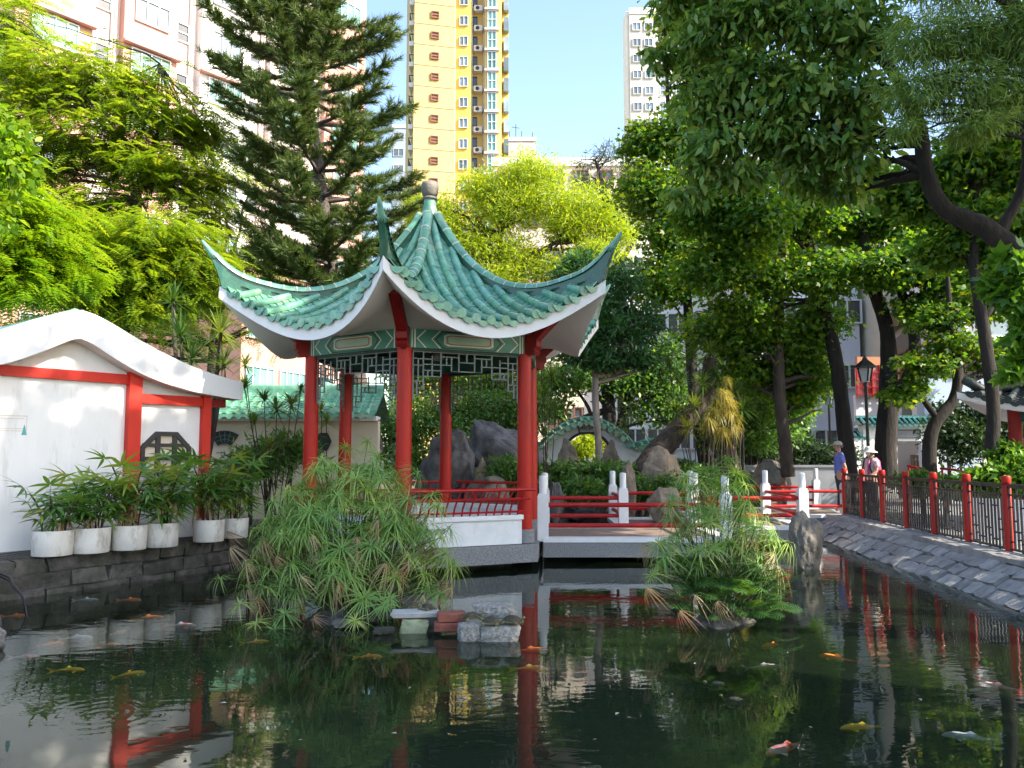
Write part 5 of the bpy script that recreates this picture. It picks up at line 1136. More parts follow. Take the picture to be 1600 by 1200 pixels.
tree('broadleaf_tree', 'yellow green broadleaf tree reaching in at the left edge', [([at(-170, 720, 12), at(-160, 400, 12), at(-120, 240, 12)], [.2, .16, .08])],
     px_blobs([(5, 200, 12, 34, 40), (15, 260, 12, 42, 46), (-30, 330, 12, 50, 60), (30, 240, 12.2, 20, 22), (-60, 180, 12, 60, 70), (-120, 120, 12, 80, 90)]), LM['bright'], M['bark_brown'], 5200, .16, .5, 'oval', .3, .5, .4)
feather_tree('feathery_tree', 'shaded feathery tree behind the pine and the yuccas',
    [([at(330, 700, 25), at(335, 540, 25), at(350, 430, 25)], [.2, .16, .08])], px_blobs([(350, 250, 25, 40, 50), (360, 400, 25, 60, 50), (300, 500, 25, 60, 50), (400, 430, 25.5, 50, 40), (420, 500, 25.5, 40, 40), (340, 320, 25, 40, 40), (120, 520, 24, 90, 40), (30, 520, 24, 70, 40)]), 2800, 25)

# ================================================================== PINE
def pine():
    pts = [at(588, 716, 20), at(566, 620, 20), at(536, 490, 20), at(515, 400, 20), at(497, 260, 20), at(474, 110, 20), at(455, -30, 20), at(440, -150, 20)]; base = pts[0]
    o = thing('pine_tree', 'dark tall pine with whorled upturned branches behind the pavilion', 'tree', base)
    S_ = spline(pts, 8); b = MB(); R_ = np.interp(np.linspace(0, 1, len(S_)), [0, .25, .6, 1], [.24, .19, .15, .07]); b.tube(S_, list(R_), 14, True, .12); b.build('trunk', M['bark_pine'], o, True)
    bb = MB(); cs, axs, ls = [], [], []
    rr = random.Random(5); n = len(S_)
    def shaft(i): return S_[min(max(int(i), 0), n - 1)].lerp(S_[min(int(i) + 1, n - 1)], i - int(i))
    whorls = [14 + 2.15 * k for k in range(0, 22)]
    for wi, i in enumerate(whorls):
        if i >= n - 1: break
        p = shaft(i); f = (i - 14) / (n - 14); Lb = (1.45 + .95 * math.sin(min(f * 2.4 + .45, 3.0))) * (1.0 if f > .10 else .7); a0 = rr.uniform(0, 6.28)
        for k in range(8):
            p = shaft(min(i + rr.uniform(-.45, .45), n - 1.01)); a = a0 + k * 2 * math.pi / 8 + rr.uniform(-.3, .3); L = Lb * rr.uniform(.62, 1.08); d = Vector((math.cos(a), math.sin(a), 0)); sag = rr.uniform(-.10, .02)
            q = [p + d * (L * t) + Vector((0, 0, L * (sag * math.sin(t * 3.0) + .16 * t ** 4 + .10 * t))) for t in [j / 9 for j in range(10)]]
            bb.tube(q, [.055 * (1 - .8 * j / 9) + .006 for j in range(10)], 5, False)
            for j in range(3, 10):
                t = j / 9; nt_ = 3 if j < 7 else 4
                for s in range(nt_):
                    sd = Vector((-d.y, d.x, 0)) * (1 if s % 2 else -1) * (0 if s == 2 else 1); tl = rr.uniform(.26, .48) * (1.2 if s == 2 else 1); tw = (d * rr.uniform(.5, .9) + sd * rr.uniform(.5, .9) + Vector((0, 0, rr.uniform(.12, .42)))).normalized()
                    e = q[j]; bb.tube([e, e + tw * tl], [.010, .004], 3, False)
                    for z in range(9):
                        u = (z + .5) / 9; cc = e + tw * (tl * u); cs.append(cc); axs.append(tw)
    stuff(bb.build('branches', M['bark_pine'], o, True))
    cs = np.array(cs); axs = np.array(axs); rep = 9; cs = np.repeat(cs, rep, 0) + RNG.normal(size=(len(cs) * rep, 3)) * .018; axs = np.repeat(axs, rep, 0); N = len(cs)
    ax = nrm(axs * .85 + rdir(N) * .75 + np.array([0, 0, .15])); L = RNG.uniform(.13, .26, N); me = leaf_mesh('needles', cs - np.array(base)[None], ax, rdir(N), L, .020, 'blade', LM['pine']); c = link_mesh('needles', me, o); c['kind'] = 'stuff'
pine()

# ================================================================== TREES BEHIND THE PAVILION
tree('lime_tree', 'bright yellow green fine leaved tree behind the pavilion roof', [([at(760, 720, 31), at(790, 520, 31), at(815, 415, 31), at(850, 390, 31), at(880, 372, 31)], [.3, .26, .16, .1, .05]), ([at(800, 470, 31), at(780, 380, 31), at(810, 320, 31), at(836, 300, 31)], [.15, .1, .07, .03])],
     px_blobs([(690, 345, 31, 46, 40), (755, 295, 31, 44, 36), (825, 270, 31, 54, 36), (795, 325, 31, 56, 44), (862, 318, 31, 58, 40), (925, 325, 31, 50, 40), (660, 330, 31, 30, 40), (735, 385, 31, 50, 36), (800, 400, 31, 46, 40), (890, 355, 31, 50, 26), (860, 425, 31, 50, 30), (690, 400, 31, 40, 40), (650, 330, 31.4, 26, 30), (770, 440, 31, 60, 30), (930, 400, 31, 50, 30), (960, 360, 31.5, 36, 30)]), LM['lime'], M['bark_brown'], 62000, .20, .2, 'diamond', .33, .25, .3, group='trees behind the pavilion')
tree('grey_tree', 'sparse grey green tree against the sky right of the yellow tower', [([at(975, 720, 40), at(970, 480, 40), at(960, 380, 40), at(945, 300, 40), at(930, 250, 40)], [.3, .25, .2, .12, .05]), ([at(965, 420, 40), at(1000, 350, 40), at(1005, 280, 40)], [.15, .1, .04])],
     px_blobs([(915, 252, 40, 16, 12), (948, 240, 40, 24, 20), (985, 270, 40, 36, 40), (930, 290, 40, 30, 14), (965, 320, 40, 40, 30), (1005, 340, 40, 36, 40), (905, 280, 40, 14, 10), (960, 370, 40, 40, 26)]), LM['grey'], M['bark'], 9000, .26, .14, 'diamond', .36, .1, .2, group='trees behind the pavilion')
tree('loquat_tree', 'dark leathery leaved tree with pale slim trunk beside the pavilion', [([at(938, 760, 20), at(935, 690, 20), at(930, 620, 20), at(932, 560, 20), at(938, 500, 20)], [.10, .09, .085, .075, .05])],
     px_blobs([(905, 420, 20.3, 44, 34), (960, 440, 20.4, 44, 36), (925, 480, 20, 50, 36), (900, 530, 20, 46, 34), (960, 520, 19.8, 50, 36), (1000, 500, 20.2, 36, 40), (935, 560, 20, 50, 26), (990, 560, 20, 40, 26), (880, 470, 20.4, 36, 30)]), LM['dark'], M['bark_pale'], 12000, .17, .32, 'oval', .25, .1, .35, group='trees behind the pavilion')
tree('dark_tree', 'dark trunked tree with spreading limbs behind the moon gate', [([at(955, 740, 27), at(952, 650, 27), at(945, 590, 27), at(930, 540, 27)], [.26, .23, .17, .1]), ([at(950, 640, 27), at(900, 660, 27), at(870, 690, 27), at(848, 680, 27)], [.12, .1, .08, .04]), ([at(955, 700, 27), at(975, 640, 27), at(990, 580, 27)], [.14, .1, .05])],
     px_blobs([(850, 600, 27, 40, 40), (900, 590, 27, 46, 30), (970, 590, 27, 50, 36), (1010, 620, 27, 40, 46), (860, 640, 27, 36, 26), (1040, 560, 27, 50, 40), (1060, 630, 27, 40, 40)]), LM['shrub'], M['bark'], 11000, .16, .5, 'oval', .3, .2, .4, group='trees behind the pavilion')

# ================================================================== RIGHT HAND TREES
tree('maple_tree', 'leaning dark maple trunk behind the man in the blue shirt', [([at(1330, 770, 21.0), at(1322, 690, 21.0), at(1306, 560, 21.0), at(1278, 450, 21.0), at(1258, 350, 21.0), at(1250, 250, 21.0), at(1252, 150, 21.0)], [.22, .20, .18, .16, .13, .10, .06]), ([at(1262, 380, 21.0), at(1225, 310, 20.6), at(1205, 260, 19.5)], [.09, .06, .03]), ([at(1254, 330, 21.0), at(1290, 260, 21.2), at(1300, 180, 21.4)], [.08, .05, .03])],
     px_blobs([(1100, 330, 18.5, 60, 46), (1180, 340, 18.5, 66, 50), (1260, 330, 20.0, 60, 46), (1120, 420, 19.2, 66, 44), (1200, 430, 20.0, 60, 40), (1280, 430, 20, 56, 40), (1330, 350, 21.2, 60, 46), (1150, 480, 20, 50, 22), (1240, 260, 20.0, 60, 40), (1150, 280, 18.5, 50, 40)]), LM['maple'], M['bark'], 30000, .125, .95, 'maple', .30, .25, .55, group='maples along the right bank')
tree('maple_tree', 'forked dark maple beside the woman in the white hat', [([at(1386, 760, 20.5), at(1384, 700, 20.5), at(1388, 620, 20.5), at(1386, 520, 20.5), at(1362, 440, 20.5), at(1350, 380, 20.5), at(1345, 300, 20.5)], [.30, .27, .24, .18, .15, .11, .06]), ([at(1388, 640, 20.5), at(1428, 570, 20.2), at(1424, 500, 20.2), at(1405, 440, 20.2), at(1412, 360, 20.2)], [.2, .16, .13, .10, .06])],
     px_blobs([(1380, 420, 19.8, 60, 40), (1440, 400, 19.8, 60, 40), (1430, 480, 20.2, 50, 26), (1490, 440, 19.8, 50, 36), (1480, 370, 20.2, 60, 36), (1400, 340, 20.5, 60, 40)]), LM['maple'], M['bark'], 15000, .125, .95, 'maple', .30, .25, .55, group='maples along the right bank')
tree('maple_tree', 'crooked dark maple in front of the white garden gate', [([at(1455, 770, 18.5), at(1452, 700, 18.5), at(1462, 660, 18.5), at(1492, 620, 18.5), at(1496, 560, 18.5), at(1485, 500, 18.5), at(1480, 420, 18.5)], [.17, .15, .14, .12, .10, .08, .04]), ([at(1465, 655, 18.5), at(1440, 620, 18.5), at(1425, 590, 18.5)], [.08, .06, .03])],
     px_blobs([(1440, 570, 18.5, 46, 24), (1420, 610, 18.5, 34, 26), (1490, 540, 18.5, 46, 24), (1540, 560, 18.8, 36, 30), (1470, 500, 18.8, 46, 26), (1550, 470, 18.8, 46, 40)]), LM['mapley'], M['bark'], 6500, .115, .95, 'maple', .34, .25, .55, group='maples along the right bank')
tree('maple_tree', 'straight brown trunked maple behind the bridge', [([at(1232, 745, 21), at(1226, 690, 21), at(1218, 610, 21), at(1216, 520, 21), at(1220, 430, 21), at(1225, 330, 21)], [.18, .16, .15, .14, .12, .08])],
     px_blobs([(1180, 520, 21, 56, 40), (1240, 540, 21.5, 50, 40), (1160, 580, 21.5, 46, 40), (1270, 580, 21.8, 46, 46), (1200, 590, 22, 46, 40), (1120, 520, 21.4, 50, 40), (1280, 500, 21.5, 50, 40), (1250, 620, 22, 40, 30)]), LM['maple'], M['bark_brown'], 15000, .125, .95, 'maple', .34, .25, .55, group='maples along the right bank')
tree('turning_tree', 'yellowing maple reaching against the sky beside the grey white tower', [([at(1105, 740, 24), at(1085, 620, 24), at(1075, 480, 24), at(1060, 330, 24), at(1045, 180, 24), at(1040, 60, 24)], [.2, .17, .14, .11, .07, .04])],
     px_blobs([(1062, 30, 24, 40, 30), (1090, 105, 24, 36, 34), (1000, 225, 24, 30, 40), (1050, 220, 24, 46, 46), (1020, 300, 24, 56, 40), (1090, 300, 24, 50, 46), (1050, 370, 24, 46, 40), (1035, 440, 24, 50, 46), (1090, 420, 24, 46, 46), (1100, 180, 24, 50, 50), (1120, 80, 24, 60, 60)]), LM['mapley'], M['bark'], 38000, .135, .9, 'maple', .34, .2, .45, group='maples along the right bank')
tree('backlit_tree', 'sunlit yellow green tree glowing behind the right hand trunks', [([at(1640, 760, 25), at(1620, 500, 25), at(1580, 330, 25), at(1560, 200, 25)], [.25, .2, .14, .06])],
     px_blobs([(1560, 250, 25, 60, 50), (1600, 180, 25, 46, 50), (1500, 300, 25, 60, 46), (1440, 300, 25, 50, 40), (1570, 340, 25, 60, 40), (1600, 430, 25, 40, 50), (1370, 300, 25.5, 60, 50), (1300, 340, 26, 60, 50), (1210, 380, 26, 60, 50), (1150, 370, 26, 50, 50)]), LM['bright'], M['bark'], 20000, .17, .9, 'maple', .36, .2, .4, group='maples along the right bank')
# big drooping leaved tree whose trunk leans in from the right
tree('large_leaf_tree', 'near tree with large drooping glossy leaves across the upper right', [([Vector((8.6, 9.3, .3)), at(1700, 520, 9.1), at(1560, 372, 9), at(1478, 328, 9), at(1447, 270, 9), at(1436, 200, 9), at(1400, 120, 9), at(1330, 40, 9), at(1250, -40, 9)], [.20, .17, .125, .095, .085, .08, .065, .05, .03]), ([at(1560, 368, 9), at(1600, 280, 9), at(1600, 150, 9)], [.07, .05, .03]), ([at(1438, 215, 9), at(1330, 200, 9.2), at(1240, 190, 9.4), at(1150, 180, 9.5)], [.08, .06, .045, .02])],
     px_blobs([(1110, 60, 9.4, 50, 44), (1190, 30, 9.2, 60, 40), (1280, 40, 9, 60, 44), (1360, 60, 9, 46, 46), (1100, 150, 9.6, 44, 46), (1175, 130, 9.4, 60, 44), (1260, 140, 9.2, 60, 44), (1340, 150, 9.2, 50, 44), (1130, 225, 9.5, 52, 32), (1200, 205, 9.4, 50, 30), (1290, 225, 9.4, 56, 34), (1090, 262, 9.6, 26, 22), (1350, 240, 9.2, 36, 30), (1180, -60, 9.4, 120, 60), (1330, -60, 9.2, 100, 60), (1060, 0, 9.6, 40, 34), (1070, 300, 9.8, 26, 22), (1160, 268, 9.6, 34, 22), (1245, 268, 9.6, 40, 26), (1320, 290, 9.6, 34, 24), (1030, 90, 9.8, 24, 24)]), LM['ficus'], M['bark'], 17000, .145, .40, 'oval', .46, .9, .2, br0=.05)
tree('fine_leaf_tree', 'near tree with fine drooping leaf sprays in the upper right corner', [([Vector((8.9, 7.6, .3)), at(1800, 300, 7.8), at(1640, 90, 7.8), at(1560, -20, 7.8)], [.22, .18, .12, .06])],
     px_blobs([(1440, 60, 7.8, 50, 50), (1510, 50, 7.8, 56, 56), (1580, 60, 7.8, 50, 60), (1430, 140, 7.8, 44, 44), (1500, 140, 7.8, 56, 50), (1570, 150, 7.8, 46, 44), (1420, 195, 7.9, 26, 30), (1520, 200, 7.8, 50, 24), (1540, -60, 7.8, 120, 60), (1640, 60, 7.6, 60, 90)]), LM['needle'], M['bark'], 30000, .12, .10, 'diamond', .34, .75, .1, br0=.03)
tree('near_maple', 'near maple branch with pale green leaves at the right edge', [([Vector((7.6, 6.8, .3)), at(1730, 600, 7), at(1650, 480, 7), at(1600, 420, 7), at(1575, 390, 7)], [.12, .10, .07, .04, .02])],
     px_blobs([(1575, 410, 7, 26, 30), (1590, 460, 7, 30, 34), (1565, 460, 7.1, 26, 30), (1595, 530, 7, 26, 36), (1580, 580, 7, 20, 30), (1630, 480, 7, 40, 80), (1550, 440, 7.2, 18, 16)]), LM['shrubb'], M['bark'], 1500, .115, 1.0, 'maple', .34, .45, .45, br0=.02, group='maples along the right bank')
tree('dense_maple', 'dense dark maple crown behind the curved near trunk at the right', [([at(1545, 770, 14), at(1552, 640, 14), at(1538, 520, 14), at(1520, 400, 14), at(1525, 300, 14)], [.13, .11, .10, .085, .05]), ([at(1536, 500, 14), at(1575, 430, 14), at(1590, 340, 14)], [.07, .05, .03])],
     px_blobs([(1505, 250, 14, 56, 40), (1575, 270, 14, 50, 46), (1450, 320, 14.4, 50, 34), (1530, 340, 14, 56, 36), (1600, 350, 14, 40, 50), (1400, 300, 14.6, 44, 36), (1480, 390, 14.4, 50, 28), (1560, 400, 14.2, 46, 30), (1560, 210, 14, 60, 36)]), LM['maple'], M['bark'], 15000, .115, .95, 'maple', .34, .3, .5, group='maples along the right bank')
# unseen trees added beyond the right frame edge to shade pond, pavilion and house
for i, (x, y, h, lab) in enumerate(((10.2, 2.6, 17.6, 'unseen tree added for shade outside the picture between photographer and fence'), (10.6, 8.0, 14.4, 'unseen tree added for shade outside the picture beside the near fence'), (12.6, 11.4, 17.5, 'unseen tree added for shade outside the picture in front of the side pavilion'), (10.6, 5.0, 16.6, 'unseen tree added for shade outside the picture right of the fence'), (10.8, 9.6, 17.0, 'unseen tree added for shade outside the picture behind the fence planting'), (10.2, 0.4, 12.0, 'unseen tree added for shade outside the picture near the photographer'), (14.8, 13.0, 18.0, 'unseen tree added for shade outside the picture beyond the side pavilion'))):
    o = tree('added_shade_tree', lab, [([Vector((x, y, .3)), Vector((x + .2, y + .1, h * .4)), Vector((x - .1, y + .2, h * .75))], [.26, .2, .08])], [((x - 1.4, y + .4, h * .62), (1.9, 1.9, 1.3)), ((x + 1.0, y - .8, h * .66), (2.0, 2.0, 1.3)), ((x - .4, y + 1.2, h * .82), (1.9, 1.9, 1.2)), ((x - .6, y - 1.4, h * .8), (1.7, 1.7, 1.2)), ((x - 2.3, y - .6, h * .74), (1.5, 1.5, .9))], LM['maple'], M['bark'], 7000, .34, .9, 'maple', .3, .2, .6, group='added shade trees beyond the right of the picture')

# ================================================================== SHRUBS AND HEDGES
def shrub(name, label, L, m, n, length, width, shape='oval', group='garden shrubs', cat='shrub', sig=.3):
    B = px_blobs(L); z = Vector((B[0][0][0], B[0][0][1], GZ)); o = thing(name, label, cat, z, group)
    b = MB()
    for (c, r) in B:
        for _ in range(3):
            e = Vector(c) + Vector([random.uniform(-.6, .6) * q for q in r]); b.tube([Vector((c[0] * .7 + z.x * .3, c[1], GZ - .1)), Vector(c).lerp(e, .3), e], [.03, .02, .006], 5, False)
    stuff(b.build('stems', M['bark_brown'], o)); crown(o, B, m, n, length, width, shape, sig, .1, .45, .4, 'foliage'); return o
shrub('clipped_shrub', 'dense small leaved shrub behind the pavilion middle', [(640, 660, 21, 60, 50), (700, 640, 21.5, 56, 40), (760, 640, 21.5, 56, 44), (640, 720, 20.5, 50, 40), (730, 680, 21, 50, 40), (800, 650, 21.5, 46, 46), (600, 680, 21, 36, 50)], LM['shrub'], 17000, .10, .5)
shrub('clipped_shrub', 'light green small leaved tree top above the dark boulders', [(700, 590, 23, 60, 40), (770, 590, 23, 60, 40), (640, 600, 23, 40, 40), (820, 620, 23, 40, 40)], LM['maple'], 8000, .12, .55)
shrub('leafy_shrub', 'leafy shrub in front of the moon gate', [(880, 752, 18.8, 50, 28), (930, 750, 18.6, 44, 30), (905, 770, 18, 46, 24), (855, 742, 18.8, 34, 30), (960, 762, 18.4, 24, 26)], LM['shrub'], 9000, .15, .36)
shrub('leafy_shrub', 'small light shrub behind the pavilion seat', [(790, 740, 17.2, 40, 26), (820, 735, 17.4, 26, 30)], LM['shrub'], 3200, .11, .4)
shrub('moon_gate_shrub', 'yellow green shrub seen through the moon gate', [(915, 700, 26, 30, 24), (935, 680, 26.5, 20, 20)], LM['lime'], 1500, .16, .5)
shrub('rockery_shrub', 'low dark shrubs half hiding the rocks behind the bridge', [(1000, 765, 18.6, 30, 22), (1045, 762, 18.8, 34, 22), (1095, 752, 19.6, 36, 20), (1140, 752, 20.2, 30, 18), (970, 740, 18.8, 22, 24), (1075, 735, 20.4, 26, 18)], LM['shrub'], 6500, .12, .34)
shrub('round_tree_shrub', 'round dark green shrub tree behind the lamp post by the bridge', [(1170, 640, 23.5, 60, 46), (1130, 670, 23.5, 46, 40), (1220, 650, 23.8, 40, 46), (1190, 600, 24, 50, 36), (1180, 690, 23.5, 50, 24), (1245, 640, 24, 26, 40)], LM['shrub'], 13000, .13, .55)
shrub('hedge', 'dark strappy hedge along the low grey wall', [(1150, 718, 24.6, 40, 24), (1210, 715, 24.6, 46, 26), (1270, 712, 24.6, 46, 24), (1320, 715, 24.6, 30, 24), (1180, 705, 25, 40, 20), (1240, 700, 25, 40, 22)], LM['shrubd'], 8000, .22, .2, 'diamond')
shrub('tall_hedge', 'dark hedge behind the forked maple and the gate', [(1500, 690, 22, 50, 40), (1550, 660, 22.5, 46, 46), (1480, 650, 22.8, 30, 26), (1590, 690, 22, 40, 40)], LM['shrubd'], 8000, .14, .5)
shrub('terrace_plants', 'bright potted plants along the terrace railing', [(1470, 575, 27.2, 26, 22), (1540, 575, 27.2, 30, 24), (1575, 600, 27.0, 30, 14), (1510, 570, 27.3, 16, 20)], LM['shrubb'], 4000, .16, .5)
shrub('bank_shrub', 'light green leafy ground shrub behind the near end of the fence', [(1560, 745, 13.2, 46, 24), (1600, 740, 13.0, 36, 30), (1530, 760, 13.4, 30, 16), (1590, 710, 13.4, 26, 20)], LM['shrubb'], 4200, .13, .42)
shrub('bank_shrub', 'low shrub behind the fence below the forked maple', [(1440, 752, 16.4, 36, 16), (1480, 762, 16, 36, 18)], LM['shrub'], 3600, .12, .45)
shrub('corridor_bush', 'low bush between the corridor wall and the flower pots', [(420, 715, 15.6, 50, 40), (460, 700, 15.8, 36, 30), (390, 730, 15, 40, 30)], LM['shrub'], 4500, .16, .2, 'diamond')

# ================================================================== STRAP LEAVED PLANTS (dracaena, yucca)
def strip_blade(b, base, d, up, L, w, droop, nseg=4, fold=.25):
    d = d.normalized(); s_ = d.cross(up);
    if s_.length < .05: s_ = d.cross(Vector((1, 0, 0)))
    s_.normalize(); P0, P1, Pm = [], [], []
    for i in range(nseg + 1):
        t = i / nseg; c = base + d * (L * t) - Vector((0, 0, droop * L * t * t)); ww = w * (1 - t ** 2.2) * (.55 + .9 * min(t * 3, .5)); P0.append(c - s_ * ww / 2); P1.append(c + s_ * ww / 2)
    b.grid([P0, P1])
def rosette(nl, L, w, droop, spread, seed, m, name='leaf_rosette'):
    r = random.Random(seed); b = MB()
    for i in range(nl):
        a = i * 2.399 + r.uniform(-.2, .2); el = r.uniform(*spread)
        d = Vector((math.cos(a) * math.cos(el), math.sin(a) * math.cos(el), math.sin(el))); strip_blade(b, Vector((0, 0, r.uniform(-.08, .05) * L)) + d * .01, d, Vector((0, 0, 1)), L * r.uniform(.75, 1.1), w, droop * r.uniform(.6, 1.4))
    return b.mesh(name, m)
ROS_D = [rosette(60, .56, .034, .35, (-.35, 1.35), s, LM['dracaena']) for s in range(3)]
ROS_Y = [rosette(58, .62, .042, .12, (-.5, 1.4), 10 + s, LM['dracaena']) for s in range(2)]
ROS_G = [rosette(80, .50, .020, .9, (-.9, .7), 20 + s, LM['dracaena_sun']) for s in range(3)]
def strap_plant(name, label, heads, m_bark, ros, foot, group, cat='plant', sc=1.0, r=.012):
    base = at(*foot[:2], foot[2]); base.z = GZ; o = thing(name, label, cat, base, group)
    for (px, py, D, s) in heads:
        h = at(px, py, D); b = MB(); f = base + Vector((random.uniform(-.12, .12), random.uniform(-.1, .1), 0)); mid = f.lerp(h, .55) + Vector((random.uniform(-.08, .08), 0, -.05)); mid.x = f.x * .3 + h.x * .7; b.tube(bez(f, mid, h, 6), [r, r * .95, r * .9, r * .85, r * .8, r * .75, r * .7], 7); b.build('stem', m_bark, o, True)
        link_mesh('leaf_rosette', random.choice(ros), o, Matrix.Translation(h) @ Matrix.Rotation(random.uniform(0, 6.28), 4, 'Z') @ Matrix.Rotation(random.uniform(-.25, .25), 4, 'X') @ Matrix.Scale(s * sc, 4))
    return o
strap_plant('yucca', 'large sunlit yucca with two spiky heads behind the white house', [(283, 525, 14.6, 1.0), (345, 520, 14.9, 1.0), (300, 560, 14.5, .9), (350, 570, 14.8, .85), (270, 470, 15.2, .8)], M['bark_brown'], ROS_Y, (310, 720, 14.8), 'spiky leaved plants', r=.05)
strap_plant('dracaena', 'slim dracaena cluster in front of the corridor roof', [(382, 605, 15.2, .8), (413, 625, 15.3, .75), (432, 640, 15.0, .8), (455, 632, 15.4, .75), (440, 690, 14.8, .8), (470, 610, 15.6, .5), (398, 660, 15, .7), (420, 700, 14.8, .7), (383, 570, 15.3, .7)], M['bark_brown'], ROS_D, (430, 730, 15.2), 'spiky leaved plants')
strap_plant('dracaena', 'slim dracaena between the left columns of the pavilion', [(502, 640, 16.2, .7), (510, 660, 16, .6)], M['bark_brown'], ROS_D, (503, 740, 16.2), 'spiky leaved plants')
strap_plant('dracaena', 'tall dracaena beside the right column of the pavilion', [(846, 565, 16.5, .8), (862, 590, 16.8, .75), (850, 620, 16.4, .8), (838, 640, 16.6, .7), (868, 640, 16.6, .7), (852, 680, 16.4, .6)], M['bark_brown'], ROS_D, (852, 745, 16.6), 'spiky leaved plants')
strap_plant('dracaena', 'tall dark dracaena thicket left of the gold coloured leaves', [(1045, 570, 20.5, .95), (1080, 560, 20.5, 1.0), (1110, 550, 20.6, 1.0), (1062, 600, 20.3, .9), (1098, 600, 20.2, .95), (1055, 640, 20.2, .9), (1085, 635, 20.1, .9), (1150, 610, 20.8, .9), (1160, 640, 20.6, .9), (1120, 590, 20.5, .9), (1074, 668, 19.8, .75), (990, 640, 21, .7), (975, 665, 21, .7)], M['bark_brown'], ROS_D, (1090, 735, 20.4), 'spiky leaved plants', sc=1.15)
strap_plant('sun_gold_dracaena', 'hanging dracaena leaves coloured gold to stand for a shaft of sun', [(1130, 610, 20.0, .9), (1120, 640, 20.0, 1.0), (1140, 645, 20.0, .9), (1108, 655, 19.9, .8), (1128, 670, 19.9, .8), (1145, 665, 20, .7), (1118, 625, 20.1, .8), (1138, 625, 20.1, .8), (1112, 640, 20.1, .8), (1150, 650, 20.1, .7), (1135, 590, 20.2, .6)], M['bark_brown'], ROS_G, (1125, 740, 20.1), 'spiky leaved plants', sc=.85)
strap_plant('grass_palm', 'broad leaved ginger clump behind the near end of the fence', [(1545, 720, 13.6, .8), (1570, 712, 13.4, .8), (1600, 725, 13.2, .8)], M['bark_brown'], [rosette(12, .55, .12, .5, (.3, 1.3), 40, LM['shrubb'])], (1570, 760, 13.4), 'spiky leaved plants')
# thick leaning trunk and aerial roots by the rocks
o = thing('leaning_trunk', 'thick brown trunk leaning over the rocks behind the bridge', 'trunk', at(1005, 740, 20.6))
b = MB(); b.tube(spline([at(1000, 745, 20.6), at(1030, 705, 20.7), at(1065, 665, 20.8), at(1100, 620, 20.9), at(1110, 560, 20.9)], 6), [.36 - .008 * i for i in range(25)], 14, True, .08); b.build('trunk', M['bark_brown'], o, True)
for i in range(9):
    px = 1100 + i * 7; b = MB(); b.tube([at(px + random.uniform(-4, 4), 665, 20.1), at(px, 700, 20.1), at(px + random.uniform(-4, 4), 735, 20.1)], .022, 6); b.build('aerial_root', M['bark_brown'], o)

# ================================================================== SEDGE ISLANDS
def umbel(nl, L, w, droop, tilt, seed, m):
    r = random.Random(seed); b = MB()
    for i in range(nl):
        a = i * 2 * math.pi / nl + r.uniform(-.18, .18); el = r.uniform(*tilt); d = Vector((math.cos(a) * math.cos(el), math.sin(a) * math.cos(el), math.sin(el)))
        strip_blade(b, d * .008, d, Vector((0, 0, 1)), L * r.uniform(.7, 1.15), w, droop * r.uniform(.6, 1.5), 5)
    return b.mesh('leaf_umbel', m)
UMB = [umbel(30, .29, .013, .6, (-.15, .75), s, LM['sedge']) for s in range(5)] + [umbel(26, .32, .013, 1.0, (-.2, .6), 7, LM['sedge'])]
UDRY = [umbel(20, .24, .009, 1.3, (-1.2, .1), 50 + s, LM['dry']) for s in range(3)] + [umbel(16, .25, .009, .8, (-1.5, -.5), 55, LM['dry'])]
def sedge(name, label, c, n, rx, ry, rz, zc, ndry, seed, lowfrac=.25, group='sedge clumps in the pond'):
    r = random.Random(seed); c = Vector(c); o = thing(name, label, 'sedge', c, group); st = MB(); k = 0
    def stem(p, h, rr=.006):
        mid = p.lerp(h, .5) + Vector((0, 0, .14 * (h - p).length)); st.tube(bez(p, mid, h, 5), [rr, rr, rr * .9, rr * .8, rr * .75, rr * .7], 5, False)
    while k < n:
        a = r.uniform(0, 6.28); u = r.random() ** .5; lat = r.random()
        el = math.asin(lat * 1.12 - .12) if lat > .1 else -.15
        f = r.uniform(.58, 1.02); d = Vector((math.cos(a) * math.cos(el) * rx, math.sin(a) * math.cos(el) * ry, math.sin(el) * rz)) * f; h = Vector((c.x, c.y, zc)) + d
        if h.z < .12: continue
        p = c + Vector((d.x * .3 + r.uniform(-.1, .1), d.y * .3 + r.uniform(-.1, .1), .02)); stem(p, h)
        out = Vector((d.x, d.y, 0)).normalized(); tiltv = Matrix.Rotation(r.uniform(.1, .75) * (1 - el / 1.8), 4, Vector((-out.y, out.x, 0)))
        dry = r.random() < ndry * (1.6 if el < .5 else .3)
        link_mesh('dry_umbel' if dry else 'leaf_umbel', r.choice(UDRY if dry else UMB), o, Matrix.Translation(h) @ tiltv @ Matrix.Rotation(r.uniform(0, 6.28), 4, 'Z') @ Matrix.Scale(r.uniform(.75, 1.2), 4)); k += 1
    stuff(st.build('stems', LM['sstem'], o)); return o
s1 = sedge('sedge_clump', 'large umbrella sedge clump in the pond in front of the pavilion', (-1.80, 9.2, .04), 298, 1.20, .85, 1.30, .44, .16, 3)
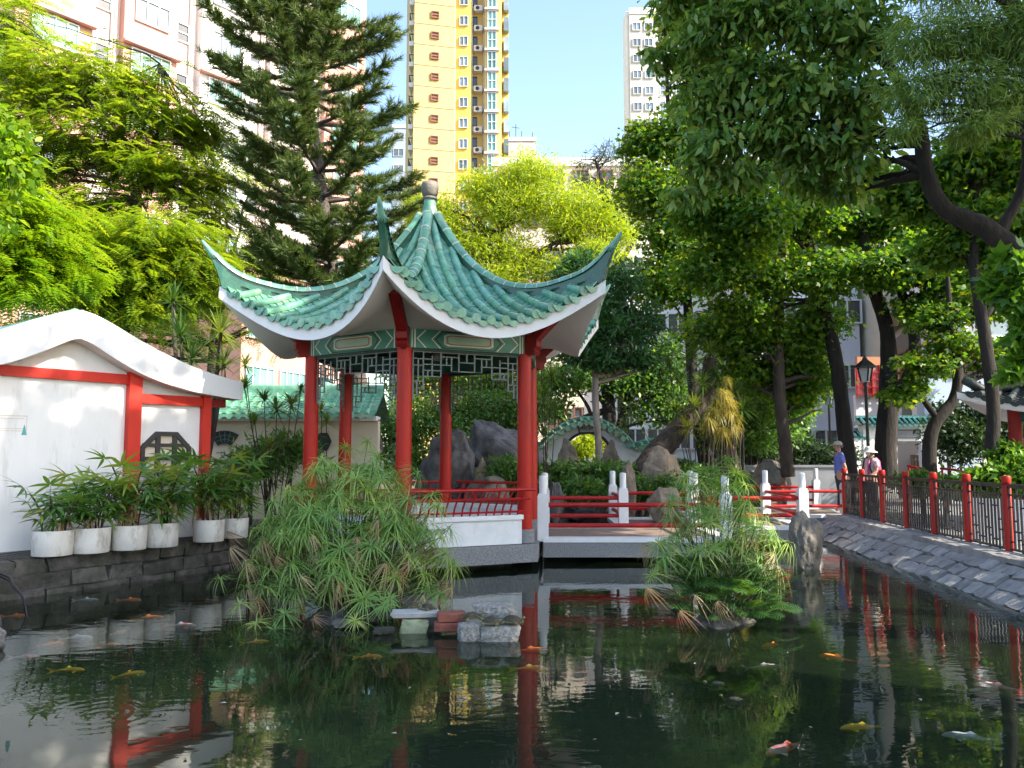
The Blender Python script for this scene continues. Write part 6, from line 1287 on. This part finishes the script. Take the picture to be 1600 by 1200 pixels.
# low stragglers on the left and in front
def add_umbels(o, L, seed, root):
    r = random.Random(seed); st = MB()
    for (px, py, D, s, dry) in L:
        h = at(px, py, D); p = Vector(root) + Vector((r.uniform(-.2, .2), r.uniform(-.2, .2), 0)); st.tube(bez(p, p.lerp(h, .5) + Vector((0, 0, .22)), h, 5), [.006, .006, .005, .005, .004, .004], 5, False)
        out = Vector((h.x - p.x, h.y - p.y, 0)).normalized(); link_mesh('dry_umbel' if dry else 'leaf_umbel', r.choice(UDRY if dry else UMB), o, Matrix.Translation(h) @ Matrix.Rotation(r.uniform(.3, .9), 4, Vector((-out.y, out.x, 0))) @ Matrix.Rotation(r.uniform(0, 6.28), 4, 'Z') @ Matrix.Scale(s, 4))
    stuff(st.build('stems', LM['sstem'], o))
add_umbels(s1, [(345, 905, 8.9, .8, 0), (375, 945, 8.6, .85, 0), (420, 920, 8.7, .9, 0), (400, 975, 8.3, .85, 0), (445, 960, 8.3, .9, 0), (430, 985, 8.2, .8, 0), (490, 965, 8.3, .7, 1), (470, 900, 8.5, .9, 1), (530, 910, 8.4, .9, 1), (520, 900, 8.3, .8, 0), (600, 945, 8.3, .9, 0), (555, 970, 8.2, .7, 0), (610, 935, 8.35, .8, 0), (385, 880, 8.9, .8, 1), (360, 855, 9.1, .8, 1), (355, 830, 9.4, .7, 1), (430, 870, 8.7, .9, 1), (560, 860, 8.5, .9, 1), (640, 880, 8.7, .9, 1), (680, 790, 9.0, 1, 0), (690, 840, 9.0, .9, 0), (650, 740, 9.2, 1, 0), (590, 715, 9.4, 1, 0), (500, 740, 9.5, .9, 0), (470, 760, 9.3, .9, 0), (560, 735, 9.4, 1, 0), (620, 740, 9.4, 1, 0), (540, 700, 9.8, .8, 0), (575, 690, 9.8, .7, 0)], 9, (-1.8, 9.1, .05))
s2 = sedge('sedge_clump', 'smaller sedge and fern island in the pond before the bridge', (2.1, 8.5, .05), 62, .62, .48, .85, .72, .12, 5)
add_umbels(s2, [(1110, 735, 8.5, 1.0, 0), (1075, 745, 8.5, .9, 0), (1150, 740, 8.6, 1, 0), (1050, 790, 8.4, .9, 0), (1020, 900, 8.2, .8, 0), (1010, 920, 8.0, .6, 1), (1062, 955, 7.9, .6, 1), (1085, 930, 7.9, .55, 1), (1120, 940, 7.9, .5, 1), (1040, 870, 8.1, .9, 0), (1200, 870, 8.4, .9, 1), (1230, 850, 8.5, .8, 0), (1195, 830, 8.6, .9, 1), (1085, 800, 8.3, 1, 0), (1160, 790, 8.4, .9, 0), (1045, 840, 8.3, .9, 0), (1140, 720, 8.7, .8, 0), (1095, 860, 8.0, .9, 0), (1005, 850, 8.5, .6, 1), (1180, 840, 8.3, .9, 1)], 11, (2.1, 8.4, .08))
def lobed(L, seed):
    r = random.Random(seed); b = MB(); Wd = .40 * L
    def pt(x, y): return Vector((x, y, .10 * math.sin(y / L * 2.2) * L - abs(x) * .25 - .28 * y * y / L))
    n = 8
    for i in range(n):
        y = L * (.06 + .86 * i / n); w = Wd * math.sin(math.pi * (.18 + .74 * i / n)) ; h = L * .022
        for s in (-1, 1): b.add([pt(0, y - h), pt(s * w * .55, y - h * .2 + w * .18), pt(s * w, y + w * .42), pt(s * w * .6, y + h * 1.1 + w * .28), pt(0, y + h)], [(0, 1, 2, 3, 4) if s > 0 else (4, 3, 2, 1, 0)])
    b.add([pt(-.02 * L, L * .88), pt(.02 * L, L * .88), pt(0, L * 1.04)], [(0, 1, 2)]); b.tube([pt(0, -.5 * L), pt(0, 0), pt(0, L * .5), pt(0, L)], [.006, .006, .004, .002], 4, False)
    return b.mesh('lobed_leaf', LM['philo'])
LOB = [lobed(.24, s) for s in range(2)] + [lobed(.28, 3)]
r = random.Random(4)
for i in range(190):
    a = r.uniform(-3.4, .3) if i % 4 else r.uniform(0, 6.28); el = r.uniform(-.15, 1.2); d = Vector((math.cos(a) * math.cos(el) * .62, math.sin(a) * math.cos(el) * .52, math.sin(el) * .50)) * r.uniform(.45, 1.0); h = Vector((2.14, 8.45, .22)) + d
    if h.z < .1: continue
    ax = Vector((math.cos(a), math.sin(a), r.uniform(-.1, 1.1))).normalized(); sd = ax.cross(Vector((0, 0, 1))).normalized(); Mx = frame_M(h, sd, ax, sd.cross(ax)) @ Matrix.Rotation(r.uniform(-.5, .5), 4, 'Y') @ Matrix.Scale(r.uniform(.65, 1.1), 4)
    link_mesh('lobed_leaf', r.choice(LOB), s2, Mx)

# ================================================================== POTTED PALMS
def fan(seed):
    r = random.Random(seed); b = MB(); n = r.randint(6, 8)
    for i in range(n):
        a = rad(-105 + 210 * i / (n - 1)) ; d = Vector((math.sin(a), math.cos(a), r.uniform(-.15, .1))); strip_blade(b, d * .01, d, Vector((0, 0, 1)), .30 * r.uniform(.8, 1.1), .046, .35 * r.uniform(.4, 1.4), 4)
    return b.mesh('palm_fan', LM['rhapis'])
FAN = [fan(s) for s in range(5)]
PDRY = [umbel(7, .17, .03, 1.0, (-1.3, -.6), 70, LM['dry'])]
def potted(px, py, D, wpx, hpx, hplant, label, seed, nst=6):
    r = random.Random(seed); k = FPX / D; rp = wpx / 2 / k; hp_ = hpx / k; c = at(px, py, D); c.z = .455
    o = thing('potted_palm', label, 'potted plant', c, 'potted palms along the house wall'); b = MB(); b.lathe([(rp * .93, 0), (rp * .96, .01), (rp, hp_ - .02), (rp * .985, hp_), (rp * .90, hp_), (rp * .88, hp_ - .05)], c, 28); b.build('pot', M['pot'], o, 'auto')
    b = MB(); b.lathe([(rp * .89, hp_ - .05), (rp * .5, hp_ - .03), (.02, hp_ - .02)], c, 18); b.build('soil', M['soil'], o, True)
    for i in range(nst):
        a = r.uniform(0, 6.28); p = c + Vector((math.cos(a) * rp * .6 * r.random(), math.sin(a) * rp * .6 * r.random(), hp_ - .04)); H = hplant * r.uniform(.55, 1.0); top = p + Vector((math.cos(a) * .16, math.sin(a) * .16, H)); b = MB(); q = bez(p, p + Vector((0, 0, H * .6)), top, 5); b.tube(q, .012, 6); b.build('cane', M['bark_brown'], o, True)
        for j in range(8):
            f = 1 - j * .11; s_ = q[min(5, max(1, int(round(f * 5))))]; aa = a + j * 2.4 + r.uniform(-.4, .4); ax = Vector((math.cos(aa), math.sin(aa), r.uniform(-.1, .65) if j else 1.0)).normalized(); e = s_ + ax * r.uniform(.10, .22); st = MB(); st.tube([s_, s_.lerp(e, .5) + Vector((0, 0, .03)), e], .004, 4, False); pe = st.build('petiole', LM['rhapis'], o)
            sd = ax.cross(Vector((0, 0, 1))); sd = sd.normalized() if sd.length > .05 else Vector((1, 0, 0)); link_mesh('palm_fan', r.choice(FAN), o, frame_M(e, sd, ax, sd.cross(ax)) @ Matrix.Rotation(r.uniform(-.5, .5), 4, 'Y') @ Matrix.Scale(r.uniform(.75, 1.2), 4))
        if i % 2: link_mesh('dry_fan', PDRY[0], o, Matrix.Translation(q[2] + Vector((r.uniform(-.1, .1), r.uniform(-.1, .0), 0))) @ Matrix.Rotation(r.uniform(0, 6.28), 4, 'Z'))
potted(82, 860, 10.45, 60, 38, .55, 'leftmost potted palm with sparse narrow fans', 1, 5)
potted(141, 857, 10.75, 57, 38, .80, 'second potted palm from the left with yellowing leaves', 2, 5)
potted(201, 852, 11.1, 53, 37, .85, 'third potted palm standing before the wide red pillar', 3, 6)
potted(252, 850, 11.45, 50, 36, .85, 'fourth potted palm in the cracked white pot below the octagonal window', 4, 7)
potted(326, 843, 12.15, 47, 33, .85, 'fifth potted palm from the left before the narrow red pillar', 5, 7)
potted(366, 838, 12.7, 42, 30, .9, 'rightmost potted palm half hidden behind the big sedge', 6, 7)

# ================================================================== STONES AND TURTLES BETWEEN THE ISLANDS
def lump(name, label, px, py, D, sx, sy, sz, m, seed, z=None, rz=0, cat='stone', amp=.22):
    c = at(px, py, D); 
    if z is not None: c.z = z
    if name in ('concrete_lump', 'dark_stone', 'mossy_block'):     # broken lump: a squarish blob with chipped corners
        bm = bmesh.new(); bmesh.ops.create_icosphere(bm, subdivisions=4, radius=1); off = Vector((seed * 2.3, seed, 0))
        for v in bm.verts:
            q = v.co / max(abs(x) for x in v.co) ** .80; q *= .93 + .10 * noise.fractal(q * 1.3 + off, 1, 2, 3) + .04 * noise.fractal(q * 5 + off, 1, 2, 3)
            q.x += .18 * q.z * math.sin(seed); v.co = (q.x * sx / 2, q.y * sy / 2, q.z * sz / 2)
        me = bpy.data.meshes.new(name); bm.to_mesh(me); bm.free(); me.materials.append(M[m]); me.polygons.foreach_set('use_smooth', [True] * len(me.polygons)); me.set_sharp_from_angle(angle=rad(40))
    else: me = chunk_mesh(name, sx, sy, sz, M[m], seed, amp)
    o = link_mesh(name, me, None, Matrix.Translation(c) @ Matrix.Rotation(rz, 4, 'Z')); WP[o.name] = Vector(c); return tag(o, label, cat)
lump('stone_slab', 'pale flat stone slab lying on a mossy block beside the sedge', 650, 952, 8.15, .46, .24, .05, 'slab_stone', 1, .165, .1)
lump('mossy_block', 'mossy greenish block under the pale flat slab', 648, 970, 8.10, .30, .2, .22, 'mossy', 2, .03)
lump('brick', 'upper red brick of the small stack in the pond', 705, 958, 8.00, .26, .17, .085, 'brick', 3, .165, .15, 'brick', .05)
lump('brick', 'lower red brick of the small stack in the pond', 702, 970, 8.00, .28, .18, .085, 'brick', 4, .075, .05, 'brick', .05)
lump('concrete_lump', 'big pale concrete block tilted on top of the stone pile', 774, 948, 8.00, .40, .28, .13, 'concrete_rough', 5, .225, -.25)
lump('concrete_lump', 'small white speckled concrete block in the water', 733, 975, 7.75, .22, .2, .2, 'concrete_rough', 6, .06, .2)
lump('concrete_lump', 'long speckled concrete block at the bottom of the stone pile', 780, 975, 7.75, .40, .22, .19, 'concrete_rough', 7, .05, .04)
lump('dark_stone', 'dark stone between the red bricks and the slab', 676, 962, 8.15, .18, .2, .22, 'stone_dark', 8, .06)
lump('dark_stone', 'flat wet stone at the foot of the big sedge', 600, 972, 8.0, .22, .16, .06, 'stone_dark', 9, .03, .2)
lump('dark_stone', 'flat dark stone in the shade below the dry sedge heads', 545, 962, 8.3, .32, .22, .07, 'stone_dark', 10, .04, -.1)
def turtle(label, px, py, D, L, rz, z=None, sub=False):
    c = at(px, py, D); c.z = z if z is not None else c.z; o = thing('turtle', label, 'turtle', c, 'pond turtles'); d = Vector((math.cos(rz), math.sin(rz), 0)); s_ = Vector((-d.y, d.x, 0))
    def tp(x, y, zz): return c + d * x + s_ * y + Vector((0, 0, zz))
    b = MB(); G = []
    for i in range(6):
        t = i / 5 * math.pi / 2; G.append([tp(L * .5 * math.cos(t) * math.cos(a), L * .40 * math.cos(t) * math.sin(a), .02 + L * .30 * math.sin(t)) for a in [k * 2 * math.pi / 14 for k in range(15)]])
    b.grid(G); b.build('shell', M['shell'], o, True)
    b = MB(); b.lathe([(L * .46, .008), (L * .47, .016), (L * .45, .024)], c, 16, sx=1, sy=.86); b.tube([tp(L * .42, 0, .025), tp(L * .56, 0, .045), tp(L * .66, 0, .06), tp(L * .73, 0, .058)], [L * .06, L * .065, L * .085, L * .04], 8)
    for x, y in ((.34, .34), (.34, -.34), (-.34, .34), (-.34, -.34)): b.tube([tp(L * x * .8, L * y * .8, .02), tp(L * x * 1.2, L * y * 1.2, .012), tp(L * x * 1.45, L * y * 1.3, .004)], [L * .09, L * .08, L * .03], 6)
    b.tube([tp(-L * .46, 0, .02), tp(-L * .6, 0, .01)], [L * .03, L * .01], 5); b.build('body', M['turtle_skin'], o, True)
turtle('dark turtle climbing between the bricks and the big concrete block', 737, 963, 7.85, .17, .4, .165)
turtle('turtle resting on the long speckled block under the tilted one', 768, 962, 7.70, .17, 2.9, .148)
turtle('turtle at the right end of the stone pile', 800, 960, 7.75, .18, -.4, .15)
turtle('small turtle sitting on the pale slab', 668, 946, 8.20, .14, 2.4, .19)
turtle('turtle sitting behind the pale slab beside the sedge', 643, 940, 8.40, .15, .6, .17)
turtle('turtle swimming in the water below the right sedge', 1122, 1051, 6.3, .15, 2.9, -.055)
turtle('turtle with raised head swimming near the golden patch', 1150, 1078, 5.9, .18, 2.4, -.065)

# ================================================================== KOI
def koi(label, px, py, L, rz, m, depth=.028, bend=.12):
    L *= 1.2; k = (py - HOR); D = FPX * (CAMZ + depth) / k; c = at(px, py, D); c.z = -depth
    o = thing('koi', label, 'fish', c, 'koi in the pond'); d = Vector((math.cos(rz), math.sin(rz), 0)); s_ = Vector((-d.y, d.x, 0))
    def cp_(t): return c + d * (L * (.5 - t)) + s_ * (bend * L * math.sin(t * 3.0) * t)
    prof = [(0, .012), (.05, .05), (.14, .082), (.28, .095), (.42, .088), (.58, .066), (.72, .042), (.84, .024), (.90, .020)]; G = []
    for t, r_ in prof: G.append([cp_(t) + s_ * (r_ * L * math.cos(a)) + Vector((0, 0, r_ * L * 1.05 * math.sin(a))) for a in [j * 2 * math.pi / 10 for j in range(11)]])
    b = MB(); b.grid(G); b.build('body', M[m], o, True)
    b = MB(); e0, e1 = cp_(.88), cp_(1.12); b.add([e0 + Vector((0, 0, .015 * L)), e1 + Vector((0, 0, .10 * L)) + s_ * .02 * L, e0.lerp(e1, .6), e1 + Vector((0, 0, -.08 * L)) - s_ * .03 * L, e0 - Vector((0, 0, .015 * L))], [(0, 1, 2), (0, 2, 4), (2, 3, 4)]); b.build('tail_fin', M[m], o)
    b = MB()
    for s in (-1, 1): q = cp_(.22) + s_ * s * .08 * L; b.add([q, q + s_ * s * .13 * L - d * .05 * L - Vector((0, 0, .02 * L)), q - d * .12 * L + s_ * s * .07 * L], [(0, 1, 2)])
    q = cp_(.38) + Vector((0, 0, .085 * L)); b.add([q, cp_(.5) + Vector((0, 0, .14 * L)), cp_(.66) + Vector((0, 0, .05 * L))], [(0, 1, 2)]); b.build('fins', M[m], o)
K_ = [('white koi with orange red patches swimming at the bottom right', 1224, 1151, .30, -2.45, 'koi_patch'), ('clear yellow koi right of the patched koi', 1344, 1121, .25, -2.9, 'koi_yellow'), ('orange koi below the right sedge island', 1206, 1000, .22, -2.6, 'koi_orange'), ('long orange koi between the sedge island and the fence reflections', 1310, 1020, .28, 2.5, 'koi_orange'),
 ('long white koi near the lower right corner', 1515, 1136, .27, 2.9, 'koi_white'), ('white koi with a red head at the right edge', 1560, 1062, .26, 2.6, 'koi_patch'), ('slim orange white koi right of the stone pile', 830, 1009, .27, .15, 'koi_orange'), ('slim yellow koi crossing the red column reflection', 827, 1036, .25, .05, 'koi_gold'),
 ('rounded orange koi just below the stone pile', 790, 996, .18, 1.9, 'koi_orange'), ('small orange koi below the big sedge', 576, 1018, .2, .1, 'koi_orange'), ('pale yellow koi on the left of the pond', 107, 1038, .22, .1, 'koi_yellow'), ('golden koi near the ripple rings', 203, 1044, .2, .7, 'koi_yellow'),
 ('orange white koi under the potted palm reflections', 232, 960, .26, .35, 'koi_orange'), ('long pale koi crossing left of the sedge stragglers', 282, 972, .28, 0.0, 'koi_patch'), ('small orange koi left of centre among the pot reflections', 172, 1000, .16, .4, 'koi_orange'), ('pinkish koi near the left edge', 80, 999, .18, .5, 'koi_orange'),
 ('pale slim koi in the pot reflections', 120, 990, .24, .25, 'koi_white'), ('small golden koi beside the orange white one', 185, 981, .15, 1.2, 'koi_gold'), ('orange koi far left near the embankment', 25, 957, .22, .1, 'koi_orange'), ('white koi in the dark water by the embankment', 135, 933, .24, .15, 'koi_white'), ('reddish koi beside the embankment', 203, 933, .24, 0.0, 'koi_orange'), ('white spotted koi at the left', 40, 1018, .2, .1, 'koi_patch'),
 ('grey koi deep below the right island', 1195, 1034, .26, .1, 'koi_grey'), ('yellow koi under the fern leaves of the left stragglers', 400, 996, .2, .3, 'koi_gold')]
for q in K_: koi(*q)

# ================================================================== FLOATING LITTER
N = 150; fx = RNG.uniform(-4.4, 5.6, N); fy = RNG.uniform(3.6, 12.5, N); ok = np.array([inside(a, c, pond) for a, c in zip(fx, fy)]); fx, fy = fx[ok], fy[ok]; N = len(fx); an = RNG.uniform(0, 6.28, N); ln = RNG.uniform(.012, .05, N)
n2 = 420; g1 = RNG.normal(size=n2) * .75 - 2.75; g2 = RNG.normal(size=n2) * .45 + 6.5; fx, fy = np.concatenate([fx, g1]), np.concatenate([fy, g2]); ln = np.concatenate([ln, RNG.uniform(.006, .014, n2)]); an = np.concatenate([an, RNG.uniform(0, 6.28, n2)]); N = len(fx)
me = leaf_mesh('floating_leaves', np.stack([fx, fy, np.full(N, .006)], 1), np.stack([np.cos(an), np.sin(an), np.zeros(N)], 1), np.tile(np.array([[0, 0, 1.0]]), (N, 1)), ln, ln * .5, 'diamond', leafmat('floating_leaf', [(.5, .5, .45), (.35, .28, .12), (.25, .2, .1), (.6, .6, .55)], .1, .6))
fl = link_mesh('floating_leaves', me); fl['kind'] = 'stuff'; fl['label'] = 'tiny fallen leaves and specks floating on the pond'; fl['category'] = 'leaves'

# ================================================================== CABLE at the lower left
b = MB(); 
for j in range(2): b.tube(spline([Vector((-6.6 + j * .06, 9.6, .48)), at(6, 898 + j * 5, 9.5), at(22, 914 + j * 5, 9.2), at(36, 935, 9.0), at(44, 955, 8.9) + Vector((0, 0, -.1))], 6), .013, 7)
tag(b.build('pump_hose', M['cable'], None, True), 'black pump hoses hanging over the embankment at the left', 'hose')

# ================================================================== PEOPLE
def skin(name, joints, edges, m, parent, sub=2):
    """one continuous surface grown round a jointed skeleton"""
    me = bpy.data.meshes.new(name); off = wpos(parent); me.from_pydata([Vector(j[0]) - off for j in joints], edges, []); o = bpy.data.objects.new(name, me); C.objects.link(o); me.materials.append(m)
    sk = o.modifiers.new('skin', 'SKIN'); sk.use_smooth_shade = True; o.modifiers.new('sub', 'SUBSURF').levels = sub
    for i, j in enumerate(joints): 
        r_ = j[1] if hasattr(j[1], '__len__') else (j[1], j[1]); me.skin_vertices[0].data[i].radius = r_
    me.skin_vertices[0].data[0].use_root = True
    dg = bpy.context.evaluated_depsgraph_get(); dg.update(); new = bpy.data.meshes.new_from_object(o.evaluated_get(dg)); bpy.data.objects.remove(o)
    new.polygons.foreach_set('use_smooth', [True] * len(new.polygons)); new.materials.clear(); new.materials.append(m); return link_mesh(name, new, parent)
def person(label, x, y, face, H, kind):
    """face: heading angle; local axes f (forward) and l (to the person's left)"""
    base = Vector((x, y, GZ + .006)); o = thing('person', label, 'person', base); f = Vector((math.cos(face), math.sin(face), 0)); l = Vector((-f.y, f.x, 0)); h = H
    def p(a, b_, z): return base + f * (a * h) + l * (b_ * h) + Vector((0, 0, z * h))
    J = [(p(0, 0, .53), (.085*h, .07*h)), (p(.005, 0, .62), (.075*h, .06*h)), (p(.01, 0, .72), (.085*h, .062*h)), (p(0, 0, .80), (.08*h, .055*h)), (p(0, 0, .84), .032*h), (p(.01, 0, .875), .034*h), (p(.022, 0, .915), (.048*h, .052*h)), (p(.018, 0, .955), (.047*h, .052*h)), (p(.012, 0, .985), .03*h)]
    E = [(i, i + 1) for i in range(8)]
    def add(par, pts):
        for q in pts: J.append(q); E.append((par, len(J) - 1)); par = len(J) - 1
        return par
    for s in (1, -1):
        add(0, [(p(0, s*.052, .49), .056*h), (p(.012 * s, s*.056, .28), .036*h), (p(-.015 * s - .01, s*.058, .06), .024*h), (p(.05 - .015 * s, s*.060, .022), (.024*h, .018*h))])
        if kind == 'man':   # hands behind the back
            w = add(3, [(p(0, s*.105, .795), .034*h), (p(-.045, s*.125, .63), .025*h), (p(-.085, s*.06, .53), .019*h), (p(-.10, s*.02, .50), (.017*h, .012*h))])
        else:               # hands resting on the fence
            w = add(3, [(p(0, s*.10, .795), .032*h), (p(.02, s*.125, .645), .024*h), (p(.11, s*.09, .575), .018*h), (p(.15, s*.085, .57), (.016*h, .011*h))])
        hand = J[w][0]; dirv = (hand - J[w-1][0]).normalized(); sidev = Vector((0, 0, 1)) if kind == 'man' else l
        for g in range(4): add(w, [(hand + dirv * .03 * h + sidev * (g - 1.5) * .011 * h, .0052*h), (hand + dirv * (.052 + (.004 if g in (1, 2) else 0)) * h + sidev * (g - 1.5) * .012 * h + Vector((0, 0, -.010 * h)), .0045*h)])
        add(w, [(hand + dirv * .012 * h + sidev * .022 * h, .0058*h), (hand + dirv * .03 * h + sidev * .030 * h, .005*h)])
    skin('body', J, E, M['skin'], o)
    # face: nose, ears, eyes
    b = MB(); b.lathe([(.002*h, -.012*h), (.009*h, -.006*h), (.005*h, .012*h), (.001*h, .018*h)], p(.071, 0, .917), 8); b.build('nose', M['skin'], o, True)
    for s in (1, -1):
        b = MB(); b.tube([p(.012, s*.049, .905), p(.006, s*.056, .915), p(.010, s*.053, .93)], [.005*h, .009*h, .005*h], 6); b.build('ear', M['skin'], o, True)
        b = MB(); b.lathe([(.001*h, -.004*h), (.005*h, 0), (.001*h, .004*h)], p(.066, s*.020, .930), 8); b.build('eye', M['hair'], o, True)
    b = MB(); b.bar(p(.068, -.016, .893), p(.068, .016, .893), .004*h, .005*h); b.build('mouth', M['red_dark'], o)
    # trousers and shirt follow the body
    tj = [(p(0, 0, .545), (.09*h, .075*h)), (p(0, 0, .50), (.088*h, .075*h))]; te = [(0, 1)]
    for s in (1, -1):
        pr_ = 1
        for q in [(p(0, s*.053, .47), .062*h), (p(.012 * s, s*.057, .28), .044*h), (p(-.015 * s - .008, s*.059, .05), .034*h)]: tj.append(q); te.append((pr_, len(tj) - 1)); pr_ = len(tj) - 1
    skin('trousers', tj, te, M['trousers'], o)
    sj = [(p(0, 0, .50), (.098*h, .082*h)), (p(.004, 0, .60), (.088*h, .073*h)), (p(.01, 0, .72), (.096*h, .073*h)), (p(0, 0, .795), (.086*h, .062*h)), (p(0, 0, .832), (.042*h, .042*h))]; se = [(0, 1), (1, 2), (2, 3), (3, 4)]
    for s in (1, -1):
        e = (p(-.032, s*.122, .68) if kind == 'man' else p(.012, s*.122, .69)); sj.append((p(0, s*.105, .797), .043*h)); se.append((3, len(sj) - 1)); sj.append((e, .040*h)); se.append((len(sj) - 2, len(sj) - 1))
    sh = skin('shirt', sj, se, M['blue_shirt'] if kind == 'man' else M['pink_top'], o)
    if kind == 'man':
        b = MB(); b.lathe([(.046*h, 0), (.050*h, .004*h), (.048*h, .012*h)], p(0, 0, .835), 14); b.build('collar', M['blue_shirt'], sh, True)
        hc = p(.014, 0, .945); b = MB(); b.lathe([(.062*h, -.004*h), (.063*h, .012*h), (.056*h, .036*h), (.036*h, .054*h), (.005*h, .060*h)], hc, 18); b.prism([hc + f * (.05*h) + l * (.045*h), hc + f * (.05*h) - l * (.045*h), hc + f * (.105*h) - l * (.03*h) - Vector((0, 0, .008*h)), hc + f * (.105*h) + l * (.03*h) - Vector((0, 0, .008*h))], (0, 0, .006*h)); b.build('cap', M['cap'], o, True)
        b = MB(); b.lathe([(.050*h, -.035*h), (.058*h, -.015*h), (.060*h, .0)], p(.0, 0, .942), 16); b.build('hair', M['hair'], o, True)
    else:
        hc = p(.014, 0, .945); b = MB(); b.lathe([(.118*h, -.030*h), (.114*h, -.022*h), (.068*h, .004*h), (.066*h, .03*h), (.056*h, .052*h), (.03*h, .062*h), (.004*h, .064*h)], hc, 22); b.build('hat', M['hat'], o, True)
        b = MB(); b.lathe([(.03*h, -.075*h), (.056*h, -.05*h), (.060*h, -.01*h)], p(-.008, 0, .942), 16); b.build('hair', M['hair'], o, True)
        b = MB(); b.lathe([(.004*h, -.034*h), (.032*h, -.026*h), (.036*h, 0), (.030*h, .018*h), (.004*h, .024*h)], p(.038, 0, .905), 14); b.build('face_mask', M['mask'], o, True)
        for s in (1, -1): b = MB(); b.tube([p(-.05, s*.055, .82), p(.0, s*.06, .862), p(.06, s*.06, .80), p(.085, s*.065, .70), p(.06, s*.08, .60)], .010*h, 6); b.build('strap', M['black'], o)
        b = MB(); b.tube([p(-.10, 0, .60), p(-.115, 0, .68), p(-.105, 0, .78), p(-.08, 0, .83)], [.055*h, .07*h, .065*h, .04*h], 12); b.build('backpack', M['magenta'], o, True)
        b = MB(); b.tube([p(.082, .03, .60), p(.09, .035, .70), p(.075, .045, .80)], .016*h, 6); b.build('scarf', M['magenta'], o, True)
pm = at(1313, 760, 19.6); person('man in a blue polo shirt and beige cap standing by the fence end', pm.x, 19.6, rad(170), 1.70, 'man')
pw = at(1358, 760, 18.6); person('woman in a white sun hat and pink top wearing a mask and backpack', pw.x + .05, 18.6, rad(205), 1.55, 'woman')
